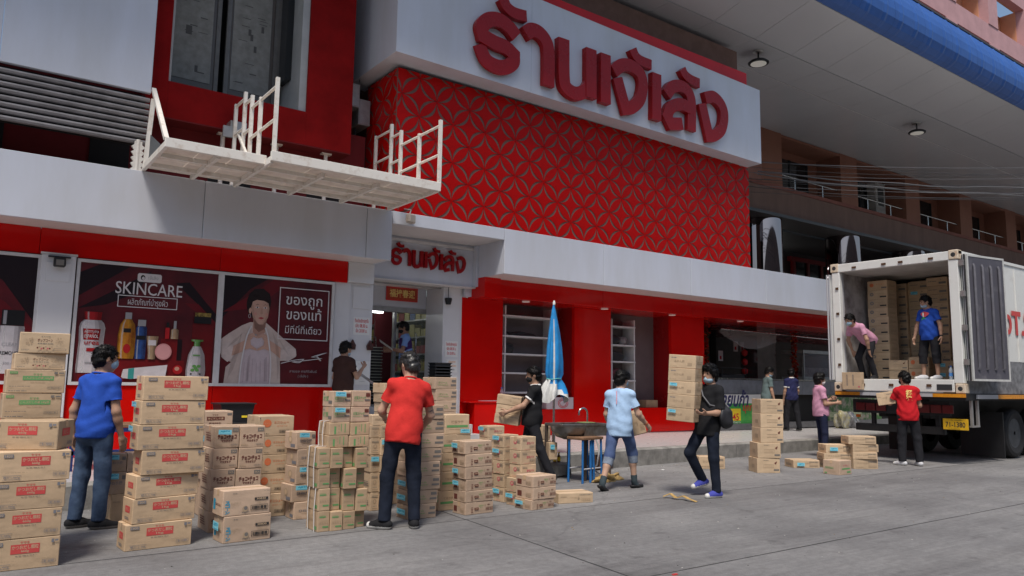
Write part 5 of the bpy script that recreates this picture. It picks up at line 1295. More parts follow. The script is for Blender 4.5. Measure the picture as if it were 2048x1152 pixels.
def st_grn(f, l, *a):
    f.rect(0.12, 0.66, 0.69, 0.745, 'greenband'); f.rect(0.40, 0.90, 0.20, 0.275, 'greenband'); f.lines(0.15, 0.6, 0.78, 0.81, 1, 'greenband', 2)
    for k in range(4): f.disc(0.2 + k * 0.2, 0.45, 0.03, 'faint', 8)
    f.lines(0.3, 0.9, 0.3, 0.32, 1, 'faint', 2); l.rect(0.72, 0.92, 0.1, 0.26, 'greenband'); l.lines(0.2, 0.6, 0.5, 0.62, 2, 'faint', 5)
def st_grnl(f, l, *a):
    f.rect(0.24, 0.33, 0.1, 0.7, 'greenband'); f.rect(0.74, 0.78, 0.2, 0.9, 'greenband'); f.rect(0.56, 0.59, 0.3, 0.9, 'greenband')
    for k in range(3): f.disc(0.46, 0.25 + k * 0.25, 0.05, 'faint', 8)
def st_upr(f, l, *a):
    f.disc(0.5, 0.5, 0.14, 'faint', 14); f.disc(0.5, 0.5, 0.08, 'card', 12); f.lines(0.15, 0.85, 0.72, 0.86, 2, 'grey', 3); f.lines(0.3, 0.8, 0.24, 0.3, 1, 'grey', 4); f.rect(0.2, 0.8, 0.1, 0.16, 'faint'); l.lines(0.2, 0.8, 0.3, 0.6, 3, 'grey', 7)
def st_flat(f, l, *a):
    f.lines(0.1, 0.5, 0.5, 0.7, 2, 'faint', 3); f.rect(0.62, 0.92, 0.3, 0.42, 'faint'); f.lines(0.6, 0.94, 0.7, 0.8, 1, 'grey', 2)
def st_cre(f, l, *a):
    f.text('クリーム', 0.36, 0.56, 0.16, 'green', 0.4, 0.02); f.rect(0.76, 0.96, 0.60, 0.80, 'grey'); f.rect(0.72, 0.96, 0.28, 0.42, 'grey'); f.lines(0.12, 0.6, 0.34, 0.42, 1, 'green', 3); f.lines(0.08, 0.3, 0.12, 0.18, 1, 'faint', 3); l.lines(0.2, 0.8, 0.3, 0.6, 2, 'faint', 3)
def st_grb(f, l, *a):
    f.rect(0.08, 0.94, 0.34, 0.46, 'greenband'); f.text('抹茶ラテ', 0.5, 0.62, 0.16, 'faint', 0.5, 0.02); f.lines(0.2, 0.8, 0.24, 0.29, 1, 'faint', 3); l.rect(0.25, 0.9, 0.66, 0.78, 'greenband'); l.rect(0.5, 0.95, 0.44, 0.54, 'greenband'); l.lines(0.1, 0.5, 0.15, 0.25, 2, 'faint', 3)
def st_nam(f, l, *a):
    f.text('なめらか', 0.56, 0.66, 0.15, 'green', 0.17, 0.02); f.text('プリン', 0.56, 0.50, 0.11, 'green', 0.11, 0.02); f.text('40g', 0.83, 0.68, 0.16, 'brown', 0.10, 0.02); f.disc(0.70, 0.68, 0.085, 'faint', 12); f.code(0.72, 0.98, 0.24, 0.50, 'brown', 12); f.rect(0.31, 0.46, 0.34, 0.54, 'brown'); f.rect(0.33, 0.44, 0.42, 0.46, 'card'); f.lines(0.48, 0.66, 0.34, 0.39, 1, 'faint', 2)
    for k in range(4): f.rect(0.2, 0.26, 0.18 + k * 0.12, 0.23 + k * 0.12, 'brown')
    f.rect(0.19, 0.195, 0.16, 0.62, 'brown'); l.rect(0.10, 0.35, 0.2, 0.65, 'brown'); l.lines(0.6, 0.9, 0.2, 0.6, 3, 'faint', 4)
def st_pai(f, l, *a):
    f.text('源氏パイ', 0.62, 0.52, 0.2, 'pink', 0.5, 0.03); f.lines(0.1, 0.4, 0.7, 0.86, 2, 'grey', 3); f.code(0.55, 0.94, 0.2, 0.36, 'grey', 10); f.lines(0.2, 0.6, 0.08, 0.13, 1, 'pink', 3); f.rect(0.0, 1.0, 0.0, 0.012, 'faint')
    l.disc(0.5, 0.62, 0.17, 'pink', 16); l.disc(0.5, 0.64, 0.08, 'card', 10); l.lines(0.65, 0.9, 0.55, 0.85, 3, 'grey', 3); l.lines(0.3, 0.7, 0.1, 0.16, 1, 'pink', 2)
def st_nar(f, l, *a):
    f.lines(0.06, 0.25, 0.62, 0.72, 1, 'faint', 3); f.text('トモエ印', 0.42, 0.55, 0.1, 'faint', 0.2, 0.02); f.lines(0.6, 0.95, 0.78, 0.88, 1, 'grey', 3); f.code(0.66, 0.94, 0.2, 0.44, 'faint', 10); f.disc(0.57, 0.55, 0.1, 'faint', 12)
def st_bir(f, l, *a):
    pts = [(0.28, 0.56), (0.72, 0.56), (0.72, 0.36), (0.28, 0.36)]
    for (a_, b_), (c_, d_) in zip(pts, pts[1:] + pts[:1]): f.rect(min(a_, c_) - 0.006, max(a_, c_) + 0.006, min(b_, d_) - 0.012, max(b_, d_) + 0.012, 'faint')
    f.text('ことりスナック', 0.5, 0.46, 0.09, 'faint', 0.34, 0.01); f.disc(0.80, 0.66, 0.07, 'brown', 10); f.disc(0.84, 0.74, 0.04, 'brown', 8); f.rect(0.72, 0.95, 0.16, 0.26, 'grey'); f.lines(0.28, 0.5, 0.85, 0.9, 1, 'grey', 2); l.rect(0.4, 0.7, 0.3, 0.55, 'faint')
def st_flt(f, l, *a):
    f.text('あられ詰合せ', 0.4, 0.6, 0.2, 'faint', 0.5, 0.02); f.lines(0.6, 0.94, 0.66, 0.86, 2, 'grey', 3); f.rect(0.6, 0.94, 0.22, 0.42, 'faint'); f.lines(0.08, 0.4, 0.2, 0.3, 1, 'faint', 2); l.lines(0.2, 0.8, 0.3, 0.6, 2, 'grey', 2)
def st_cub(f, l, *a):
    f.text('いちご', 0.55, 0.66, 0.14, 'pink', 0.5, 0.03); f.rect(0.2, 0.85, 0.38, 0.48, 'greenband'); f.rect(0.6, 0.9, 0.12, 0.24, 'greenband'); l.lines(0.15, 0.65, 0.42, 0.58, 2, 'greenband', 7); l.rect(0.1, 0.25, 0.08, 0.16, 'greenband'); l.lines(0.3, 0.8, 0.25, 0.3, 1, 'faint', 2)
def st_car(f, l, *a):
    f.text('みかん箱', 0.4, 0.52, 0.2, 'faint', 0.38, 0.02); f.rect(0.70, 0.86, 0.2, 0.42, 'faint'); f.lines(0.1, 0.3, 0.76, 0.86, 1, 'slate', 2); f.lines(0.06, 0.3, 0.16, 0.2, 1, 'faint', 2); l.lines(0.3, 0.7, 0.5, 0.6, 1, 'slate', 2)
def st_plain(f, l, *a): f.lines(0.1, 0.5, 0.7, 0.8, 1, 'faint', 2); f.rect(0.65, 0.9, 0.15, 0.25, 'faint')
def st_tru(f, l, *a):
    f.disc(0.22, 0.55, 0.2, 'slate', 16); f.disc(0.22, 0.55, 0.12, 'faint', 10); f.rect(0.62, 0.94, 0.16, 0.32, 'black'); f.lines(0.35, 0.85, 0.6, 0.66, 1, 'faint', 3)
def st_tro(f, l, *a): f.disc(0.22, 0.55, 0.2, 'orange', 16); f.rect(0.7, 0.96, 0.16, 0.32, 'grey'); f.text('ミニシュー', 0.64, 0.62, 0.14, 'orange', 0.4, 0.01)
def st_trp(f, l, *a): f.rect(0.6, 0.94, 0.2, 0.45, 'grey'); f.lines(0.08, 0.5, 0.5, 0.66, 1, 'grey', 3); f.disc(0.7, 0.7, 0.1, 'faint', 8)
def st_vert(f, l, *a):
    for k in range(2):
        f.rect(0.24 + k * 0.32, 0.30 + k * 0.32, 0.22, 0.86, 'grey')
        for q in range(6): f.rect(0.20 + k * 0.32, 0.34 + k * 0.32, 0.3 + q * 0.09, 0.33 + q * 0.09, 'faint')
    f.rect(0.84, 0.94, 0.12, 0.2, 'pink')
STYLE = {  # nominal size, carton tone, printer, sticker place (side, u0, u1, v0, v1), words
    'k660': ((0.475, 0.36, 0.215), CARD, lambda f, l: st_k(f, l, '660g', '1820'), ('l', 0.5, 0.9, 0.6, 0.8), 'red 660g carton'),
    'k1': ((0.535, 0.27, 0.207), CARD, lambda f, l: st_k(f, l, '1kg', '1600'), ('l', 0.1, 0.7, 0.72, 0.96), 'red 1kg carton'),
    'kon': ((0.42, 0.30, 0.20), CARDL, st_kon, ('f', 0, 0.2, 0, 0.2), 'green-labelled carton'),
    'pop': ((0.367, 0.28, 0.155), CARDL, st_pop, ('f', 0, 0.2, 0, 0.2), 'decorated popcorn carton'),
    'plain': ((0.38, 0.30, 0.30), CARDD, st_plain, ('f', 0.1, 0.5, 0.6, 0.8), 'plain brown carton'),
    'aj': ((0.24, 0.24, 0.187), CARDP, st_aj, ('f', 0.12, 0.62, 0.68, 0.96), 'slate-printed carton'),
    'ajg': ((0.20, 0.24, 0.152), CARDP, st_ajg, ('f', 0.1, 0.66, 0.66, 0.98), 'green-printed carton'),
    'choco': ((0.24, 0.36, 0.196), CARDP, st_choco, ('f', 0.12, 0.64, 0.62, 0.86), 'brown-lettered carton'),
    'scone': ((0.432, 0.26, 0.226), CARDP, st_scone, ('l', 0.2, 0.75, 0.45, 0.78), 'blue-lettered carton'),
    'mini': ((0.36, 0.38, 0.209), CARDL, st_mini, ('f', 0, 0.2, 0, 0.2), 'orange-disc carton'),
    'ago': ((0.30, 0.30, 0.22), CARDP, st_ago, ('f', 0.02, 0.3, 0.4, 0.7), 'carton with brown label'),
    'grn': ((0.126, 0.30, 0.195), CARDD, st_grn, ('f', 0.1, 0.7, 0.7, 0.9), 'green-striped carton'),
    'grnl': ((0.214, 0.26, 0.118), CARDD, st_grnl, ('f', 0.1, 0.7, 0.7, 0.9), 'green-striped carton'),
    'upr': ((0.125, 0.20, 0.186), CARDL, st_upr, ('f', 0.0, 0.85, 0.62, 0.92), 'upright pale carton'),
    'flat': ((0.28, 0.28, 0.15), CARDL, st_flat, ('f', 0.1, 0.6, 0.5, 0.8), 'pale carton'),
    'cre': ((0.353, 0.28, 0.166), CARDP, st_cre, ('l', 0.2, 0.9, 0.3, 0.7), 'cream carton'),
    'grb': ((0.235, 0.24, 0.212), CARDL, st_grb, ('f', 0.6, 0.98, 0.04, 0.26), 'green-banded carton'),
    'nam': ((0.375, 0.26, 0.129), CARDP, st_nam, ('l', 0.1, 0.55, 0.45, 0.85), 'low cream carton'),
    'pai': ((0.262, 0.20, 0.165), CARDL, st_pai, ('l', 0.05, 0.65, 0.58, 0.92), 'red-printed carton'),
    'nar': ((0.45, 0.30, 0.13), CARDL, st_nar, ('f', 0.1, 0.6, 0.6, 0.9), 'tan carton'),
    'bir': ((0.40, 0.36, 0.243), CARDL, st_bir, ('f', 0.1, 0.6, 0.6, 0.9), 'bird-print carton'),
    'flt': ((0.49, 0.31, 0.142), CARDL, st_flt, ('f', 0.12, 0.4, 0.25, 0.7), 'flat carton'),
    'cub': ((0.362, 0.30, 0.234), CARDP, st_cub, ('f', 0.1, 0.6, 0.6, 0.9), 'cube carton'),
    'car': ((0.40, 0.30, 0.165), CARDL, st_car, ('f', 0.08, 0.36, 0.62, 0.88), 'carried carton'),
    'tru': ((0.42, 0.40, 0.20), CARDL, st_tru, ('f', 0.1, 0.4, 0.6, 0.9), 'blue-disc carton'),
    'tro': ((0.42, 0.40, 0.22), CARD, st_tro, ('f', 0.1, 0.4, 0.6, 0.9), 'orange-disc carton'),
    'trp': ((0.40, 0.40, 0.17), CARD, st_trp, ('f', 0.15, 0.5, 0.35, 0.75), 'stowed carton'),
    'vert': ((0.36, 0.30, 0.37), CARDL, st_vert, ('f', 0.1, 0.4, 0.6, 0.9), 'tall-print carton'),
}
_CART = {}
def carton_mesh(style, variant):
    key = (style, variant)
    if key in _CART: return _CART[key]
    (W_, D_, H_), cm, pr, stk, words_ = STYLE[style]
    mb = MB(); r = random.Random(hash(style) % 999 + variant)
    mb.bevbox((0, 0, 0), (W_, D_, H_), cm, 0.005)
    # slightly crushed and bulged
    mb.v = [(x + (r.uniform(0.0, 0.0015) if x < W_ / 2 else r.uniform(-0.0015, 0.0)), y + r.uniform(0.0, 0.0015) if y < D_ / 2 else y, z) for x, y, z in mb.v]
    pr(Face(mb, 'f', W_, D_, H_), Face(mb, 'l', W_, D_, H_))
    fr_ = Face(mb, 'r', W_, D_, H_); fr_.lines(0.2, 0.8, 0.35, 0.6, 2, 'faint', 3) if style != 'k660' else (fr_.rect(0.25, 0.75, 0.45, 0.72, 'red'), fr_.text('だし', 0.5, 0.585, 0.13, 'card', 0.3), fr_.code(0.6, 0.92, 0.12, 0.24, 'slate'))
    # flap seam and tape on the top, tape tongue on the short sides
    mb.add([(0.01, D_ / 2 - 0.0015, H_ + 0.0006), (W_ - 0.01, D_ / 2 - 0.0015, H_ + 0.0006), (W_ - 0.01, D_ / 2 + 0.0015, H_ + 0.0006), (0.01, D_ / 2 + 0.0015, H_ + 0.0006)], [(0, 1, 2, 3)], SEAM)
    me = mb.data('carton_' + style)
    tp = MB(); t = 0.024
    tp.add([(0, D_ / 2 - t, H_ + 0.001), (W_, D_ / 2 - t, H_ + 0.001), (W_, D_ / 2 + t, H_ + 0.001), (0, D_ / 2 + t, H_ + 0.001)], [(0, 1, 2, 3)], TAPE)
    for x, s in ((-0.0016, 1), (W_ + 0.0016, -1)):
        q = [(x, D_ / 2 + t, H_ + 0.001), (x, D_ / 2 - t, H_ + 0.001), (x, D_ / 2 - t, H_ - 0.05), (x, D_ / 2 + t, H_ - 0.05)]
        tp.add(q, [(0, 1, 2, 3)] if s > 0 else [(3, 2, 1, 0)], TAPE)
    sm = MB(); side, u0, u1, v0, v1 = stk
    fc = Face(sm, side, W_, D_, H_); fc.k = 90
    sm.add([fc.P(u0, v0 + 0.02), fc.P(u1, v0), fc.P(u1, v1 - 0.02), fc.P(u0, v1)], [(0, 1, 2, 3)], STKR)
    fc.text('AJBTH', (u0 + u1) / 2, (v0 + v1) / 2 + 0.03, (v1 - v0) * 0.42, 'blue', (u1 - u0) * 0.72, 0.05); fc.rect(u0 + 0.08 * (u1 - u0), u1 - 0.08 * (u1 - u0), v0 + 0.10 * (v1 - v0), v0 + 0.18 * (v1 - v0), 'blue')
    _CART[key] = (me, tp.data('packing_tape'), sm.data('sticker'))
    return _CART[key]
def carton(style, loc, yaw, size=None, stick=False, label='', group=None, tape=True, variant=0, rot=None, cat='box'):
    me, tp, sm = carton_mesh(style, variant)
    W_, D_, H_ = STYLE[style][0]
    o = link('cardboard_box', me, None, loc, rot if rot else (0, 0, R_(yaw)))
    if size: o.scale = (size[0] / W_, size[1] / D_, size[2] / H_)
    tag(o, label, cat, group)
    if tape: link('packing_tape', tp, o)
    if stick: link('sticker', sm, o)
    return o
STACKS = ['the stack at the left picture edge',
          'the tall stack behind the left edge boxes',
          'the green labelled pair on the left stack',
          'the pair crowning the left stack',
          'the tall stack beside the man in blue',
          'the low stack behind the man in blue',
          'the sticker stack behind the man in blue',
          'the pair beside the sticker stack',
          'the left column of brown-lettered boxes',
          'the right column of brown-lettered boxes',
          'the pair with blue lettering in front',
          'the stack with orange discs',
          'the stack behind the brown-lettered boxes',
          'the sticker stack left of the strapped bundle',
          'the first column of the strapped bundle',
          'the second column of the strapped bundle',
          'the third column of the strapped bundle',
          'the fourth column of the strapped bundle',
          'the left lying pair on the strapped bundle',
          'the right lying pair on the strapped bundle',
          'the left pair atop the strapped bundle',
          'the right pair atop the strapped bundle',
          'the left column behind the man in red',
          'the right column behind the man in red',
          'the long box on the upright columns',
          'the stack at the knees of the man in red',
          'the stack behind the small boxes',
          'the low stack beside the green banded boxes',
          'the tall stack left behind the man in red',
          'the tall stack right behind the man in red',
          'the six-box stack near the road joints',
          'the red-print stack beside the three-box stack',
          'the red-print stack left of the black polo man',
          'the red-print pair behind the six-box stack',
          'the three-box stack at the road joint',
          'the road beside the three-box stack',
          'the five-box stack on the road near the truck',
          'the road by the pink polo man',
          'the road in front of the flat stacks',
          'the left flat stack behind the cube box',
          'the right flat stack behind the cube box',
          'the kerb behind the man carrying five boxes',
          'the pavement behind the man in the black polo',
          'the open carton pile under the umbrella']
BOXES = [
    ('k660', 0.342, 6.969, 0.0, 0.3, 0.465, 0.36, 0.227, 0, 0, 'bottom'),
    ('k660', 0.334, 6.966, 0.229, 0.6, 0.47, 0.36, 0.211, 0, 0, 'second'),
    ('k660', 0.343, 6.965, 0.441, 0.7, 0.472, 0.36, 0.208, 0, 0, 'third'),
    ('k660', 0.357, 6.962, 0.651, 1.1, 0.476, 0.36, 0.223, 0, 0, 'fourth'),
    ('k660', 0.263, 7.174, 0.877, -23.4, 0.51, 0.36, 0.221, 0, 0, 'top'),
    ('plain', 0.411, 7.521, 0.0, 1.0, 0.451, 0.3, 0.606, 0, 1, 'bottom'),
    ('plain', 0.395, 7.521, 0.608, -1.1, 0.445, 0.3, 0.276, 0, 1, 'second'),
    ('plain', 0.386, 7.521, 0.886, -0.1, 0.438, 0.3, 0.206, 0, 1, 'top'),
    ('kon', 0.376, 7.521, 1.094, 1.1, 0.421, 0.3, 0.207, 0, 2, 'bottom'),
    ('kon', 0.387, 7.521, 1.303, 0.4, 0.42, 0.3, 0.193, 0, 2, 'top'),
    ('pop', 0.432, 7.521, 1.498, 1.0, 0.369, 0.28, 0.134, 0, 3, 'bottom'),
    ('pop', 0.453, 7.521, 1.634, -3.9, 0.365, 0.28, 0.172, 0, 3, 'top'),
    ('k1', 1.303, 7.209, 0.0, 2.9, 0.539, 0.27, 0.214, 0, 4, 'bottom'),
    ('k1', 1.346, 7.209, 0.216, 6.4, 0.523, 0.27, 0.206, 0, 4, 'second'),
    ('k1', 1.36, 7.209, 0.424, 8.1, 0.528, 0.27, 0.191, 0, 4, 'third'),
    ('k1', 1.388, 7.209, 0.617, 3.2, 0.532, 0.27, 0.209, 0, 4, 'fourth'),
    ('k1', 1.343, 7.209, 0.828, 1.8, 0.548, 0.27, 0.213, 1, 4, 'fifth'),
    ('k1', 1.357, 7.209, 1.043, 2.3, 0.534, 0.27, 0.204, 1, 4, 'sixth'),
    ('k1', 1.361, 7.209, 1.249, 1.5, 0.542, 0.27, 0.211, 0, 4, 'top'),
    ('plain', 1.41, 8.644, 0.0, 1.0, 0.182, 0.3, 0.28, 0, 5, ''),
    ('aj', 1.337, 8.644, 0.282, 0.6, 0.204, 0.22, 0.216, 1, 6, 'bottom'),
    ('aj', 1.337, 8.644, 0.5, -0.8, 0.19, 0.22, 0.178, 1, 6, 'top'),
    ('aj', 1.545, 8.644, 0.282, 0.7, 0.21, 0.22, 0.21, 0, 7, 'bottom'),
    ('aj', 1.532, 8.644, 0.494, -0.9, 0.21, 0.22, 0.187, 0, 7, 'top'),
    ('choco', 2.091, 7.662, 0.0, 0.3, 0.237, 0.36, 0.197, 0, 8, 'bottom'),
    ('choco', 2.088, 7.662, 0.199, -0.9, 0.238, 0.36, 0.191, 0, 8, 'second'),
    ('choco', 2.085, 7.662, 0.392, -0.2, 0.234, 0.36, 0.193, 0, 8, 'third'),
    ('choco', 2.101, 7.662, 0.587, 1.9, 0.235, 0.36, 0.193, 0, 8, 'fourth'),
    ('choco', 2.103, 7.662, 0.782, 0.3, 0.236, 0.36, 0.205, 1, 8, 'top'),
    ('choco', 2.333, 7.662, 0.0, -0.7, 0.246, 0.36, 0.176, 0, 9, 'bottom'),
    ('choco', 2.331, 7.662, 0.178, 1.2, 0.247, 0.36, 0.195, 0, 9, 'second'),
    ('choco', 2.324, 7.662, 0.375, 0.9, 0.248, 0.36, 0.201, 0, 9, 'third'),
    ('choco', 2.341, 7.662, 0.579, -0.5, 0.234, 0.36, 0.197, 0, 9, 'fourth'),
    ('choco', 2.343, 7.662, 0.777, 1.1, 0.245, 0.36, 0.209, 0, 9, 'top'),
    ('scone', 2.072, 7.101, 0.0, 3.1, 0.432, 0.26, 0.23, 1, 10, 'bottom'),
    ('scone', 2.054, 7.101, 0.232, 3.4, 0.433, 0.26, 0.223, 0, 10, 'top'),
    ('mini', 2.711, 8.209, 0.0, -0.7, 0.344, 0.38, 0.24, 0, 11, 'bottom'),
    ('mini', 2.71, 8.209, 0.242, 1.1, 0.334, 0.38, 0.206, 0, 11, 'second'),
    ('mini', 2.742, 8.209, 0.45, 0.5, 0.304, 0.38, 0.192, 0, 11, 'third'),
    ('mini', 2.736, 8.209, 0.644, 1.1, 0.299, 0.38, 0.194, 0, 11, 'fourth'),
    ('mini', 2.698, 8.209, 0.84, 0.9, 0.387, 0.38, 0.213, 0, 11, 'top'),
    ('ago', 2.255, 8.559, 0.0, -0.5, 0.295, 0.3, 0.378, 0, 12, 'bottom'),
    ('ago', 2.236, 8.559, 0.38, -0.3, 0.295, 0.3, 0.309, 0, 12, 'second'),
    ('ago', 2.217, 8.559, 0.691, -0.8, 0.301, 0.3, 0.217, 1, 12, 'third'),
    ('ago', 2.221, 8.559, 0.91, -0.9, 0.307, 0.3, 0.186, 0, 12, 'top'),
    ('aj', 3.008, 7.899, 0.0, -1.0, 0.284, 0.26, 0.176, 0, 13, 'bottom'),
    ('aj', 2.972, 7.899, 0.178, 4.5, 0.312, 0.26, 0.178, 1, 13, 'second'),
    ('aj', 3.011, 7.899, 0.358, 5.2, 0.264, 0.26, 0.184, 1, 13, 'third'),
    ('aj', 3.018, 7.899, 0.544, 4.8, 0.249, 0.26, 0.172, 0, 13, 'fourth'),
    ('aj', 2.998, 7.899, 0.718, 6.4, 0.226, 0.26, 0.179, 1, 13, 'top'),
    ('grn', 2.967, 7.157, 0.0, -0.4, 0.12, 0.3, 0.194, 0, 14, 'bottom'),
    ('grn', 2.962, 7.157, 0.196, -0.5, 0.121, 0.3, 0.209, 0, 14, 'second'),
    ('grn', 2.952, 7.157, 0.406, 0.8, 0.123, 0.3, 0.191, 0, 14, 'third'),
    ('grn', 2.943, 7.157, 0.6, -0.0, 0.124, 0.3, 0.192, 0, 14, 'top'),
    ('grn', 3.09, 7.142, 0.0, -0.7, 0.125, 0.3, 0.183, 0, 15, 'bottom'),
    ('grn', 3.085, 7.207, 0.185, 3.0, 0.125, 0.3, 0.211, 0, 15, 'second'),
    ('grn', 3.076, 7.207, 0.398, 4.6, 0.128, 0.3, 0.193, 0, 15, 'third'),
    ('grn', 3.067, 7.142, 0.593, -1.2, 0.128, 0.3, 0.194, 0, 15, 'top'),
    ('grn', 3.222, 7.157, 0.0, -0.2, 0.131, 0.3, 0.172, 0, 16, 'bottom'),
    ('grn', 3.218, 7.177, 0.174, -2.5, 0.131, 0.3, 0.213, 0, 16, 'second'),
    ('grn', 3.209, 7.142, 0.389, -3.9, 0.134, 0.3, 0.195, 0, 16, 'third'),
    ('grn', 3.2, 7.207, 0.586, 6.9, 0.135, 0.3, 0.196, 0, 16, 'top'),
    ('grn', 3.357, 7.207, 0.0, 1.9, 0.12, 0.3, 0.161, 0, 17, 'bottom'),
    ('grn', 3.353, 7.157, 0.163, -3.4, 0.121, 0.3, 0.215, 0, 17, 'second'),
    ('grn', 3.344, 7.207, 0.38, 5.4, 0.124, 0.3, 0.197, 0, 17, 'third'),
    ('grn', 3.335, 7.157, 0.579, -1.9, 0.124, 0.3, 0.198, 0, 17, 'top'),
    ('grnl', 3.043, 7.177, 0.79, -0.4, 0.215, 0.26, 0.116, 0, 18, 'bottom'),
    ('grnl', 3.052, 7.177, 0.908, -0.8, 0.216, 0.26, 0.123, 0, 18, 'top'),
    ('grnl', 3.263, 7.177, 0.79, -1.0, 0.217, 0.26, 0.11, 0, 19, 'bottom'),
    ('grnl', 3.274, 7.177, 0.902, -0.8, 0.207, 0.26, 0.125, 0, 19, 'top'),
    ('ajg', 3.076, 7.177, 1.033, 0.5, 0.194, 0.24, 0.148, 1, 20, 'bottom'),
    ('ajg', 3.075, 7.177, 1.183, 1.2, 0.199, 0.24, 0.154, 1, 20, 'top'),
    ('ajg', 3.275, 7.177, 1.033, -0.8, 0.199, 0.24, 0.149, 0, 21, 'bottom'),
    ('ajg', 3.279, 7.177, 1.184, -1.1, 0.205, 0.24, 0.159, 0, 21, 'top'),
    ('upr', 3.918, 7.989, 0.0, 1.2, 0.105, 0.2, 0.202, 0, 22, 'bottom'),
    ('upr', 3.909, 7.989, 0.204, 0.1, 0.105, 0.2, 0.217, 0, 22, 'second'),
    ('upr', 3.901, 7.989, 0.423, -0.2, 0.111, 0.2, 0.191, 1, 22, 'third'),
    ('upr', 3.894, 7.989, 0.616, -0.6, 0.118, 0.2, 0.186, 0, 22, 'fourth'),
    ('upr', 3.888, 7.989, 0.804, 0.2, 0.124, 0.2, 0.137, 0, 22, 'top'),
    ('upr', 4.02, 7.959, 0.0, 0.8, 0.131, 0.2, 0.198, 0, 23, 'bottom'),
    ('upr', 4.012, 7.959, 0.2, -0.1, 0.138, 0.2, 0.218, 0, 23, 'second'),
    ('upr', 4.01, 7.959, 0.42, -0.2, 0.138, 0.2, 0.186, 0, 23, 'third'),
    ('upr', 4.009, 7.959, 0.608, -1.1, 0.139, 0.2, 0.192, 1, 23, 'fourth'),
    ('upr', 4.003, 7.959, 0.802, 1.0, 0.145, 0.2, 0.137, 0, 23, 'top'),
    ('flat', 3.908, 7.989, 0.942, -1.1, 0.348, 0.25, 0.115, 0, 24, ''),
    ('cre', 4.013, 7.29, 0.0, -0.0, 0.341, 0.26, 0.148, 1, 25, 'bottom'),
    ('cre', 4.013, 7.29, 0.15, 0.8, 0.36, 0.26, 0.147, 1, 25, 'second'),
    ('cre', 4.014, 7.29, 0.298, -0.9, 0.38, 0.26, 0.142, 1, 25, 'third'),
    ('cre', 4.009, 7.29, 0.442, 0.6, 0.387, 0.26, 0.148, 0, 25, 'fourth'),
    ('cre', 4.015, 7.29, 0.592, 1.1, 0.401, 0.26, 0.143, 0, 25, 'fifth'),
    ('cre', 4.01, 7.29, 0.737, 0.3, 0.427, 0.26, 0.149, 0, 25, 'sixth'),
    ('cre', 4.017, 7.29, 0.889, 0.7, 0.422, 0.26, 0.15, 0, 25, 'seventh'),
    ('cre', 4.011, 7.29, 1.041, -0.9, 0.41, 0.26, 0.151, 0, 25, 'top'),
    ('grb', 4.575, 7.603, 0.0, -0.2, 0.246, 0.24, 0.213, 0, 26, 'bottom'),
    ('grb', 4.594, 7.603, 0.215, -0.8, 0.214, 0.24, 0.212, 0, 26, 'second'),
    ('grb', 4.601, 7.603, 0.43, 0.8, 0.194, 0.24, 0.209, 0, 26, 'third'),
    ('grb', 4.608, 7.603, 0.64, -0.5, 0.188, 0.24, 0.205, 0, 26, 'fourth'),
    ('grb', 4.628, 7.603, 0.847, -0.1, 0.334, 0.24, 0.223, 1, 26, 'top'),
    ('flat', 5.112, 8.103, 0.0, 1.2, 0.241, 0.25, 0.252, 0, 27, 'bottom'),
    ('flat', 5.105, 8.103, 0.254, 0.8, 0.242, 0.25, 0.268, 0, 27, 'second'),
    ('flat', 5.097, 8.103, 0.524, 1.1, 0.22, 0.25, 0.27, 0, 27, 'third'),
    ('flat', 5.11, 8.103, 0.796, -0.1, 0.206, 0.25, 0.07, 0, 27, 'top'),
    ('flat', 4.256, 8.303, 0.0, -0.0, 0.299, 0.3, 0.225, 0, 28, 'bottom'),
    ('flat', 4.247, 8.303, 0.227, 0.6, 0.3, 0.3, 0.229, 0, 28, 'second'),
    ('flat', 4.238, 8.303, 0.458, -0.1, 0.3, 0.3, 0.23, 0, 28, 'third'),
    ('flat', 4.229, 8.303, 0.691, -0.5, 0.301, 0.3, 0.231, 0, 28, 'fourth'),
    ('flat', 4.223, 8.303, 0.924, -0.2, 0.301, 0.3, 0.144, 0, 28, 'fifth'),
    ('flat', 4.218, 8.303, 1.07, -0.8, 0.302, 0.3, 0.115, 0, 28, 'sixth'),
    ('flat', 4.207, 8.303, 1.188, -0.3, 0.295, 0.3, 0.11, 0, 28, 'seventh'),
    ('flat', 4.203, 8.303, 1.3, 1.2, 0.288, 0.3, 0.116, 0, 28, 'top'),
    ('cre', 4.92, 8.303, 0.0, 1.1, 0.318, 0.3, 0.242, 0, 29, 'bottom'),
    ('cre', 4.913, 8.303, 0.244, 0.3, 0.319, 0.3, 0.239, 0, 29, 'second'),
    ('cre', 4.905, 8.303, 0.485, -0.0, 0.32, 0.3, 0.24, 0, 29, 'third'),
    ('cre', 4.899, 8.303, 0.727, -0.4, 0.32, 0.3, 0.193, 0, 29, 'fourth'),
    ('cre', 4.908, 8.303, 0.922, -1.0, 0.306, 0.3, 0.144, 0, 29, 'fifth'),
    ('cre', 4.918, 8.303, 1.069, -0.5, 0.3, 0.3, 0.139, 0, 29, 'sixth'),
    ('cre', 4.914, 8.303, 1.21, 0.7, 0.308, 0.3, 0.14, 0, 29, 'seventh'),
    ('cre', 4.895, 8.303, 1.351, 0.9, 0.323, 0.3, 0.146, 0, 29, 'top'),
    ('nam', 4.677, 7.209, 0.0, 3.7, 0.388, 0.24, 0.132, 0, 30, 'bottom'),
    ('nam', 4.674, 7.209, 0.134, 2.7, 0.381, 0.24, 0.121, 0, 30, 'second'),
    ('nam', 4.677, 7.209, 0.256, 4.7, 0.375, 0.24, 0.123, 1, 30, 'third'),
    ('nam', 4.667, 7.209, 0.382, 3.5, 0.375, 0.24, 0.13, 1, 30, 'fourth'),
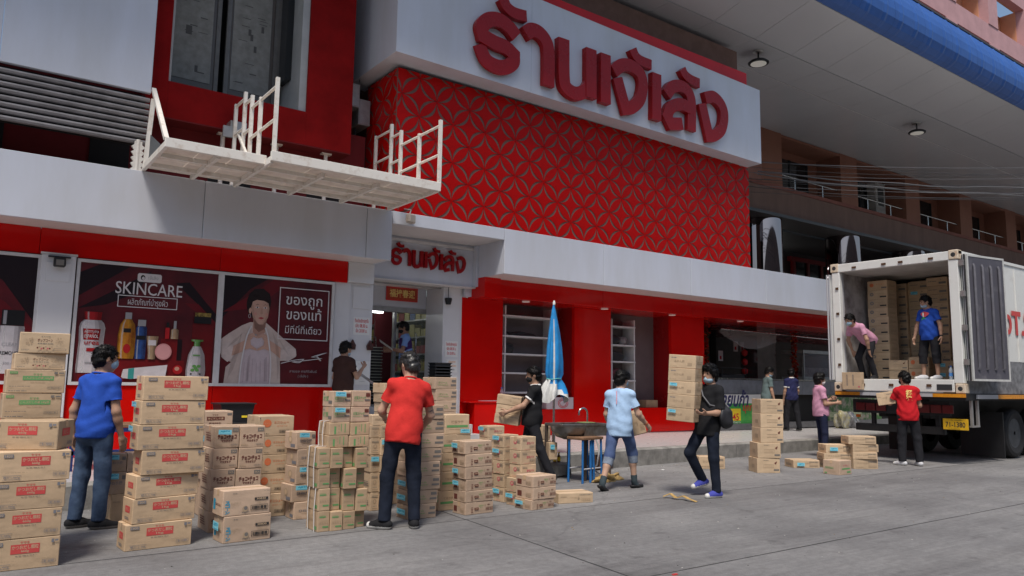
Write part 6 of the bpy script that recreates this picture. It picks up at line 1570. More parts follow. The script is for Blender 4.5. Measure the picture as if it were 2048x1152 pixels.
    ('nam', 4.663, 7.209, 0.514, 3.4, 0.376, 0.24, 0.138, 0, 30, 'fifth'),
    ('nam', 4.653, 7.209, 0.654, 4.6, 0.383, 0.24, 0.139, 1, 30, 'top'),
    ('pai', 5.542, 7.411, 0.0, 7.7, 0.272, 0.2, 0.152, 1, 31, 'bottom'),
    ('pai', 5.539, 7.411, 0.154, 8.5, 0.273, 0.2, 0.165, 0, 31, 'second'),
    ('pai', 5.581, 7.411, 0.321, 7.5, 0.259, 0.2, 0.152, 0, 31, 'third'),
    ('pai', 5.578, 7.411, 0.476, 8.0, 0.26, 0.2, 0.161, 0, 31, 'fourth'),
    ('pai', 5.579, 7.411, 0.639, 8.6, 0.257, 0.2, 0.162, 0, 31, 'top'),
    ('pai', 5.563, 7.724, 0.0, 6.5, 0.229, 0.2, 0.171, 1, 32, 'bottom'),
    ('pai', 5.56, 7.724, 0.173, 5.5, 0.229, 0.2, 0.159, 0, 32, 'second'),
    ('pai', 5.556, 7.724, 0.334, 7.1, 0.23, 0.2, 0.159, 0, 32, 'third'),
    ('pai', 5.553, 7.724, 0.495, 6.4, 0.246, 0.2, 0.154, 1, 32, 'fourth'),
    ('pai', 5.55, 7.724, 0.651, 6.2, 0.246, 0.2, 0.154, 1, 32, 'top'),
    ('pai', 5.555, 8.124, 0.0, -1.2, 0.31, 0.2, 0.223, 0, 33, 'bottom'),
    ('pai', 5.551, 8.124, 0.225, 0.1, 0.31, 0.2, 0.183, 0, 33, 'second'),
    ('pai', 5.561, 8.124, 0.409, -0.6, 0.296, 0.2, 0.183, 0, 33, 'third'),
    ('pai', 5.589, 8.124, 0.595, 0.4, 0.258, 0.2, 0.153, 0, 33, 'fourth'),
    ('pai', 5.585, 8.124, 0.749, -0.1, 0.258, 0.2, 0.142, 1, 33, 'top'),
    ('nam', 5.503, 7.089, 0.0, 5.8, 0.356, 0.3, 0.111, 1, 34, 'bottom'),
    ('nam', 5.515, 7.089, 0.113, 4.4, 0.365, 0.3, 0.137, 0, 34, 'second'),
    ('nam', 5.513, 7.089, 0.251, 4.7, 0.373, 0.3, 0.127, 0, 34, 'top'),
    ('nar', 6.07, 7.299, 0.0, -14.4, 0.47, 0.3, 0.122, 0, 35, ''),
    ('bir', 11.065, 8.117, 0.0, -30.7, 0.4, 0.36, 0.244, 0, 36, 'bottom'),
    ('bir', 11.077, 8.109, 0.246, -32.4, 0.401, 0.36, 0.25, 0, 36, 'second'),
    ('bir', 11.128, 8.079, 0.498, -30.2, 0.402, 0.36, 0.251, 0, 36, 'third'),
    ('bir', 11.133, 8.076, 0.751, -30.4, 0.403, 0.36, 0.235, 0, 36, 'fourth'),
    ('bir', 11.138, 8.073, 0.989, -30.2, 0.404, 0.36, 0.237, 0, 36, 'top'),
    ('flt', 12.328, 8.273, 0.0, -29.1, 0.498, 0.34, 0.138, 1, 37, ''),
    ('cub', 12.02, 7.205, 0.0, 0.5, 0.362, 0.3, 0.232, 0, 38, ''),
    ('flt', 12.857, 7.986, 0.0, -31.9, 0.508, 0.3, 0.139, 0, 39, 'bottom'),
    ('flt', 12.845, 7.994, 0.141, -33.9, 0.509, 0.3, 0.122, 0, 39, 'second'),
    ('flt', 12.88, 7.971, 0.265, -31.0, 0.537, 0.3, 0.149, 1, 39, 'top'),
    ('flt', 13.183, 7.632, 0.0, -32.9, 0.452, 0.3, 0.173, 0, 40, 'bottom'),
    ('flt', 13.179, 7.634, 0.175, -37.8, 0.434, 0.3, 0.121, 0, 40, 'second'),
    ('flt', 13.184, 7.631, 0.298, -31.2, 0.48, 0.3, 0.134, 0, 40, 'third'),
    ('flt', 13.122, 7.675, 0.434, -34.0, 0.507, 0.3, 0.142, 0, 40, 'top'),
    ('flt', 10.65, 9.004, 0.0, -30.1, 0.469, 0.3, 0.211, 0, 41, ''),
    ('nar', 7.641, 9.58, 0.29, 8.5, 0.184, 0.4, 0.259, 0, 42, 'bottom'),
    ('nar', 7.628, 9.58, 0.551, 8.5, 0.185, 0.4, 0.231, 0, 42, 'top'),
    ('nar', 7.416, 9.152, 0.29, -13.4, 0.141, 0.3, 0.259, 1, 43, ''),
]
for i, (st, x, y, z, yaw, w, d, h, stick, ph, pos) in enumerate(BOXES):
    words_ = STYLE[st][4]; phr = STACKS[ph]
    if pos == '': lab = f'{words_} on {phr}'
    elif pos == 'bottom': lab = f'{words_} at the bottom of {phr}'
    elif pos == 'top': lab = f'{words_} on top of {phr}'
    else: lab = f'{words_}, {pos} up in {phr}'
    carton(st, (x, y, z), yaw, (w, d, h), bool(stick), lab, 'cartons stacked on the street', pos in ('top', '', 'bottom'), i % 2)
# white plastic straps round the bundle
STRAP = mat('white_strap', (0.70, 0.68, 0.66), rough=0.4)
for (x, z0, z1, y0), part in (((2.948, 0.0, 0.405, 7.20), 'front strap on the lower tier'), ((2.948, 0.0, 0.405, 7.36), 'rear strap on the lower tier'),
                              ((2.93, 0.41, 0.80, 7.21), 'front strap on the upper tier'), ((2.93, 0.41, 0.80, 7.36), 'rear strap on the upper tier'),
                              ((3.025, 0.80, 1.04, 7.26), 'front strap round the lying cartons'), ((3.025, 0.80, 1.04, 7.36), 'rear strap round the lying cartons')):
    b_ = MB()
    pts = [(x, y0, z0), (x - 0.006, y0 + 0.004, (z0 + z1) / 2), (x + 0.002, y0, z1), (x + 0.03, y0, z1 + 0.006), (x + 0.11, y0 - 0.002, z1 + 0.004)]
    for a, c in zip(pts[:-1], pts[1:]): b_.bar(a, c, 0.013, 0.004, STRAP, up=(1, 0, 0.4))
    tag(b_.build('packing_strap'), 'white plastic ' + part + ' of the green-striped bundle', 'strap', 'straps on the bundle')
# ================================================================== DELIVERY TRUCK WITH CONTAINER
TWH = mat('container_white', (0.70, 0.70, 0.67), rough=0.45, var=0.2, scale=2.5, col2=(0.58, 0.56, 0.52), contrast=(0.52, 0.8), bump=0.05, bscale=8)
TIN = mat('container_inside', (0.48, 0.46, 0.45), rough=0.5, var=0.5, scale=3, col2=(0.18, 0.16, 0.15), detail=9)
TGR = mat('container_grimy', (0.24, 0.24, 0.25), rough=0.6, var=0.6, scale=7, col2=(0.10, 0.10, 0.105), detail=9)
DRIN = mat('door_inner', (0.085, 0.082, 0.10), rough=0.55, var=0.5, scale=4, col2=(0.17, 0.165, 0.18), contrast=(0.55, 0.8), detail=8)
CAST = mat('corner_casting', (0.62, 0.52, 0.40), rough=0.7, var=0.5, scale=10, col2=(0.42, 0.25, 0.14), contrast=(0.5, 0.75))
CHAS = mat('chassis_black', (0.018, 0.018, 0.019), rough=0.6, var=0.4, scale=6)
RUBB = mat('tyre_rubber', (0.022, 0.022, 0.024), rough=0.75, var=0.3, scale=9)
RIMM = mat('wheel_rim', (0.06, 0.065, 0.075), rough=0.5, var=0.3, scale=8)
ORS = mat('reflector_orange', (0.72, 0.28, 0.02), rough=0.3, var=0.25, scale=20); SILV = mat('reflector_grey', (0.42, 0.42, 0.44), rough=0.4)
TAIL = mat('tail_red', (0.12, 0.012, 0.012), rough=0.3); AMB = mat('marker_amber', (0.55, 0.12, 0.01), rough=0.3)
GASK = mat('gasket', (0.03, 0.03, 0.032), rough=0.6)
trk = empty('delivery_truck', (15.5, 8.0, 0.0), 0, 'container truck parked with its rear doors open and cartons inside', 'truck')
TX, TY, TZ = trk.location
def tp_(name, lo, hi, m, r=0.0, par=None): return plate(name, par or trk, (lo[0] - TX, lo[1] - TY, lo[2]), (hi[0] - TX, hi[1] - TY, hi[2]), m, r)
def tb_(mb, name, par=None, fix=False):
    mb.v = [(x - TX, y - TY, z) for x, y, z in mb.v]; return mb.build(name, par or trk, fix=fix)
TL, TR_, X0, X1, ZB0, ZF, ZC, ZT0 = 9.32, 6.70, 15.5, 27.5, 1.36, 1.62, 3.93, 4.12
tp_('floor', (X0 + 0.08, TR_ + 0.1, ZB0 + 0.05), (X1, TL - 0.1, ZF), ALUM)
tp_('left_wall', (X0 + 0.1, TL - 0.1, ZF + 0.001), (X1, TL, ZT0 - 0.08), TIN)
tp_('right_wall', (X0 + 0.1, TR_, 2.02), (X1, TR_ + 0.1, ZT0 - 0.08), TWH)
tp_('right_wall_base', (X0 + 0.1, TR_ - 0.004, ZB0), (X1, TR_ + 0.09, 2.018), TGR)
for k in range(9): tp_('wall_rib', (X0 + 1.35 + k * 1.2, TR_ - 0.018, 2.03), (X0 + 1.39 + k * 1.2, TR_ - 0.001, ZT0 - 0.15), TWH)
tp_('roof', (X0 + 0.02, TR_ - 0.02, ZT0 - 0.079), (X1, TL + 0.02, ZT0 - 0.02), TWH)
tp_('ceiling', (X0 + 0.1, TR_ + 0.1, ZC), (X1, TL - 0.1, ZC + 0.03), mat('container_ceiling', (0.6, 0.59, 0.56), rough=0.5, var=0.2, scale=3))
tp_('front_wall', (X1, TR_, ZB0), (X1 + 0.1, TL, ZT0), TWH)
tp_('header', (X0, TR_ + 0.15, ZC), (X0 + 0.1, TL - 0.15, ZT0 - 0.015), TWH, 0.01)
tp_('sill', (X0 - 0.002, TR_ + 0.18, ZB0 + 0.02), (X0 + 0.08, TL - 0.18, ZF), TWH, 0.008)
tp_('sill_pocket', (X0 - 0.012, TR_ + 0.22, ZB0 + 0.06), (X0 - 0.003, TR_ + 0.5, ZB0 + 0.17), GASK)
for y in (TL - 0.09, TR_ + 0.09): tp_('rear_post', (X0, y - 0.09, ZB0 + 0.19), (X0 + 0.12, y + 0.09, ZT0 - 0.19), TWH, 0.012)
for y in (TL - 0.07, TR_ + 0.07):
    for z in (ZB0, ZT0 - 0.185):
        c_ = tp_('corner_casting', (X0 - 0.015, y - 0.09, z), (X0 + 0.16, y + 0.09, z + 0.185), CAST, 0.012)
        MB().lathe([(0.045, 0), (0.035, -0.002)], (X0 - 0.0155 - TX, y - TY, z + 0.09), GASK, 14, axis='X').build('casting_hole', c_)
for y in (8.75, 8.1, 7.75, 7.15): tp_('lashing_ring', (X0 - 0.02, y, ZC + 0.05), (X0 - 0.001, y + 0.09, ZC + 0.09), RUSTY)
for y in (8.65, 8.05, 7.3): tp_('lock_keeper', (X0 - 0.02, y, ZB0 + 0.12), (X0 - 0.003, y + 0.09, ZB0 + 0.17), RUSTY)
for z in (1.9, 2.45, 3.0, 3.55): tp_('cam_keeper', (X0 - 0.02, TL - 0.15, z), (X0 - 0.001, TL - 0.09, z + 0.05), RUSTY)
tp_('inner_seal', (X0 + 0.125, TL - 0.16, ZF + 0.01), (X0 + 0.2, TL - 0.101, ZC - 0.01), mat('seal_grey', (0.45, 0.45, 0.47), rough=0.4))
# right door, swung out past the side
dr = empty('right_door', (X0 + 0.06 - TX, TR_ - 0.06 - TY, 1.6), R_(-10), parent=trk)
plate('door_leaf', dr, (0.02, -0.05, 0), (1.17, 0.05, 2.42), TWH, 0.008)
plate('inner_panel', dr, (0.06, -0.075, 0.04), (1.13, -0.052, 2.38), DRIN)
for nm, lo, hi in (('panel_frame', (0.02, -0.082, 0.0), (0.058, -0.051, 2.42)), ('panel_frame', (1.132, -0.082, 0.0), (1.17, -0.051, 2.42)), ('panel_frame', (0.06, -0.082, 0.0), (1.13, -0.051, 0.038)), ('panel_frame', (0.06, -0.082, 2.382), (1.13, -0.051, 2.42))): plate(nm, dr, lo, hi, mat('door_edge', (0.60, 0.60, 0.58), rough=0.4, var=0.2, scale=9))
for k in range(4):
    MB().tube([(0.2 + k * 0.255, -0.078, 0.22), (0.2 + k * 0.255, -0.10, 0.26), (0.2 + k * 0.255, -0.10, 2.18), (0.2 + k * 0.255, -0.078, 2.24)], 0.026, mat('door_rib', (0.15, 0.145, 0.165), rough=0.5, var=0.3, scale=6), 8).build('door_rib', dr)
for k in range(3): plate('gasket', dr, (-0.03 + 0.018 * k, -0.07 + 0.03 * k, 0.0), (-0.016 + 0.018 * k, -0.04 + 0.03 * k, 2.42), GASK if k != 1 else SILV)
for z in (0.3, 0.95, 1.6, 2.2): plate('hinge', dr, (-0.07, -0.055, z), (0.0, 0.03, z + 0.11), ALUM)
dl = empty('left_door', (X0 + 0.05 - TX, TL + 0.06 - TY, 1.6), R_(14), parent=trk)
plate('door_leaf', dl, (0.0, -0.04, 0), (1.17, 0.05, 2.3), TWH, 0.008)
for k in range(2): MB().cyl((-0.02, 0.02 + 0.05 * k, 0), (-0.02, 0.02 + 0.05 * k, 2.3), 0.018, SILV, 8).build('lock_rod', dl)
# reflective tape on the bolster, chassis, lights, flaps, number plate
y = TR_ - 0.02; i = 0
while y < TL:
    w = 0.22 if i % 3 else 0.6; tp_('reflector', (X0 - 0.03, y, ZB0 - 0.075), (X0 + 0.0, min(y + w, TL) - 0.004, ZB0 - 0.01), ORS if i % 3 == 0 else SILV); y += w; i += 1
tp_('rear_bolster', (X0 + 0.001, TR_ - 0.02, ZB0 - 0.13), (X0 + 0.4, TL, ZB0 - 0.001), CHAS)
x = X0 + 0.42; i = 0
while x < X1:
    tp_('reflector', (x, TR_ - 0.05, ZB0 - 0.10), (min(x + 0.9, X1) - 0.004, TR_ - 0.02, ZB0 - 0.02), ORS if i % 3 else SILV); x += 0.9; i += 1
tp_('side_rail', (X0 + 0.41, TR_ - 0.019, ZB0 - 0.13), (X1, TR_ + 0.1, ZB0 - 0.002), CHAS)
for y in (7.5, 8.4): tp_('chassis_beam', (X0 + 0.3, y, 0.85), (X1, y + 0.14, ZB0 - 0.131), CHAS)
tp_('light_panel', (X0 + 0.15, TR_ + 0.35, 0.92), (X0 + 0.2, TL - 0.3, 1.2), CHAS)
for y in (6.98, 7.2, 7.42, 8.3, 8.52, 8.74): tp_('tail_light', (X0 + 0.115, y, 0.97), (X0 + 0.149, y + 0.2, 1.13), TAIL, 0.006)
for y in (7.72, 8.9): tp_('marker_light', (X0 + 0.2, y, 0.82), (X0 + 0.23, y + 0.09, 0.88), AMB)
tp_('bumper', (X0 + 0.22, TR_ + 0.5, 0.55), (X0 + 0.32, TL - 0.3, 0.70), CHAS, 0.01)
for y in (7.3, 8.6): tp_('bumper_strut', (X0 + 0.25, y, 0.7), (X0 + 0.31, y + 0.08, 0.92), CHAS)
tp_('step_frame', (X0 + 0.3, TR_ + 0.02, 0.75), (X0 + 0.36, TR_ + 0.06, ZB0 - 0.13), ALUM); tp_('step_frame', (X0 + 0.55, TR_ + 0.02, 0.75), (X0 + 0.61, TR_ + 0.06, ZB0 - 0.13), ALUM); tp_('step', (X0 + 0.3, TR_ + 0.02, 0.72), (X0 + 0.62, TR_ + 0.08, 0.75), ALUM)
pl_ = tp_('number_plate', (X0 + 0.16, 6.74, 0.665), (X0 + 0.18, 7.20, 0.875), mat('plate_yellow', (0.72, 0.42, 0.02), rough=0.35, var=0.2, scale=14), 0.004)
MX = Matrix(((0, 0, -1, 0), (-1, 0, 0, 0), (0, 1, 0, 0), (0, 0, 0, 1)))   # text facing -X
def text_x(t, x, y, z, size, m, fit, bold, par, name='lettering'):
    me = text_mesh(t, 1.0, bold); xs = [v.co.x for v in me.vertices]; ys_ = [v.co.y for v in me.vertices]
    cx, cy = (max(xs) + min(xs)) / 2, (max(ys_) + min(ys_)) / 2
    b_ = MB(); b_.mesh(me, m, Matrix.Translation((x - TX, y - TY, z)) @ MX @ Matrix.Diagonal((fit / (max(xs) - min(xs)), size / (max(ys_) - min(ys_)), 1, 1)) @ Matrix.Translation((-cx, -cy, 0)))
    return b_.build(name, par)
text_x('71-1380', X0 + 0.158, 6.97, 0.765, 0.10, INK['black'], 0.36, 0.02, pl_); text_x('ขนส่ง กรุงเทพฯ', X0 + 0.158, 6.97, 0.85, 0.025, INK['black'], 0.26, 0.01, pl_); text_x('ไม่ประจำทาง', X0 + 0.158, 6.97, 0.685, 0.018, INK['black'], 0.16, 0.01, pl_)
for (ya, yb) in ((6.86, 7.7), (8.5, 9.25)):
    m_ = MB(); m_.box((X0 + 2.0, ya, 0.06), (X0 + 2.03, yb, 0.98), mat('flap_rubber', (0.014, 0.014, 0.016), rough=0.5, var=0.3, scale=5)); tb_(m_, 'mud_flap')
wh_i = 0
for x in (18.42, 19.72, 21.0):
    for y0, sgn in ((6.98, 1), (9.05, -1)):
        w_ = empty('wheel', (x - TX, y0 - TY, 0.53), 0, parent=trk)
        n = 44; b_ = MB()
        prof = [(0.30, 0.03), (0.42, 0.0), (0.49, 0.02), (0.515, 0.06), (0.525, 0.12), (0.515, 0.24), (0.49, 0.28), (0.3, 0.29)]
        v = []; f = []
        for k in range(n):
            a = 6.2832 * k / n
            for j, (r, dy) in enumerate(prof):
                rr = r + (0.010 if (j in (3, 4, 5) and k % 2) else 0)
                v.append((rr * math.cos(a), dy * sgn, rr * math.sin(a)))
        P_ = len(prof)
        for k in range(n):
            for j in range(P_ - 1): f.append((k * P_ + j, k * P_ + j + 1, ((k + 1) % n) * P_ + j + 1, ((k + 1) % n) * P_ + j))
        b_.add(v, f, RUBB); b_.build('tyre', w_, fix=True)
        MB().lathe([(0.31, 0.03 * sgn), (0.295, 0.025 * sgn), (0.28, 0.12 * sgn), (0.14, 0.14 * sgn), (0.13, 0.05 * sgn), (0.04, 0.03 * sgn)], (0, 0, 0), RIMM, 28, axis='Y').build('rim', w_, fix=True)
        MB().cyl((0, 0.1 * sgn, 0), (0, 0.9 * sgn, 0), 0.08, CHAS, 10).build('axle', w_)
# lettering on the side
b_ = MB(); text_on(b_, 'งT.S.', 18.12, 2.80, TR_ - 0.022, 0.68, INK['red'], 0.03, align='CENTER', fit=1.5)
tb_(b_, 'side_lettering')

# cartons stowed inside
rt = random.Random(21)
def stow(style, x, yl, rows, h, w, lab, z=ZF + 0.001, jit=0.01, stickp=0.0):
    for k in range(rows):
        carton(style, (x + rt.uniform(-jit, jit), yl + rt.uniform(-jit, jit) * 0.5, z + k * h), -90 + rt.uniform(-0.6, 0.6), (w - 0.006, 0.4, h - 0.003), rt.random() < stickp, lab.replace('carton', 'carton, %s up,' % UPN[k], 1) if rows > 1 else lab, 'cartons inside the container', False, k % 2)
stow('tru', 16.55, 9.10, 10, 0.198, 0.46, 'blue-disc carton in the left column inside the container')
stow('tro', 16.55, 9.10, 1, 0.215, 0.46, 'orange-disc carton crowning the left column inside the container', z=ZF + 1.982)
stow('bir', 16.45, 8.63, 2, 0.21, 0.42, 'bird-print carton in the low pair beside the left column in the container')
stow('tro', 16.45, 8.20, 2, 0.24, 0.42, 'orange-disc carton in the low pair at the centre of the container')
stow('trp', 16.6, 7.70, 2, 0.2, 0.38, 'carton with stickers behind the legs of the man in blue on the truck', stickp=1.0)
stow('trp', 16.55, 7.28, 4, 0.125, 0.44, 'low carton beside the water bottle inside the container')
for c in range(5):
    w = 0.45
    stow('trp', 17.45 + 0.08 * (c % 2), 9.12 - c * w, 12, 0.183 + 0.003 * (c % 3), w, 'carton in the %s back column inside the container' % ['leftmost', 'second', 'middle', 'fourth', 'rightmost'][c], stickp=0.12)
carton('vert', (15.36, 9.08, 1.40), -90, (0.42, 0.12, 0.36), False, 'upright-printed carton standing on the container sill', None, False)
# bottle standing on the sill
def bottle(loc, s, label, cap=(0.05, 0.15, 0.5), wrap=(0.08, 0.25, 0.6), glass=(0.55, 0.62, 0.68)):
    t_ = empty('water_bottle', loc, 0, label, 'bottle')
    MB().lathe([(0.032 * s, 0), (0.034 * s, 0.01 * s), (0.033 * s, 0.15 * s), (0.03 * s, 0.17 * s), (0.013 * s, 0.205 * s), (0.013 * s, 0.215 * s)], (0, 0, 0), mat('bottle_pet_%g' % glass[0], glass, rough=0.05, alpha=0.55), 16).build('body', t_)
    MB().lathe([(0.0345 * s, 0.06 * s), (0.0345 * s, 0.115 * s)], (0, 0, 0), mat('bottle_wrap_%g' % wrap[0], wrap, rough=0.4), 16).build('wrap', t_)
    MB().lathe([(0.015 * s, 0.216 * s), (0.015 * s, 0.235 * s)], (0, 0, 0), mat('bottle_cap_%g' % cap[0], cap, rough=0.4), 12).build('cap', t_)
    return t_
bottle((15.62, 6.98, ZF), 1.15, 'clear water bottle with blue label on the container sill')
bottle((9.35, 13.12, 1.052), 1.2, 'clear plastic bottle standing on the red ledge by the entrance', glass=(0.35, 0.25, 0.3))
# ================================================================== PEOPLE
# each figure is grown as a smooth distance field round its posed skeleton and meshed as one continuous surface
def _smin(a, b, k):
    h = np.clip(0.5 + 0.5 * (b - a) / k, 0, 1)
    return b * (1 - h) + a * h - k * h * (1 - h)
def V3(*a): return np.array(a, dtype=np.float32)
def nrm(v): v = np.asarray(v, dtype=np.float64); return v / np.linalg.norm(v)
def frame(fwd, up=(0, 0, 1)):
    """columns: side, back, up' of a part that looks along fwd"""
    b = -nrm(fwd); u = np.asarray(up, float); s = nrm(np.cross(b, u)); return np.array([s, b, np.cross(s, b)]).T
def cone(a, b, ra, rb, k=0.025): return ('c', np.asarray(a, float), np.asarray(b, float), ra, rb, k)
def ell(c, r, F=None, k=0.03): return ('e', np.asarray(c, float), np.asarray(r, float), np.eye(3) if F is None else F, k)
def sdf_mesh(prims, h=0.012, cuts=(), wrinkle=None, subs=()):
    los, his = [], []
    for p in prims:
        if p[0] == 'c': q = np.array([p[1], p[2]]); r = max(p[3], p[4])
        else: q = np.array([p[1]]); r = max(p[2])
        los.append(q.min(0) - r); his.append(q.max(0) + r)
    lo = np.min(los, 0) - 0.03; hi = np.max(his, 0) + 0.03
    n = np.ceil((hi - lo) / h).astype(int) + 1
    D = np.full(n, 0.3, dtype=np.float32)
    ax = [(lo[i] + h * np.arange(n[i])).astype(np.float32) for i in range(3)]
    for p, l_, h_ in zip(prims, los, his):
        i0 = np.maximum(((l_ - lo - 0.06) / h).astype(int), 0); i1 = np.minimum(((h_ - lo + 0.06) / h).astype(int) + 2, n)
        X = ax[0][i0[0]:i1[0], None, None]; Y = ax[1][None, i0[1]:i1[1], None]; Z = ax[2][None, None, i0[2]:i1[2]]
        if p[0] == 'c':
            a, b, ra, rb, k = p[1:]; ba = b - a; L2 = float(ba @ ba) + 1e-12
            t = np.clip(((X - a[0]) * ba[0] + (Y - a[1]) * ba[1] + (Z - a[2]) * ba[2]) / L2, 0, 1)
            d = np.sqrt((X - a[0] - t * ba[0]) ** 2 + (Y - a[1] - t * ba[1]) ** 2 + (Z - a[2] - t * ba[2]) ** 2) - (ra + (rb - ra) * t)
        else:
            c, r, F, k = p[1:]
            U = [((X - c[0]) * F[0, j] + (Y - c[1]) * F[1, j] + (Z - c[2]) * F[2, j]) for j in range(3)]
            k0 = np.sqrt(sum((U[j] / r[j]) ** 2 for j in range(3))); k1 = np.sqrt(sum((U[j] / r[j] ** 2) ** 2 for j in range(3))) + 1e-9
            d = k0 * (k0 - 1) / k1
        sl = tuple(slice(i0[j], i1[j]) for j in range(3))
        D[sl] = _smin(D[sl], d.astype(np.float32), k)
    X = ax[0][:, None, None]; Y = ax[1][None, :, None]; Z = ax[2][None, None, :]
    if wrinkle is not None: D += wrinkle(X, Y, Z)
    for q, nn in cuts: D = np.maximum(D, (X - q[0]) * nn[0] + (Y - q[1]) * nn[1] + (Z - q[2]) * nn[2])
    for c, r in subs: D = np.maximum(D, r - np.sqrt((X - c[0]) ** 2 + (Y - c[1]) ** 2 + (Z - c[2]) ** 2))
    D[0] = D[-1] = 0.3; D[:, 0] = D[:, -1] = 0.3; D[:, :, 0] = D[:, :, -1] = 0.3
    S = D < 0
    cnt = sum(S[i:n[0] - 1 + i, j:n[1] - 1 + j, k:n[2] - 1 + k].astype(np.int8) for i in (0, 1) for j in (0, 1) for k in (0, 1))
    cells = np.argwhere((cnt > 0) & (cnt < 8))
    ids = np.full(n - 1, -1, dtype=np.int64); ids[tuple(cells.T)] = np.arange(len(cells))
    pos = np.zeros((len(cells), 3)); m = np.zeros(len(cells))
    corners = [(i, j, k) for i in (0, 1) for j in (0, 1) for k in (0, 1)]
    for a in corners:
        for axx in range(3):
            if a[axx]: continue
            b = list(a); b[axx] = 1
            va = D[cells[:, 0] + a[0], cells[:, 1] + a[1], cells[:, 2] + a[2]]; vb = D[cells[:, 0] + b[0], cells[:, 1] + b[1], cells[:, 2] + b[2]]
            x = (va < 0) != (vb < 0); t = np.where(x, va / (va - vb + 1e-12), 0)
            q = np.array(a, float)[None] + t[:, None] * (np.array(b, float) - np.array(a, float))[None]
            pos += q * x[:, None]; m += x
    verts = (cells + pos / m[:, None]) * h + lo
    F = []
    for axx in range(3):
        o = [0, 0, 0]; o[axx] = 1
        s0 = S[:n[0] - o[0], :n[1] - o[1], :n[2] - o[2]]; s1 = S[o[0]:, o[1]:, o[2]:]
        e = np.argwhere(s0 != s1); inside = s0[tuple(e.T)]
        u, w = [(1, 2), (2, 0), (0, 1)][axx]
        q = []
        for du, dw in ((1, 1), (0, 1), (0, 0), (1, 0)):
            c = e.copy(); c[:, u] -= du; c[:, w] -= dw; q.append(ids[tuple(c.T)])
        q = np.array(q).T; q[~inside] = q[~inside][:, ::-1]
        F.append(q)
    return verts, np.concatenate(F)
def to_mesh(name, parts, mats_, mat_fn=None):
    vs, fs, b = [], [], 0
    for v, f in parts: vs.append(v); fs.append(f + b); b += len(v)
    v = np.concatenate(vs); f = [q for a in fs for q in a.tolist()]
    me = bpy.data.meshes.new(name)
    me.from_pydata(v.tolist(), [], f)
    for m in mats_: me.materials.append(m)
    me.polygons.foreach_set('use_smooth', [True] * len(f))
    if mat_fn is not None: me.polygons.foreach_set('material_index', mat_fn(np.array([v[q].mean(0) for q in f])).astype(int))
    me.update()
    return me
def folds(amp, seed, fx=14, fz=30):
    r = np.random.default_rng(seed); a = r.uniform(0, 6.28, 6)
    def fn(X, Y, Z):
        w = np.sin(fz * Z + 5 * np.sin(9 * X + a[0]) + 3 * np.sin(8 * Y + a[1]) + a[2]) * np.sin(fx * X + 4 * np.sin(6 * Z + a[3]) + a[4]) + 0.6 * np.sin(17 * Z - 11 * X + 13 * Y + 3 * np.sin(5 * Z + a[1]) + a[5])
        return (amp * w).astype(np.float32)
    return fn
def skin_mat(name, c): return mat('skin_' + name, c, rough=0.5, spec=0.4, var=0.12, scale=14, bump=0.03, bscale=80)
def cloth(name, c, rough=0.9, var=0.15, c2=None, sc=9): return mat('cloth_' + name, c, rough=rough, spec=0.2, var=var, scale=sc, col2=c2, bump=0.8, bscale=13)
SK1, SK2, SK3 = skin_mat('mid', (0.42, 0.245, 0.165)), skin_mat('pale', (0.50, 0.31, 0.22)), skin_mat('dark', (0.30, 0.16, 0.105))
HAIR = mat('hair_black', (0.008, 0.007, 0.007), rough=0.5, spec=0.3, var=0.3, scale=30, bump=0.15, bscale=150)
HAIRG = mat('hair_greying', (0.018, 0.016, 0.015), rough=0.35, spec=0.6, var=0.8, scale=30, col2=(0.09, 0.08, 0.075), contrast=(0.5, 0.8), bump=0.15, bscale=150)
EYEM = mat('eye_dark', (0.012, 0.009, 0.008), rough=0.15); LIPM = mat('lips', (0.30, 0.10, 0.08), rough=0.5)
MASKB = cloth('mask_blue', (0.34, 0.48, 0.58)); MASKK = cloth('mask_black', (0.02, 0.02, 0.022)); 
def hand_parts(wr, d, pal, side, curl, s=1.0, spread=0.0, h=0.0055):
    """five-fingered hand from wrist wr along d, palm facing pal; side +1 when the thumb lies along +(d x pal)"""
    d = nrm(d); pal = nrm(np.asarray(pal, float) - d * np.dot(pal, d)); a = np.cross(d, pal) * side
    P = [cone(wr - d * 0.02, wr + d * 0.03 * s, 0.026 * s, 0.027 * s, 0.01)]
    for t in (-0.027, -0.009, 0.009, 0.027): P.append(cone(wr + d * 0.02 * s + a * t * 0.6 * s, wr + d * 0.082 * s + a * t * s, 0.016 * s, 0.0125 * s, 0.012))
    L = [0.060, 0.072, 0.078, 0.070]
    for i, t in enumerate((-0.029, -0.0095, 0.0095, 0.0285)):
        p = wr + d * 0.085 * s + a * t * s; ang = 0.0
        dd = nrm(d + a * t * 6 * spread)
        for j, fr_ in enumerate((0.48, 0.30, 0.22)):
            ang += curl * (0.55 if j == 0 else 0.85) * (1 + 0.08 * (1.5 - i))
            v = dd * math.cos(ang) + pal * math.sin(ang)
            q = p + v * L[i] * fr_ * 1.15 * s
            P.append(cone(p, q, (0.0098 - 0.0012 * j) * s, (0.0090 - 0.0012 * j) * s, 0.004)); p = q
    p = wr + d * 0.025 * s + a * 0.024 * s
    v = nrm(d * 0.55 + a * 0.7 + pal * (0.2 + 0.4 * curl)); q = p + v * 0.042 * s; P.append(cone(p, q, 0.014 * s, 0.0115 * s, 0.01))
    v = nrm(d * 0.85 + a * 0.3 + pal * (0.2 + 0.6 * curl)); r = q + v * 0.030 * s; P.append(cone(q, r, 0.0112 * s, 0.010 * s, 0.004))
    v = nrm(d * 0.95 + a * 0.05 + pal * (0.2 + 0.7 * curl)); P.append(cone(r, r + v * 0.024 * s, 0.010 * s, 0.0085 * s, 0.004))
    return sdf_mesh(P, h)

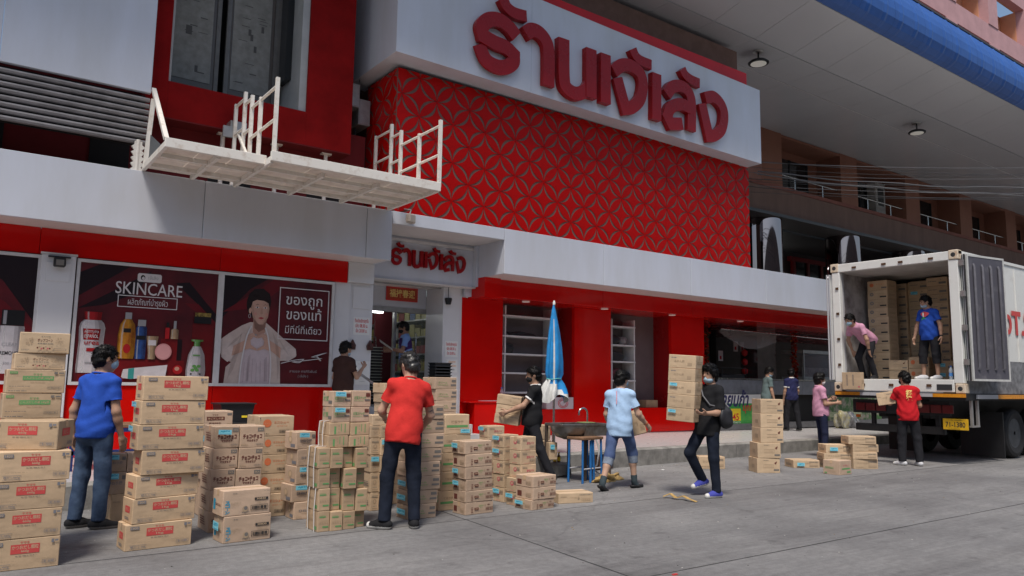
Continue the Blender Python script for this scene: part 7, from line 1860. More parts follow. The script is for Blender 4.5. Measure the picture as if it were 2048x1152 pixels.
def person(label, loc, yaw, H=1.74, lean=0, side=0, twist=0, head=(0, 0), headroll=0, armR=((0.15, 0.05, -1), (0.05, 0.25, -1)), armL=((-0.15, 0.05, -1), (-0.05, 0.25, -1)),
           legR=((0.06, 0.05, -1), (0.03, -0.06, -1)), legL=((-0.06, 0.02, -1), (-0.03, -0.05, -1)), footR=(0.2, 1, 0), footL=(-0.2, 1, 0), curl=(0.5, 0.5), palmR=(-1, 0.2, 0), palmL=(1, 0.2, 0),
           skin=SK1, shirt=None, trousers=None, sleeve=0.62, sleeve_trim=None, collar=None, pants_len=1.0, fit=1.0, legfit=1.0, shoe=(None, None), sock=None, hair=HAIR, hair_long=0.0, fringe=0.0,
           mask=None, mask_low=False, belly=0.0, seed=1, h=0.0125, extras=None, shirt_len=0.0, feet=True, bag=None, pockets=None):
    s = H / 1.75
    E = lambda v: np.array([-v[0], -v[1], v[2]], float)              # (right, forward, up) -> local axes
    hip_w = 0.085 * s
    TH, SHN, UA, FA = 0.425 * s, 0.41 * s, 0.285 * s, 0.245 * s
    root = empty('person', loc, R_(yaw), label, 'person')
    # legs first: pelvis height follows from the lower foot
    def leg(sgn, lv):
        hip = np.array([-sgn * hip_w, 0, 0]); kn = hip + nrm(E(lv[0])) * TH; an = kn + nrm(E(lv[1])) * SHN
        return hip, kn, an
    LR, LL = leg(1, legR), leg(-1, legL)
    zp = max(-LR[2][2], -LL[2][2]) + 0.085 * s
    pel = np.array([0, 0, zp])
    LR = [p + pel for p in LR]; LL = [p + pel for p in LL]
    # torso frame
    cl, sl_ = math.cos(R_(lean)), math.sin(R_(lean))
    Rx = np.array([[1, 0, 0], [0, cl, sl_], [0, -sl_, cl]]).T        # lean forward = towards -Y
    Rx = np.array([[1, 0, 0], [0, cl, -sl_], [0, sl_, cl]])
    cs, ss = math.cos(R_(side)), math.sin(R_(side)); Ry = np.array([[cs, 0, -ss], [0, 1, 0], [ss, 0, cs]])
    ct, st_ = math.cos(R_(twist)), math.sin(R_(twist)); Rz = np.array([[ct, -st_, 0], [st_, ct, 0], [0, 0, 1]])
    T = Ry @ Rx
    T2 = T @ Rz
    up = T @ np.array([0, 0, 1.0])
    tp = lambda x, y, z, F=None: pel + (T2 if F is None else F) @ (np.array([x, y, z]) * s)
    waist = tp(0, 0.0, 0.16, T); chest = tp(0, 0.0, 0.34); nb = tp(0, 0.005, 0.50); shR = tp(-0.152, 0.0, 0.445); shL = tp(0.152, 0.0, 0.445)
    # head
    hy, hpd = head
    hb = T2 @ np.array([0, -1.0, 0]); base_yaw = math.atan2(hb[0], -hb[1])
    ya = base_yaw + R_(hy); pd = R_(hpd)
    hf = np.array([math.sin(ya) * math.cos(pd), -math.cos(ya) * math.cos(pd), -math.sin(pd)])
    hup = nrm(np.array([0, 0, 1.0]) + 0.35 * up - hf * ((np.array([0, 0, 1.0]) + 0.35 * up) @ hf))
    FH = frame(hf, hup); side_v, back_v, up_v = FH[:, 0], FH[:, 1], FH[:, 2]
    hc = nb + nrm(up * 0.6 + np.array([0, 0, 0.4]) + hf * 0.22) * 0.155 * s + up_v * 0.015 * s
    hs = s * 1.07
    hp = lambda sx, fy, uz: hc + side_v * sx * hs - back_v * fy * hs + up_v * uz * hs
    # arms
    def arm(sh, av):
        el = sh + nrm(E(av[0])) * UA; wr = el + nrm(E(av[1])) * FA
        return sh, el, wr
    AR, AL = arm(shR, armR), arm(shL, armL)
    B = belly
    skin_p = [ell(hc + up_v * 0.018 * s, np.array([0.076, 0.094, 0.100]) * hs, FH, 0.02), ell(hp(0, 0.028, -0.055), np.array([0.058, 0.066, 0.066]) * hs, FH, 0.03), ell(hp(0, 0.05, -0.095), np.array([0.03, 0.03, 0.025]) * s, FH, 0.02),
              cone(hp(0, 0.088, 0.012), hp(0, 0.106, -0.022), 0.008 * s, 0.014 * s, 0.012), ell(hp(0.078, -0.005, -0.01), np.array([0.010, 0.02, 0.032]) * s, FH, 0.008), ell(hp(-0.078, -0.005, -0.01), np.array([0.010, 0.02, 0.032]) * s, FH, 0.008),
              cone(nb - up * 0.03 * s, hp(0, -0.022, -0.06), 0.058 * s, 0.053 * s, 0.03),
              cone(hp(0.018, 0.088, -0.058), hp(-0.018, 0.088, -0.058), 0.010 * s, 0.010 * s, 0.01)]
    torso = lambda g: [ell(chest, np.array([0.148, 0.104, 0.19]) * s + g, T2, 0.05), ell(waist - T @ np.array([0, 0.02 * B, 0]), np.array([0.134 + 0.02 * B, 0.098 + 0.04 * B, 0.19]) * s + g * 1.25, T, 0.06), cone(shR, shL, 0.060 * s + g * 0.5, 0.060 * s + g * 0.5, 0.05), cone(nb, tp(-0.10, 0, 0.455), 0.05 * s + g * 0.5, 0.055 * s + g * 0.5, 0.04), cone(nb, tp(0.10, 0, 0.455), 0.05 * s + g * 0.5, 0.055 * s + g * 0.5, 0.04),
                       ell(pel + up * 0.02 * s, np.array([0.148, 0.112, 0.13]) * s + g, T, 0.05)]
    skin_p += torso(-0.012)
    for A in (AR, AL):
        skin_p += [cone(A[0], A[1], 0.046 * s, 0.039 * s), cone(A[1], A[1] + (A[2] - A[1]) * 0.35, 0.040 * s, 0.038 * s), cone(A[1] + (A[2] - A[1]) * 0.3, A[2], 0.038 * s, 0.026 * s)]
    for L in (LR, LL):
        sh_ = L[2] - L[1]
        bl = 1.0 if pants_len < 0.8 else 0.72
        skin_p += [cone(L[0], L[1], 0.062 * s, 0.040 * s), cone(L[1], L[1] + sh_ * 0.35 + np.array([0, 0.012, 0]), 0.046 * bl * s, 0.052 * bl * s), cone(L[1] + sh_ * 0.35 + np.array([0, 0.012, 0]), L[2], 0.05 * bl * s, 0.034 * s)]
    parts = [sdf_mesh(skin_p, h)]
    for A, pm_, cu, sg in ((AR, palmR, curl[0], 1), (AL, palmL, curl[1], -1)):
        d = nrm(A[2] - A[1]); pl_ = E(pm_)
        thumb_dir = np.cross(d, nrm(pl_ - d * (pl_ @ d)))
        parts.append(hand_parts(A[2], d, pl_, sg if True else 1, cu, s))
    link('body', to_mesh('body', parts, [skin]), root)
    # shirt
    g = 0.013 * fit
    sp_ = torso(g) + [ell(pel - up * 0.02 * s, np.array([0.162, 0.136, 0.36]) * s + g * 0.9, T, 0.06)]
    cuts = [(pel - up * (0.085 + shirt_len) * s, -up)]
    cu_arm = []
    for A in (AR, AL):
        d = A[1] - A[0]; e = A[0] + d * min(sleeve, 1.0)
        sp_.append(cone(A[0], e + nrm(d) * 0.05, 0.052 * s + g * 0.3, 0.052 * s + g * 0.7, 0.03))
        if sleeve > 1: sp_.append(cone(A[1], A[1] + (A[2] - A[1]) * (sleeve - 1), 0.052 * s, 0.042 * s, 0.03))
    # sleeve ends are cut square: mesh torso and sleeves, then drop what lies past the cuff
    v, f = sdf_mesh(sp_, h, cuts, folds(0.0055, seed), subs=[(nb + up * 0.055 * s + hf * 0.01 * s, 0.082 * s)])
    if sleeve <= 1:
        kill = np.zeros(len(v), bool)
        for A in (AR, AL):
            d = nrm(A[1] - A[0]); e = A[0] + (A[1] - A[0]) * sleeve
            rel = v - e; al = rel @ d; rad = np.linalg.norm(rel - al[:, None] * d, axis=1)
            m_ = (rad < 0.088 * s) & (al > 0) & (al < 0.13)
            v[m_] -= d * (al[m_] - 0.0)[:, None]           # flatten the bulb onto the cuff plane
    me = to_mesh('shirt', [(v, f)], [shirt[0]] + ([shirt[1]] if len(shirt) > 1 else []), (lambda c: (np.min([np.abs((c - (A[0] + (A[1] - A[0]) * (sleeve - 0.03))) @ nrm(A[1] - A[0])) + 1e3 * (np.linalg.norm(c - (A[0] + (A[1] - A[0]) * sleeve), axis=1) > 0.11) for A in (AR, AL)], axis=0) < 0.012).astype(int)) if len(shirt) > 1 else None)
    link('shirt', me, root)
    if collar is None: collar, c_r = shirt[0], 0.009
    else: c_r = 0.017
    if True:
        ring = []
        for k in range(20):
            a = 6.2832 * k / 20
            ring.append(tuple(nb + up * (0.012 + 0.02 * (1 + math.cos(a)) * 0.5) * s + (T2 @ np.array([math.sin(a) * 0.072, math.cos(a) * 0.066, 0])) * s))
        MB().tube(ring, c_r * s, collar, 8, closed=True).build('collar', root)
    # trousers
    tr_, k = [ell(pel, np.array([0.150, 0.116, 0.13]) * s, T, 0.05), ell(pel - np.array([0, 0, 0.04]) * s + np.array([0, 0.03, 0]) * s, np.array([0.145, 0.108, 0.11]) * s, None, 0.05)], 0.02
    fl = legfit
    ends = []
    for L in (LR, LL):
        th, sh_ = L[1] - L[0], L[2] - L[1]
        tr_.append(cone(L[0], L[1], 0.090 * s * fl, 0.070 * s * fl, 0.03))
        if pants_len > 0.5:
            q = (pants_len - 0.5) * 2; e = L[1] + sh_ * q
            tr_.append(cone(L[1], e, 0.070 * s * fl, (0.066 if pants_len < 0.9 else 0.059) * s * fl, 0.025)); ends.append((e, nrm(sh_)))
        else: ends.append((L[0] + th * pants_len * 2, nrm(th)))
    v, f = sdf_mesh(tr_, h, [(pel + up * 0.10 * s, up)], folds(0.0036, seed + 9, 16, 19))
    for e, d in ends:
        rel = v - e; al = rel @ d; rad = np.linalg.norm(rel - al[:, None] * d, axis=1); m_ = (rad < 0.12) & (al > 0.01) & (al < 0.12); v[m_] -= d * (al[m_] - 0.01)[:, None]
    nm_ = 'trousers' if pants_len > 0.8 else 'shorts'
    def tmat(c):
        o = np.zeros(len(c))
        if len(trousers) > 1:
            for e, d in ends: o[((c - e) @ d > -0.09) & (np.linalg.norm(c - e, axis=1) < 0.16)] = 1
        return o
    link(nm_, to_mesh(nm_, [(v, f)], list(trousers), tmat), root)
    if pockets is not None:
        for sx in (-0.072, 0.072):
            v, f = sdf_mesh([ell(pel + T @ (np.array([sx, 0.118, -0.045]) * s), np.array([0.050, 0.022, 0.058]) * s, T, 0.01)], 0.009); link('back_pocket', to_mesh('back_pocket', [(v, f)], [pockets]), root)
    # shoes and socks
    if feet:
        for L, fv in ((LR, footR), (LL, footL)):
            fd = nrm(E(fv)); an = L[2]; upf = nrm(np.array([0, 0, 1.0]) - fd * fd[2]); dn = an - upf * 0.085 * s
            if sock is not None:
                MB().tube([tuple(an + nrm(L[1] - an) * 0.10 * s), tuple(an + nrm(L[1] - an) * 0.03 * s), tuple(an - upf * 0.03 * s), tuple(an - upf * 0.05 * s + fd * 0.06)], [0.047 * s, 0.045 * s, 0.046 * s, 0.036 * s], sock, 12).build('sock', root)
            P = [cone(dn - fd * 0.045 * s + upf * 0.045 * s, dn + fd * 0.05 * s + upf * 0.045 * s, 0.042 * s, 0.046 * s, 0.03), cone(dn + fd * 0.05 * s + upf * 0.036 * s, dn + fd * 0.15 * s + upf * 0.026 * s, 0.046 * s, 0.036 * s, 0.03), cone(an - upf * 0.05 * s - fd * 0.01, an + upf * 0.0 * s, 0.042 * s, 0.038 * s, 0.03)]
            if shoe[2:] == ('slide',): P = P[:2]
            top = [(an + upf * 0.012 * s, upf)] if shoe[2:] != ('slide',) else [(dn + upf * 0.045 * s, upf)]
            v, f = sdf_mesh(P, 0.009, [(dn, -upf)] + top)
            ctr = dn
            link('shoe', to_mesh('shoe', [(v, f)], [shoe[0], shoe[1]], lambda c: ((c - ctr) @ upf < 0.026 * s) | (((c - ctr) @ fd > 0.145 * s) & (shoe[1] is WPRS))), root)
    # hair
    rs = np.random.default_rng(seed)
    a = rs.uniform(0, 6.28, 4)
    def tuft(X, Y, Z): return (0.0042 * np.sin(70 * X + 3 * np.sin(40 * Z + a[0]) + a[1]) * np.sin(64 * Y + a[2]) + 0.003 * np.sin(90 * Z + 30 * X + a[3])).astype(np.float32)
    hl = hair_long
    HP = [ell(hc + up_v * 0.030 * s + back_v * 0.010 * s, np.array([0.0845, 0.101, 0.101]) * hs, FH, 0.02), ell(hp(0, -0.045, -0.025 - 0.02 * hl), np.array([0.072, 0.063, 0.07 + 0.03 * hl]) * hs, FH, 0.03)]
    if fringe > 0: HP.append(ell(hp(0, 0.055, 0.075), np.array([0.080, 0.052, 0.05]) * s, FH, 0.02)); HP += [ell(hp(sx, 0.01, 0.01), np.array([0.018, 0.04, 0.05 * fringe]) * s, FH, 0.02) for sx in (-0.078, 0.078)]
    hcut = [(hp(0, -0.05, -0.082 - 0.045 * hl), nrm(-up_v - back_v * 0.15))]
    fc_r = 0.118 - 0.012 * fringe
    fsub = [(hp(0, 0.105, -0.052 - 0.022 * fringe), fc_r * s), (hp(0, 0.06, -0.11), 0.085 * s)]
    hsub = [(hp(0.088, 0.012, -0.03), 0.034 * s), (hp(-0.088, 0.012, -0.03), 0.034 * s)] if fringe == 0 else []
    v, f = sdf_mesh(HP, 0.009, hcut, tuft, subs=fsub + hsub)
    # loose locks breaking the outline
    pick = rs.choice(len(v), 900); P0 = v[pick]; rad_ = P0 - hc; rad_ /= np.linalg.norm(rad_, axis=1)[:, None]
    flow = -up_v[None] + rad_ * (rad_ @ up_v)[:, None] + rs.normal(0, 0.16, rad_.shape) + (-back_v)[None] * (0.5 * (rad_ @ -back_v > 0.2))[:, None] * 0.6
    dd = rad_ * rs.uniform(0.05, 0.35, (len(pick), 1)) + flow * 0.8; dd /= np.linalg.norm(dd, axis=1)[:, None]
    sd = np.cross(dd, rad_); sd /= np.linalg.norm(sd, axis=1)[:, None] + 1e-9
    Ls = rs.uniform(0.018, 0.038, (len(pick), 1)); P0 = P0 - rad_ * 0.004
    sv = np.concatenate([P0 - sd * 0.0055, P0 + sd * 0.0055, P0 + rad_ * 0.006, P0 + dd * Ls]); K_ = len(pick); ii = np.arange(K_)
    sf = np.concatenate([np.stack([ii, ii + K_, ii + 3 * K_], 1), np.stack([ii + K_, ii + 2 * K_, ii + 3 * K_], 1), np.stack([ii + 2 * K_, ii, ii + 3 * K_], 1)])
    link('hair', to_mesh('hair', [(v, f), (sv, sf)], [hair]), root)
    # eyes, brows
    for sx in (-0.031, 0.031):
        v, f = sdf_mesh([ell(hp(sx, 0.0865, 0.004), np.array([0.013, 0.007, 0.0065]) * s, FH, 0.01)], 0.004); link('eye', to_mesh('eye', [(v, f)], [EYEM]), root)
        b_ = MB().tube([tuple(hp(sx * 0.55, 0.094, 0.026)), tuple(hp(sx, 0.094, 0.031)), tuple(hp(sx * 1.5, 0.082, 0.026))], 0.0042 * s, HAIR, 6).build('eyebrow', root)
    if mask is not None:
        dz = -0.075 if mask_low else -0.048
        v, f = sdf_mesh([ell(hp(0, 0.046 - 0.012 * mask_low, dz), np.array([0.064, 0.062, 0.054 - 0.012 * mask_low]) * hs, FH, 0.02), cone(hp(0, 0.088, dz + 0.035), hp(0, 0.090, dz + 0.01), 0.014 * s, 0.018 * s, 0.03)], 0.008, [(hp(0, 0.012, 0), back_v)])
        link('face_mask', to_mesh('face_mask', [(v, f)], [mask]), root)
        for sx in (-1, 1): MB().tube([tuple(hp(sx * 0.058, 0.03, dz + 0.02)), tuple(hp(sx * 0.078, 0.0, -0.005))], 0.0022, WPR, 5).build('ear_loop', root)
    else:
        v, f = sdf_mesh([cone(hp(0.02, 0.093, -0.062), hp(-0.02, 0.093, -0.062), 0.0065 * s, 0.0065 * s, 0.004)], 0.004); link('lips', to_mesh('lips', [(v, f)], [LIPM]), root)
    info = dict(AR=AR, AL=AL, LR=LR, LL=LL, nb=nb, chest=chest, T=T2, s=s, pel=pel, hc=hc, hp=hp, up=up, root=root)
    if extras: extras(root, info)
    return info
WPRS = mat('shoe_rubber_white', (0.66, 0.65, 0.62), rough=0.6, var=0.15, scale=20)
# ------------------------------------------------------------------ the thirteen people
DENIM = cloth('denim', (0.032, 0.052, 0.098), var=0.5, c2=(0.075, 0.115, 0.19), sc=5); DENIMD = cloth('denim_dark', (0.016, 0.021, 0.036), var=0.4, sc=6); DENIML = cloth('denim_cuff', (0.22, 0.26, 0.33), var=0.3, sc=20); DENIMB = cloth('denim_blue', (0.05, 0.075, 0.17), var=0.45, c2=(0.09, 0.13, 0.25), sc=6)
DENIMP = cloth('denim_pocket', (0.028, 0.036, 0.058), var=0.4, sc=9); BLK = cloth('black', (0.016, 0.016, 0.018)); BLKP = cloth('black_trousers', (0.020, 0.020, 0.024)); NAVY = cloth('navy', (0.025, 0.028, 0.085)); PINKC = cloth('pink', (0.60, 0.30, 0.42)); ROYAL = cloth('royal_blue', (0.025, 0.085, 0.44)); REDC = cloth('red', (0.60, 0.035, 0.03)); REDC2 = cloth('red_deep', (0.52, 0.015, 0.022))
LBLUE = cloth('light_blue', (0.40, 0.57, 0.80)); BROWNC = cloth('brown', (0.055, 0.028, 0.024)); GREYG = cloth('grey_green', (0.13, 0.18, 0.18)); PURP = cloth('purple', (0.07, 0.03, 0.14), var=0.4); SKYC = cloth('sky_sleeve', (0.20, 0.32, 0.62)); NAVYP_ = cloth('navy_trousers', (0.018, 0.022, 0.05))
SOLE = mat('shoe_sole_grey', (0.18, 0.17, 0.16), rough=0.8); SHB = cloth('shoe_black', (0.02, 0.02, 0.022)); SHW = cloth('shoe_white', (0.60, 0.60, 0.62)); SHP = cloth('shoe_blue', (0.07, 0.08, 0.38)); SOCKG = cloth('sock_grey', (0.055, 0.075, 0.085)); SLIDE = mat('slide_black', (0.02, 0.02, 0.022), rough=0.6)

person('man in royal blue shirt and jeans standing behind the left stacks', (1.20, 8.49, 0.0), 130, 1.79, lean=2, head=(-30, 2), armR=((0.22, -0.02, -1), (0.05, 0.32, -1)), armL=((-0.3, -0.15, -1), (-0.1, 0.2, -1)), legR=((0.05, 0.05, -1), (0.02, -0.06, -1)), legL=((-0.09, 0.04, -1), (-0.02, -0.10, -1)),
       footR=(0.75, 0.7, 0), footL=(0.5, 0.9, 0), shirt=(ROYAL,), trousers=(DENIM,), shoe=(SHB, SOLE), mask=MASKB, seed=2, legfit=1.04, h=0.0115, curl=(0.35, 0.4))
def polo_mark(root, I):
    b_ = MB(); c = I['AR'][0] + (I['AR'][1] - I['AR'][0]) * 0.42
    v, f = sdf_mesh([ell(c + np.array([-0.066, -0.02, 0.0]), np.array([0.012, 0.03, 0.035]), None, 0.01)], 0.008); link('sleeve_emblem', to_mesh('sleeve_emblem', [(v, f)], [WPR]), root)
person('man in dark brown polo shirt by the white pillar', (5.33, 12.05, 0.42), 118, 1.70, head=(-12, 6), armR=((0.25, 0.35, -1), (0.0, 0.75, 0.75)), armL=((-0.2, 0.1, -1), (-0.1, 0.6, -0.8)), shirt=(BROWNC,), collar=BROWNC, trousers=(BLKP,), shoe=(SHB, SOLE), hair=HAIR, mask=MASKB, mask_low=True, skin=SK1, belly=1.0, seed=3, fit=1.3, curl=(1.1, 0.5), extras=polo_mark)
def vest(root, I):
    g = 0.026; s = I['s']; T = I['T']
    v, f = sdf_mesh([ell(I['chest'], np.array([0.150, 0.106, 0.19]) * s + g, T, 0.05), ell(I['pel'] + I['up'] * 0.16 * s, np.array([0.136, 0.100, 0.2]) * s + g, T, 0.05)], 0.013, [(I['pel'] - I['up'] * 0.06, -I['up']), (I['nb'] - I['up'] * 0.04, I['up'])], folds(0.004, 77))
    link('vest', to_mesh('vest', [(v, f)], [PURP]), root)
person('man in purple vest reading a sheet in the entrance', (7.42, 13.75, 0.95), -110, 1.72, lean=4, head=(0, 22), armR=((0.15, 0.25, -1), (-0.25, 1.0, 0.05)), armL=((-0.12, 0.3, -1), (0.1, 1.0, 0.15)), shirt=(SKYC,), trousers=(BLKP,), shoe=(SHB, SOLE), mask=MASKK, skin=SK3, seed=4, curl=(0.8, 0.8), extras=vest)
sheet = MB(); sheet.add([(-0.12, 0, -0.16), (0.12, 0, -0.16), (0.12, 0, 0.16), (-0.12, 0, 0.16)], [(0, 1, 2, 3)], WPR)
o = sheet.build('paper_sheet'); o.location = (6.92, 13.66, 2.13); o.rotation_euler = (R_(-55), R_(10), R_(60)); tag(o, 'white sheet of paper held by the man in the entrance', 'paper')
def tattoo(root, I):
    A = I['AR']; e = A[1] * 0.75 + A[0] * 0.25
    v, f = sdf_mesh([cone(A[0] + (A[1] - A[0]) * 0.78, A[0] + (A[1] - A[0]) * 0.95, 0.0415, 0.041, 0.01)], 0.008, [(e, np.array([0.8, -0.6, 0]))])
    link('tattoo', to_mesh('tattoo', [(v, f)], [mat('tattoo_ink', (0.10, 0.08, 0.08), rough=0.6, var=0.8, scale=30, col2=(0.36, 0.22, 0.17), contrast=(0.45, 0.55))]), root)
person('man in bright red shirt and dark jeans bending over the cartons', (3.74, 6.93, 0.0), 160, 1.80, lean=9, side=7, head=(24, 30), armR=((0.30, 0.25, -1), (-0.15, 0.9, -0.55)), armL=((-0.42, 0.25, -1), (0.25, 1.0, -0.35)), legR=((0.07, 0.08, -1), (0.03, -0.10, -1)), legL=((-0.13, 0.06, -1), (-0.06, -0.08, -1)),
       footR=(0.05, 1, 0), footL=(-0.85, 0.6, 0), shirt=(REDC,), trousers=(DENIMD,), shoe=(SHB, WPRS), hair=HAIRG, hair_long=0.6, mask=None, skin=SK2, seed=5, fit=1.25, h=0.0115, curl=(0.7, 0.7), shirt_len=0.03, extras=tattoo)
person('man in black polo carrying three cartons to the left', (6.98, 9.02, 0.0), -126, 1.73, lean=-5, head=(4, 8), armR=((0.2, 0.5, -0.9), (0.05, 1.0, -0.55)), armL=((-0.15, 0.65, -0.85), (0.1, 1.0, -0.4)), legR=((0.05, 0.25, -1), (0.02, -0.05, -1)), legL=((-0.08, -0.30, -1), (-0.05, -0.45, -1)), footL=(-0.1, 1, -0.35),
       shirt=(BLK, WPR), collar=WPR, trousers=(BLKP,), shoe=(SHB, SOLE), mask=MASKK, seed=6, fit=1.2, curl=(0.9, 0.9), skin=SK1, sleeve=0.58)
def lanyard(root, I):
    T, s, nb = I['T'], I['s'], I['nb']
    MB().tube([tuple(nb + T @ np.array([0.03, 0.085, -0.005]) * s), tuple(nb + T @ np.array([0.018, 0.122, -0.10]) * s), tuple(nb + T @ np.array([0.015, 0.138, -0.19]) * s)], 0.007, mat('lanyard_pink', (0.62, 0.30, 0.38), rough=0.6), 6).build('lanyard', root)
    w = I['AR'][2] - (I['AR'][2] - I['AR'][1]) * 0.18
    d = nrm(I['AR'][2] - I['AR'][1]); MB().tube([tuple(w - d * 0.008), tuple(w + d * 0.008)], 0.034, mat('wristband', (0.45, 0.14, 0.06), rough=0.6), 12).build('wristband', root)
person('man in light blue shirt and rolled jeans walking with a carton', (7.64, 7.86, 0.0), 122, 1.73, lean=3, head=(-24, 4), armR=((0.38, 0.12, -1), (0.42, 0.75, -0.72)), armL=((-0.2, 0.1, -1), (0.1, 0.6, -0.8)), legR=((0.12, 0.55, -1), (0.06, 0.05, -1)), legL=((-0.08, -0.32, -1), (-0.14, -0.55, -1)), footR=(0.5, 1, 0), footL=(0.3, 1, -0.42),
       shirt=(LBLUE,), trousers=(DENIMB, DENIML), pants_len=0.66, shoe=(SLIDE, SLIDE, 'slide'), sock=SOCKG, mask=MASKB, skin=SK2, seed=7, fit=1.35, shirt_len=0.05, h=0.0115, curl=(1.0, 0.8), legfit=1.05, extras=lanyard)
def shoulder_bag(root, I):
    s = I['s']; T = I['T']; pel = I['pel']; nb = I['nb']
    c = pel + np.array([0.20, 0.13, 0.11])
    Fm = frame(nrm((1, 0.55, 0)))
    v, f = sdf_mesh([ell(c, np.array([0.155, 0.055, 0.145]), Fm, 0.03), cone(c + np.array([0.02, 0.0, 0.05]), c + np.array([0.02, 0, -0.06]), 0.075, 0.085, 0.04)], 0.012, [], folds(0.003, 5))
    link('bag_pouch', to_mesh('bag_pouch', [(v, f)], [mat('bag_nylon', (0.018, 0.018, 0.022), rough=0.55, var=0.2, scale=12)]), root)
    pts = [c + np.array([-0.03, -0.03, 0.12]), pel + T @ np.array([0.13, -0.12, 0.25]) * s, pel + T @ np.array([0.03, -0.155, 0.36]) * s, pel + T @ np.array([-0.09, -0.10, 0.50]) * s, pel + T @ np.array([-0.10, 0.06, 0.51]) * s, pel + T @ np.array([0.05, 0.15, 0.36]) * s, c + np.array([0.0, 0.06, 0.12])]
    MB().tube([tuple(p) for p in pts], 0.011, mat('bag_strap', (0.12, 0.12, 0.13), rough=0.6), 6).build('bag_strap', root)
person('man in black shirt and blue sneakers carrying a stack of five cartons', (8.18, 6.76, 0.0), -102, 1.77, lean=-7, twist=6, head=(6, 2), armR=((0.12, 0.15, -1), (-0.05, 1.0, 0.0)), armL=((-0.22, 0.08, -1), (-0.02, 1.0, -0.02)), legR=((0.08, 0.58, -1), (0.05, -0.62, -1)), legL=((-0.06, 0.0, -1), (-0.02, -0.08, -1)), footR=(0.1, 1, -0.22), footL=(0.0, 1, 0),
       shirt=(BLK,), trousers=(DENIMD,), shoe=(SHP, WPRS), mask=MASKB, mask_low=True, hair_long=0.5, fringe=1.0, seed=8, fit=1.5, sleeve=0.85, shirt_len=0.06, h=0.0115, curl=(0.6, 0.6), palmL=(0.2, 0.1, 1), palmR=(0.2, 0.1, 1), extras=shoulder_bag)
person('man in grey green shirt standing behind the five-box stack', (17.6, 12.55, 0.25), 60, 1.73, lean=4, head=(-15, 24), shirt=(GREYG,), trousers=(BLKP,), shoe=(SHB, SOLE), mask=MASKB, mask_low=True, seed=9, h=0.015)
person('man in navy shirt with back turned at the food shop counter', (18.55, 12.45, 0.25), 160, 1.72, head=(-40, 6), armR=((0.3, 0.1, -1), (0.25, 0.6, -0.6)), legR=((0.10, -0.1, -1), (0.06, -0.16, -1)), legL=((-0.1, 0.12, -1), (-0.05, 0.0, -1)), shirt=(NAVY, WPR), collar=WPR, trousers=(BLKP,), shoe=(SHB, SOLE), seed=10, h=0.015, legfit=1.15, fit=1.3)
person('man in pink polo shirt standing on the road facing the truck', (14.72, 9.2, 0.0), 56, 1.77, lean=-3, head=(4, -8), armR=((0.12, 0.15, -1), (-0.1, 1.0, 0.1)), armL=((-0.12, 0.25, -1), (0.1, 1.0, 0.35)), legL=((-0.04, 0.1, -1), (-0.02, 0.0, -1)), shirt=(PINKC,), collar=PINKC, trousers=(NAVYP_,), shoe=(SHP, SOLE), mask=WPR, mask_low=True, belly=0.8, seed=11, fit=1.2, h=0.0135, curl=(1.1, 1.1), fringe=0.6, hair_long=0.4)
def back_print(root, I):
    b_ = MB(); me = text_mesh('進宝', 1.0, 0.03)
    xs = [v.co.x for v in me.vertices]; k = 0.15 / (max(xs) - min(xs))
    T, s, nb = I['T'], I['s'], I['nb']
    for j, t in enumerate(('招', '進')):
        me = text_mesh(t, 1.0, 0.05); xs = [v.co.x for v in me.vertices]; ys_ = [v.co.y for v in me.vertices]; k = 0.105 / (max(xs) - min(xs))
        for v in me.vertices:
            x = (v.co.x - (max(xs) + min(xs)) / 2) * k; z = (v.co.y - (max(ys_) + min(ys_)) / 2) * k - 0.10 - 0.105 * j
            b_.v.append(tuple(nb + T @ np.array([-x, 0.142 + 0.006 * j - 2.2 * x * x, z]) * s))
        n0 = len(b_.v) - len(me.vertices)
        for p in me.polygons: b_.f.append(tuple(n0 + q for q in p.vertices)); b_.m.append(0); b_.smooth.append(False)
    b_.mats = [GOLD]; b_.build('back_print', root)
person('man in deep red shirt unloading at the back of the truck', (14.72, 7.4, 0.0), 126, 1.80, lean=2, twist=6, head=(34, 10), armR=((0.25, 0.2, -1), (-0.3, 1.0, -0.1)), armL=((-0.40, 0.30, -0.8), (0.0, 1.0, 0.25)), legR=((0.12, 0.03, -1), (0.06, -0.07, -1)), legL=((-0.06, 0.06, -1), (-0.03, -0.08, -1)), footL=(-0.8, 0.7, 0), footR=(-0.2, 1, 0),
       shirt=(REDC2,), trousers=(BLKP,), shoe=(SHW, WPRS), mask=MASKK, hair=HAIR, hair_long=0.3, seed=12, fit=1.35, h=0.0125, legfit=1.12, shirt_len=0.02, curl=(0.8, 0.8), extras=back_print)
def watch(side_):
    def fn(root, I):
        A = I[side_]; d = nrm(A[2] - A[1]); w = A[2] - d * 0.02
        MB().tube([tuple(w - d * 0.012), tuple(w + d * 0.012)], 0.033, BLACK, 12).build('wrist_watch', root)
    return fn
person('man in pink polo shirt bending with hands on knees inside the truck', (15.98, 8.80, 1.62), -102, 1.74, lean=56, head=(-4, 26), armR=((0.34, -0.12, -1), (-0.12, -0.38, -1)), armL=((-0.34, -0.12, -1), (0.12, -0.38, -1)), legR=((0.14, 0.42, -1), (0.04, -0.36, -1)), legL=((-0.14, 0.42, -1), (-0.04, -0.36, -1)),
       shirt=(PINKC,), collar=PINKC, trousers=(BLKP,), shoe=(SHB, SOLE), mask=MASKB, seed=13, h=0.0135, fit=1.1, palmR=(0, -0.6, -1), palmL=(0, -0.6, -1), curl=(0.3, 0.3), extras=watch('AL'))
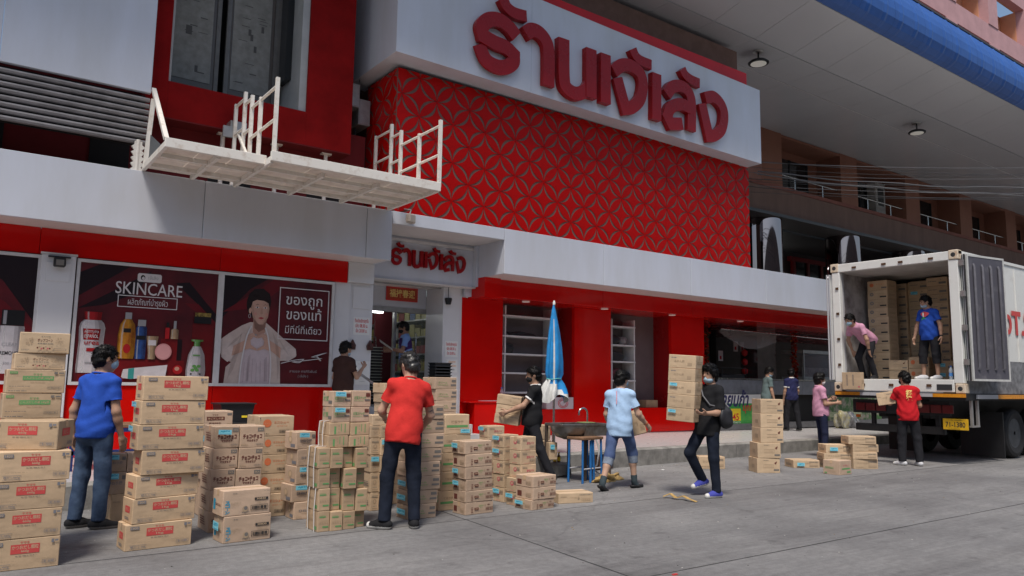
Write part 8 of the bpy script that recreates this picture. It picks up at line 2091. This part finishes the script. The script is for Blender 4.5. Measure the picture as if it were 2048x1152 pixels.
def chest_print(root, I):
    T, s, c0 = I['T'], I['s'], I['chest']
    g = mat('print_leaf_green', (0.05, 0.34, 0.10), rough=0.7); r = mat('print_coral', (0.62, 0.08, 0.10), rough=0.7)
    for nm, (cx, cz, rx, rz), m_ in (('red_print', (0.02, 0.07, 0.085, 0.05), r), ('green_print', (0.0, -0.06, 0.05, 0.075), g), ('white_print', (0.0, 0.06, 0.018, 0.05), WPR)):
        b_ = MB(); n = 18
        for k in range(n):
            a = 6.2832 * k / n; x = cx + rx * math.cos(a) * (1 + 0.12 * math.sin(3 * a)); z = cz + rz * math.sin(a) * (1 + 0.1 * math.cos(4 * a))
            b_.v.append(tuple(c0 + T @ np.array([x, -0.147 - (0.004 if nm[0] == 'w' else 0) + 2.5 * x * x + 0.3 * z * z, z]) * s))
        b_.f.append(tuple(range(n))); b_.m.append(0); b_.smooth.append(False); b_.mats = [m_]; b_.build(nm, root)
    watch('AL')(root, I)
person('man in royal blue shirt and cropped trousers standing inside the truck', (16.05, 7.55, 1.62), -92, 1.75, lean=2, twist=-10, head=(-34, 12), armR=((0.35, 0.05, -1), (0.12, 0.3, -1)), armL=((-0.35, 0.0, -1), (-0.16, 0.25, -1)), legR=((0.13, 0.05, -1), (0.03, -0.05, -1)), legL=((-0.10, 0.05, -1), (-0.02, -0.04, -1)), footR=(0.8, 0.8, 0), footL=(0.5, 1, 0),
       shirt=(ROYAL,), trousers=(BLKP,), pants_len=0.70, shoe=(SHW, WPRS), mask=MASKB, mask_low=True, belly=0.9, seed=14, h=0.0135, fit=1.3, legfit=1.15, shirt_len=0.03, extras=chest_print)
# ================================================================== CARRIED CARTONS
def carried(style, O, yaw, tilt, size, n, labs, sticks=(), group=None):
    M = Matrix.Translation(O) @ Matrix.Rotation(R_(yaw), 4, 'Z') @ Matrix.Rotation(R_(tilt), 4, 'Y')
    for k in range(n):
        o = carton(style, (0, 0, 0), 0, size, k in sticks, labs[k], group, True, k % 2)
        sc_ = o.scale.copy()
        q = M @ Matrix.Translation((random.uniform(-0.006, 0.006), random.uniform(-0.004, 0.004), k * (size[2] + 0.002)))
        o.location = q.to_translation(); o.rotation_euler = q.to_euler(); o.scale = sc_
ords = ['bottom', 'second', 'third', 'fourth', 'top']
carried('car', (7.71, 7.06, 0.985), -68, 3.5, (0.37, 0.30, 0.172), 5, ['%s carton of the stack carried by the man in black shirt' % w for w in ords], (0, 2), 'cartons carried by the man in black')
carried('nar', (6.50, 9.30, 0.86), -45, 7, (0.36, 0.28, 0.138), 3, ['%s carton of the three carried by the man in black polo' % w for w in ('bottom', 'middle', 'top')], (), 'cartons carried by the man in the polo')
carried('nar', (7.93, 7.93, 0.70), -30, -14, (0.24, 0.34, 0.32), 1, ['tan carton held at the hip of the man in light blue'])
carried('nar', (14.50, 7.84, 1.10), -66, -10, (0.30, 0.22, 0.24), 1, ['small carton held by the man in deep red shirt'])

# ================================================================== UMBRELLA, SINK AND ODDS AND ENDS
um = empty('folded_umbrella', (8.02, 9.78, 0.29), 0.3, 'folded blue and white parasol standing on the pavement', 'umbrella')
MB().tube([(0, 0, 0.0), (0, 0, 0.42)], 0.028, STEEL, 12).build('lower_pole', um); MB().tube([(0.0, 0, 0.42), (-0.02, 0, 2.45)], 0.018, STEEL, 10).build('pole', um)
UB = mat('parasol_blue', (0.02, 0.26, 0.62), rough=0.45, var=0.25, scale=8); UW = mat('parasol_white', (0.62, 0.62, 0.60), rough=0.6, var=0.25, scale=8)
prof = [(2.44, 0.012), (2.36, 0.035), (2.2, 0.065), (2.0, 0.10), (1.75, 0.135), (1.5, 0.155), (1.30, 0.160), (1.22, 0.125), (1.14, 0.165), (1.05, 0.205), (0.98, 0.23), (0.90, 0.25)]
n_ = 56; v = []; fB = []; fW = []
for i, (z, r) in enumerate(prof):
    for k in range(n_):
        a = 6.2832 * k / n_
        fold = 1 + (0.10 + 0.16 * (i > 7)) * math.sin(7 * a + 0.5 * i + 1.2 * math.sin(2 * a)) * min(1, i / 4)
        lean_ = -0.02 * (z / 2.4)
        v.append((r * fold * math.cos(a) + lean_ - 0.012 * math.sin(z * 3), r * fold * 0.82 * math.sin(a), z + (0.07 * math.sin(3 * a + 1) if i == len(prof) - 1 else 0)))
for i in range(len(prof) - 1):
    for k in range(n_):
        q = (i * n_ + k, (i + 1) * n_ + k, (i + 1) * n_ + (k + 1) % n_, i * n_ + (k + 1) % n_)
        zz = prof[i][0]; a = 6.2832 * k / n_
        white = zz < 1.10 + 0.14 * math.sin(a - 1.2) or (abs(((a - 3.75 + math.pi) % 6.2832) - math.pi) < 0.09 and 1.2 < zz < 2.3)
        (fW if white else fB).append(q)
for nm, fs, m_ in (('blue_canopy', fB, UB), ('white_border', fW, UW)):
    me = bpy.data.meshes.new(nm); me.from_pydata(v, [], fs); me.materials.append(m_)
    for p_ in me.polygons: p_.use_smooth = True
    bm = bmesh.new(); bm.from_mesh(me); bmesh.ops.delete(bm, geom=[q for q in bm.verts if not q.link_faces], context='VERTS'); bmesh.ops.recalc_face_normals(bm, faces=bm.faces); bm.to_mesh(me); bm.free()
    link(nm, me, um)
MB().tube([(0.135 * math.cos(6.2832 * k / 20) - 0.012, 0.115 * math.sin(6.2832 * k / 20), 1.22 + 0.008 * math.sin(k)) for k in range(20)], 0.008, mat('tie_cord', (0.12, 0.45, 0.42), rough=0.6), 6, closed=True).build('tie_cord', um)
MB().lathe([(0.022, 2.44), (0.024, 2.47), (0.012, 2.51)], (-0.02, 0, 0), WPR, 10).build('finial', um)
pb = empty('concrete_block', (7.83, 9.42, 0.0), 0.1, 'rough concrete block on the road by the umbrella', 'block')
b_ = MB(); b_.bevbox((-0.19, -0.14, 0.0), (0.17, 0.14, 0.215), CONC, 0.03); rj = random.Random(4); b_.v = [(x + rj.uniform(-0.012, 0.012), y + rj.uniform(-0.012, 0.012), z + rj.uniform(-0.01, 0.01) * (z > 0.05)) for x, y, z in b_.v]; b_.build('block', pb)
AMBG = mat('amber_glass', (0.09, 0.03, 0.01), rough=0.08)
for x, lab in ((7.72, 'left small brown bottle with yellow label on the concrete block'), (7.80, 'right small brown bottle with yellow label on the concrete block')):
    t_ = empty('drink_bottle', (x, 9.38, 0.222), 0, lab, 'bottle', 'small drink bottles')
    MB().lathe([(0.026, 0), (0.028, 0.01), (0.028, 0.085), (0.012, 0.115), (0.012, 0.14)], (0, 0, 0), AMBG, 14).build('glass', t_); MB().lathe([(0.0288, 0.018), (0.0288, 0.075)], (0, 0, 0), mat('yellow_label', (0.75, 0.52, 0.03), rough=0.5), 14).build('label', t_); MB().lathe([(0.014, 0.14), (0.014, 0.152)], (0, 0, 0), YEL, 10).build('cap', t_)
sk = empty('steel_sink', (7.86, 9.0, 0.0), -0.12, 'stainless steel wash stand with arched tap on the road', 'sink')
GS = mat('sink_steel', (0.30, 0.29, 0.28), rough=0.38, metal=0.85, var=0.5, scale=6, col2=(0.16, 0.13, 0.10))
for nm, lo, hi in (('rim', (-0.45, -0.25, 0.80), (0.45, -0.20, 0.84)), ('rim', (-0.45, 0.20, 0.80), (0.45, 0.25, 0.84)), ('rim', (-0.45, -0.2, 0.80), (-0.40, 0.2, 0.84)), ('rim', (0.40, -0.2, 0.80), (0.45, 0.2, 0.84))): plate(nm, sk, lo, hi, GS, 0.006)
plate('apron', sk, (-0.02, -0.245, 0.66), (0.44, -0.225, 0.80), GS)
b_ = MB(); b_.lathe([(0.08, 0.60), (0.2, 0.64), (0.27, 0.72), (0.29, 0.80)], (-0.16, 0, 0), GS, 20); b_.build('basin', sk)
for x in (-0.02, 0.43):
    for y in (-0.22, 0.22): MB().bar((x, y, 0), (x, y, 0.80), 0.04, 0.04, mat('leg_brown', (0.10, 0.075, 0.06), rough=0.7, var=0.3, scale=14), up=(0, 1, 0)).build('leg', sk)
MB().bar((-0.43, 0.22, 0), (-0.43, 0.22, 0.8), 0.04, 0.04, MATS['leg_brown'], up=(0, 1, 0)).build('leg', sk)
MB().tube([(0.30, 0.18, 0.84), (0.30, 0.18, 0.98)] + [(0.30 - 0.08 + 0.08 * math.cos(a), 0.18, 0.98 + 0.08 * math.sin(a)) for a in [k * math.pi / 8 for k in range(1, 9)]] + [(0.14, 0.18, 0.95)], 0.014, STEEL, 10).build('tap', sk)
plate('cloth', sk, (0.02, -0.12, 0.842), (0.24, 0.06, 0.856), mat('green_cloth', (0.22, 0.28, 0.12), rough=0.9, var=0.4, scale=12), 0.004)
MB().tube([(0.40, 0.1, 0.62), (0.44, 0.05, 0.42), (0.36, 0.0, 0.2), (0.25, -0.05, 0.14), (0.42, -0.1, 0.03), (0.7, 0.1, 0.015)], 0.014, mat('hose_grey', (0.45, 0.45, 0.45), rough=0.5), 8).build('drain_hose', sk)
stl = empty('blue_stool', (7.76, 8.72, 0.0), 0.15, 'blue steel stool with wooden seat under the sink', 'stool')
BLS = mat('blue_steel', (0.02, 0.15, 0.42), rough=0.45, var=0.25, scale=10)
plate('seat', stl, (-0.24, -0.16, 0.62), (0.24, 0.16, 0.66), mat('wood_seat', (0.24, 0.13, 0.07), rough=0.7, var=0.4, scale=10), 0.008)
for x in (-0.21, 0.21):
    for y in (-0.13, 0.13): MB().cyl((x * 1.05, y * 1.05, 0), (x, y, 0.62), 0.017, BLS, 8).build('leg', stl)
for x in (-0.03, 0.05): MB().cyl((x, -0.13, 0.0), (x * 0.6, -0.12, 0.61), 0.02, BLS, 8).build('centre_leg', stl)
for y in (-0.13, 0.13): MB().cyl((-0.21, y, 0.2), (0.21, y, 0.2), 0.012, SILV, 8).build('stretcher', stl)
plate('blue_plank', None, (7.35, 9.86, 0.31), (8.1, 9.92, 0.36), BLS); tag(bpy.data.objects['blue_plank'], 'narrow blue plank lying on the pavement behind the umbrella', 'plank')
WRAP = mat('wrapping_paper', (0.55, 0.36, 0.13), rough=0.6, var=0.4, scale=10)
for i, (x, y, sx, sy, sz, lab) in enumerate(((7.92, 8.56, 0.12, 0.08, 0.045, 'left crumpled brown wrapping paper under the stool'), (8.08, 8.58, 0.10, 0.08, 0.06, 'middle crumpled brown wrapping paper under the stool'), (8.28, 8.66, 0.13, 0.07, 0.05, 'right crumpled brown wrapping paper near the light blue man'))):
    tag(lump('wrapping_paper', (x, y, 0.001), sx, sy, sz, WRAP, 200 + i, rough=0.8), lab, 'paper', 'crumpled wrapping paper')
b_ = MB(); P_ = [(7.55, 6.98, 0.02), (7.62, 6.92, 0.06), (7.60, 6.80, 0.02), (7.66, 6.74, 0.05), (7.63, 6.62, 0.03), (7.66, 6.52, 0.005)]
for a, c in zip(P_[:-1], P_[1:]): b_.bar(a, c, 0.05, 0.006, WRAP)
tag(b_.build('torn_strip'), 'torn strip of brown cardboard lying on the road', 'scrap')
tag(lump('litter', (9.95, 9.2, 0.0), 0.04, 0.02, 0.006, WPR, 5), 'small white scrap of litter on the road near the kerb', 'litter')
tag(plate('red_scrap', None, (4.62, 4.17, 0.0005), (4.67, 4.19, 0.006), REDPR), 'tiny red scrap lying in the road joint', 'litter')
wb = empty('printed_carton', (11.12, 13.36, 0.862), 0, 'white carton with red ring print on the niche sill behind the umbrella', 'box')
plate('carton', wb, (-0.42, -0.06, 0), (0.36, 0.2, 0.26), mat('white_carton', (0.58, 0.48, 0.50), rough=0.7, var=0.15, scale=8), 0.005)
for r in (0.10, 0.07): MB().tube([(0.05 + 1.4 * r * math.cos(6.2832 * k / 20), -0.064, 0.13 + r * math.sin(6.2832 * k / 20)) for k in range(20)], 0.006, REDPR, 5, closed=True).build('printed_ring', wb)
tb = empty('blue_table', (1.9, 11.2, 0.28), 0, 'blue steel framed table with a wooden top behind the man in blue', 'table')
plate('table_top', tb, (-0.65, -0.3, 0.52), (0.55, 0.3, 0.56), mat('wood_seat', (0.2, 0.1, 0.05)), 0.006)
BLN = mat('blue_frame_navy', (0.015, 0.03, 0.14), rough=0.5, var=0.2, scale=9)
for x in (-0.6, -0.3, 0.5): MB().bar((x, -0.27, 0), (x, -0.27, 0.52), 0.05, 0.05, BLN, up=(0, 1, 0)).build('leg', tb)
for x in (-0.6, 0.5): MB().bar((x, 0.27, 0), (x, 0.27, 0.52), 0.05, 0.05, BLN, up=(0, 1, 0)).build('leg', tb)
for z in (0.49, 0.22): MB().bar((-0.6, -0.27, z), (0.5, -0.27, z), 0.05, 0.05, BLN).build('rail', tb)
for k in range(3):
    t_ = empty('plastic_crate', (3.40, 11.5, 0.28 + 0.27 * k), 0.05 * k, ['bottom', 'middle', 'top'][k] + ' black plastic crate in the stack against the red plinth', 'crate', 'black plastic crates')
    MB().prism([(-0.2, 0), (0.2, 0), (0.25, 0.25), (-0.25, 0.25)], -0.16, 0.16, BLACK).build('tub', t_); plate('rim', t_, (-0.27, -0.19, 0.25), (0.27, 0.19, 0.268), BLACK, 0.006)
    b2 = MB(); text_on(b2, '▪▪▪', 0.1, 0.1, -0.163, 0.05, YEL, fit=0.12); plate('label', t_, (0.06, -0.168, 0.06), (0.14, -0.161, 0.09), YEL)
for i, (x, y, sx, sz, c, lab) in enumerate(((21.4, 12.7, 0.2, 0.26, (0.30, 0.30, 0.29), 'clear plastic bag of yellow produce standing by the pink polo man'), (22.0, 12.8, 0.22, 0.22, (0.12, 0.12, 0.13), 'grey plastic bag on the pavement left of the truck'), (22.4, 13.0, 0.2, 0.2, (0.10, 0.10, 0.11), 'dark plastic bag on the pavement beside the truck'))):
    o = lump('plastic_bag', (x, y, 0.24), sx, sx * 0.8, sz, mat('plastic_bag_%d' % i, c, rough=0.2, var=0.6, scale=7, col2=(0.34, 0.30, 0.14) if i == 0 else (0.25, 0.25, 0.26)), 300 + i, rough=0.5); tag(o, lab, 'bag')
bpy.data.scenes.remove(TMP)
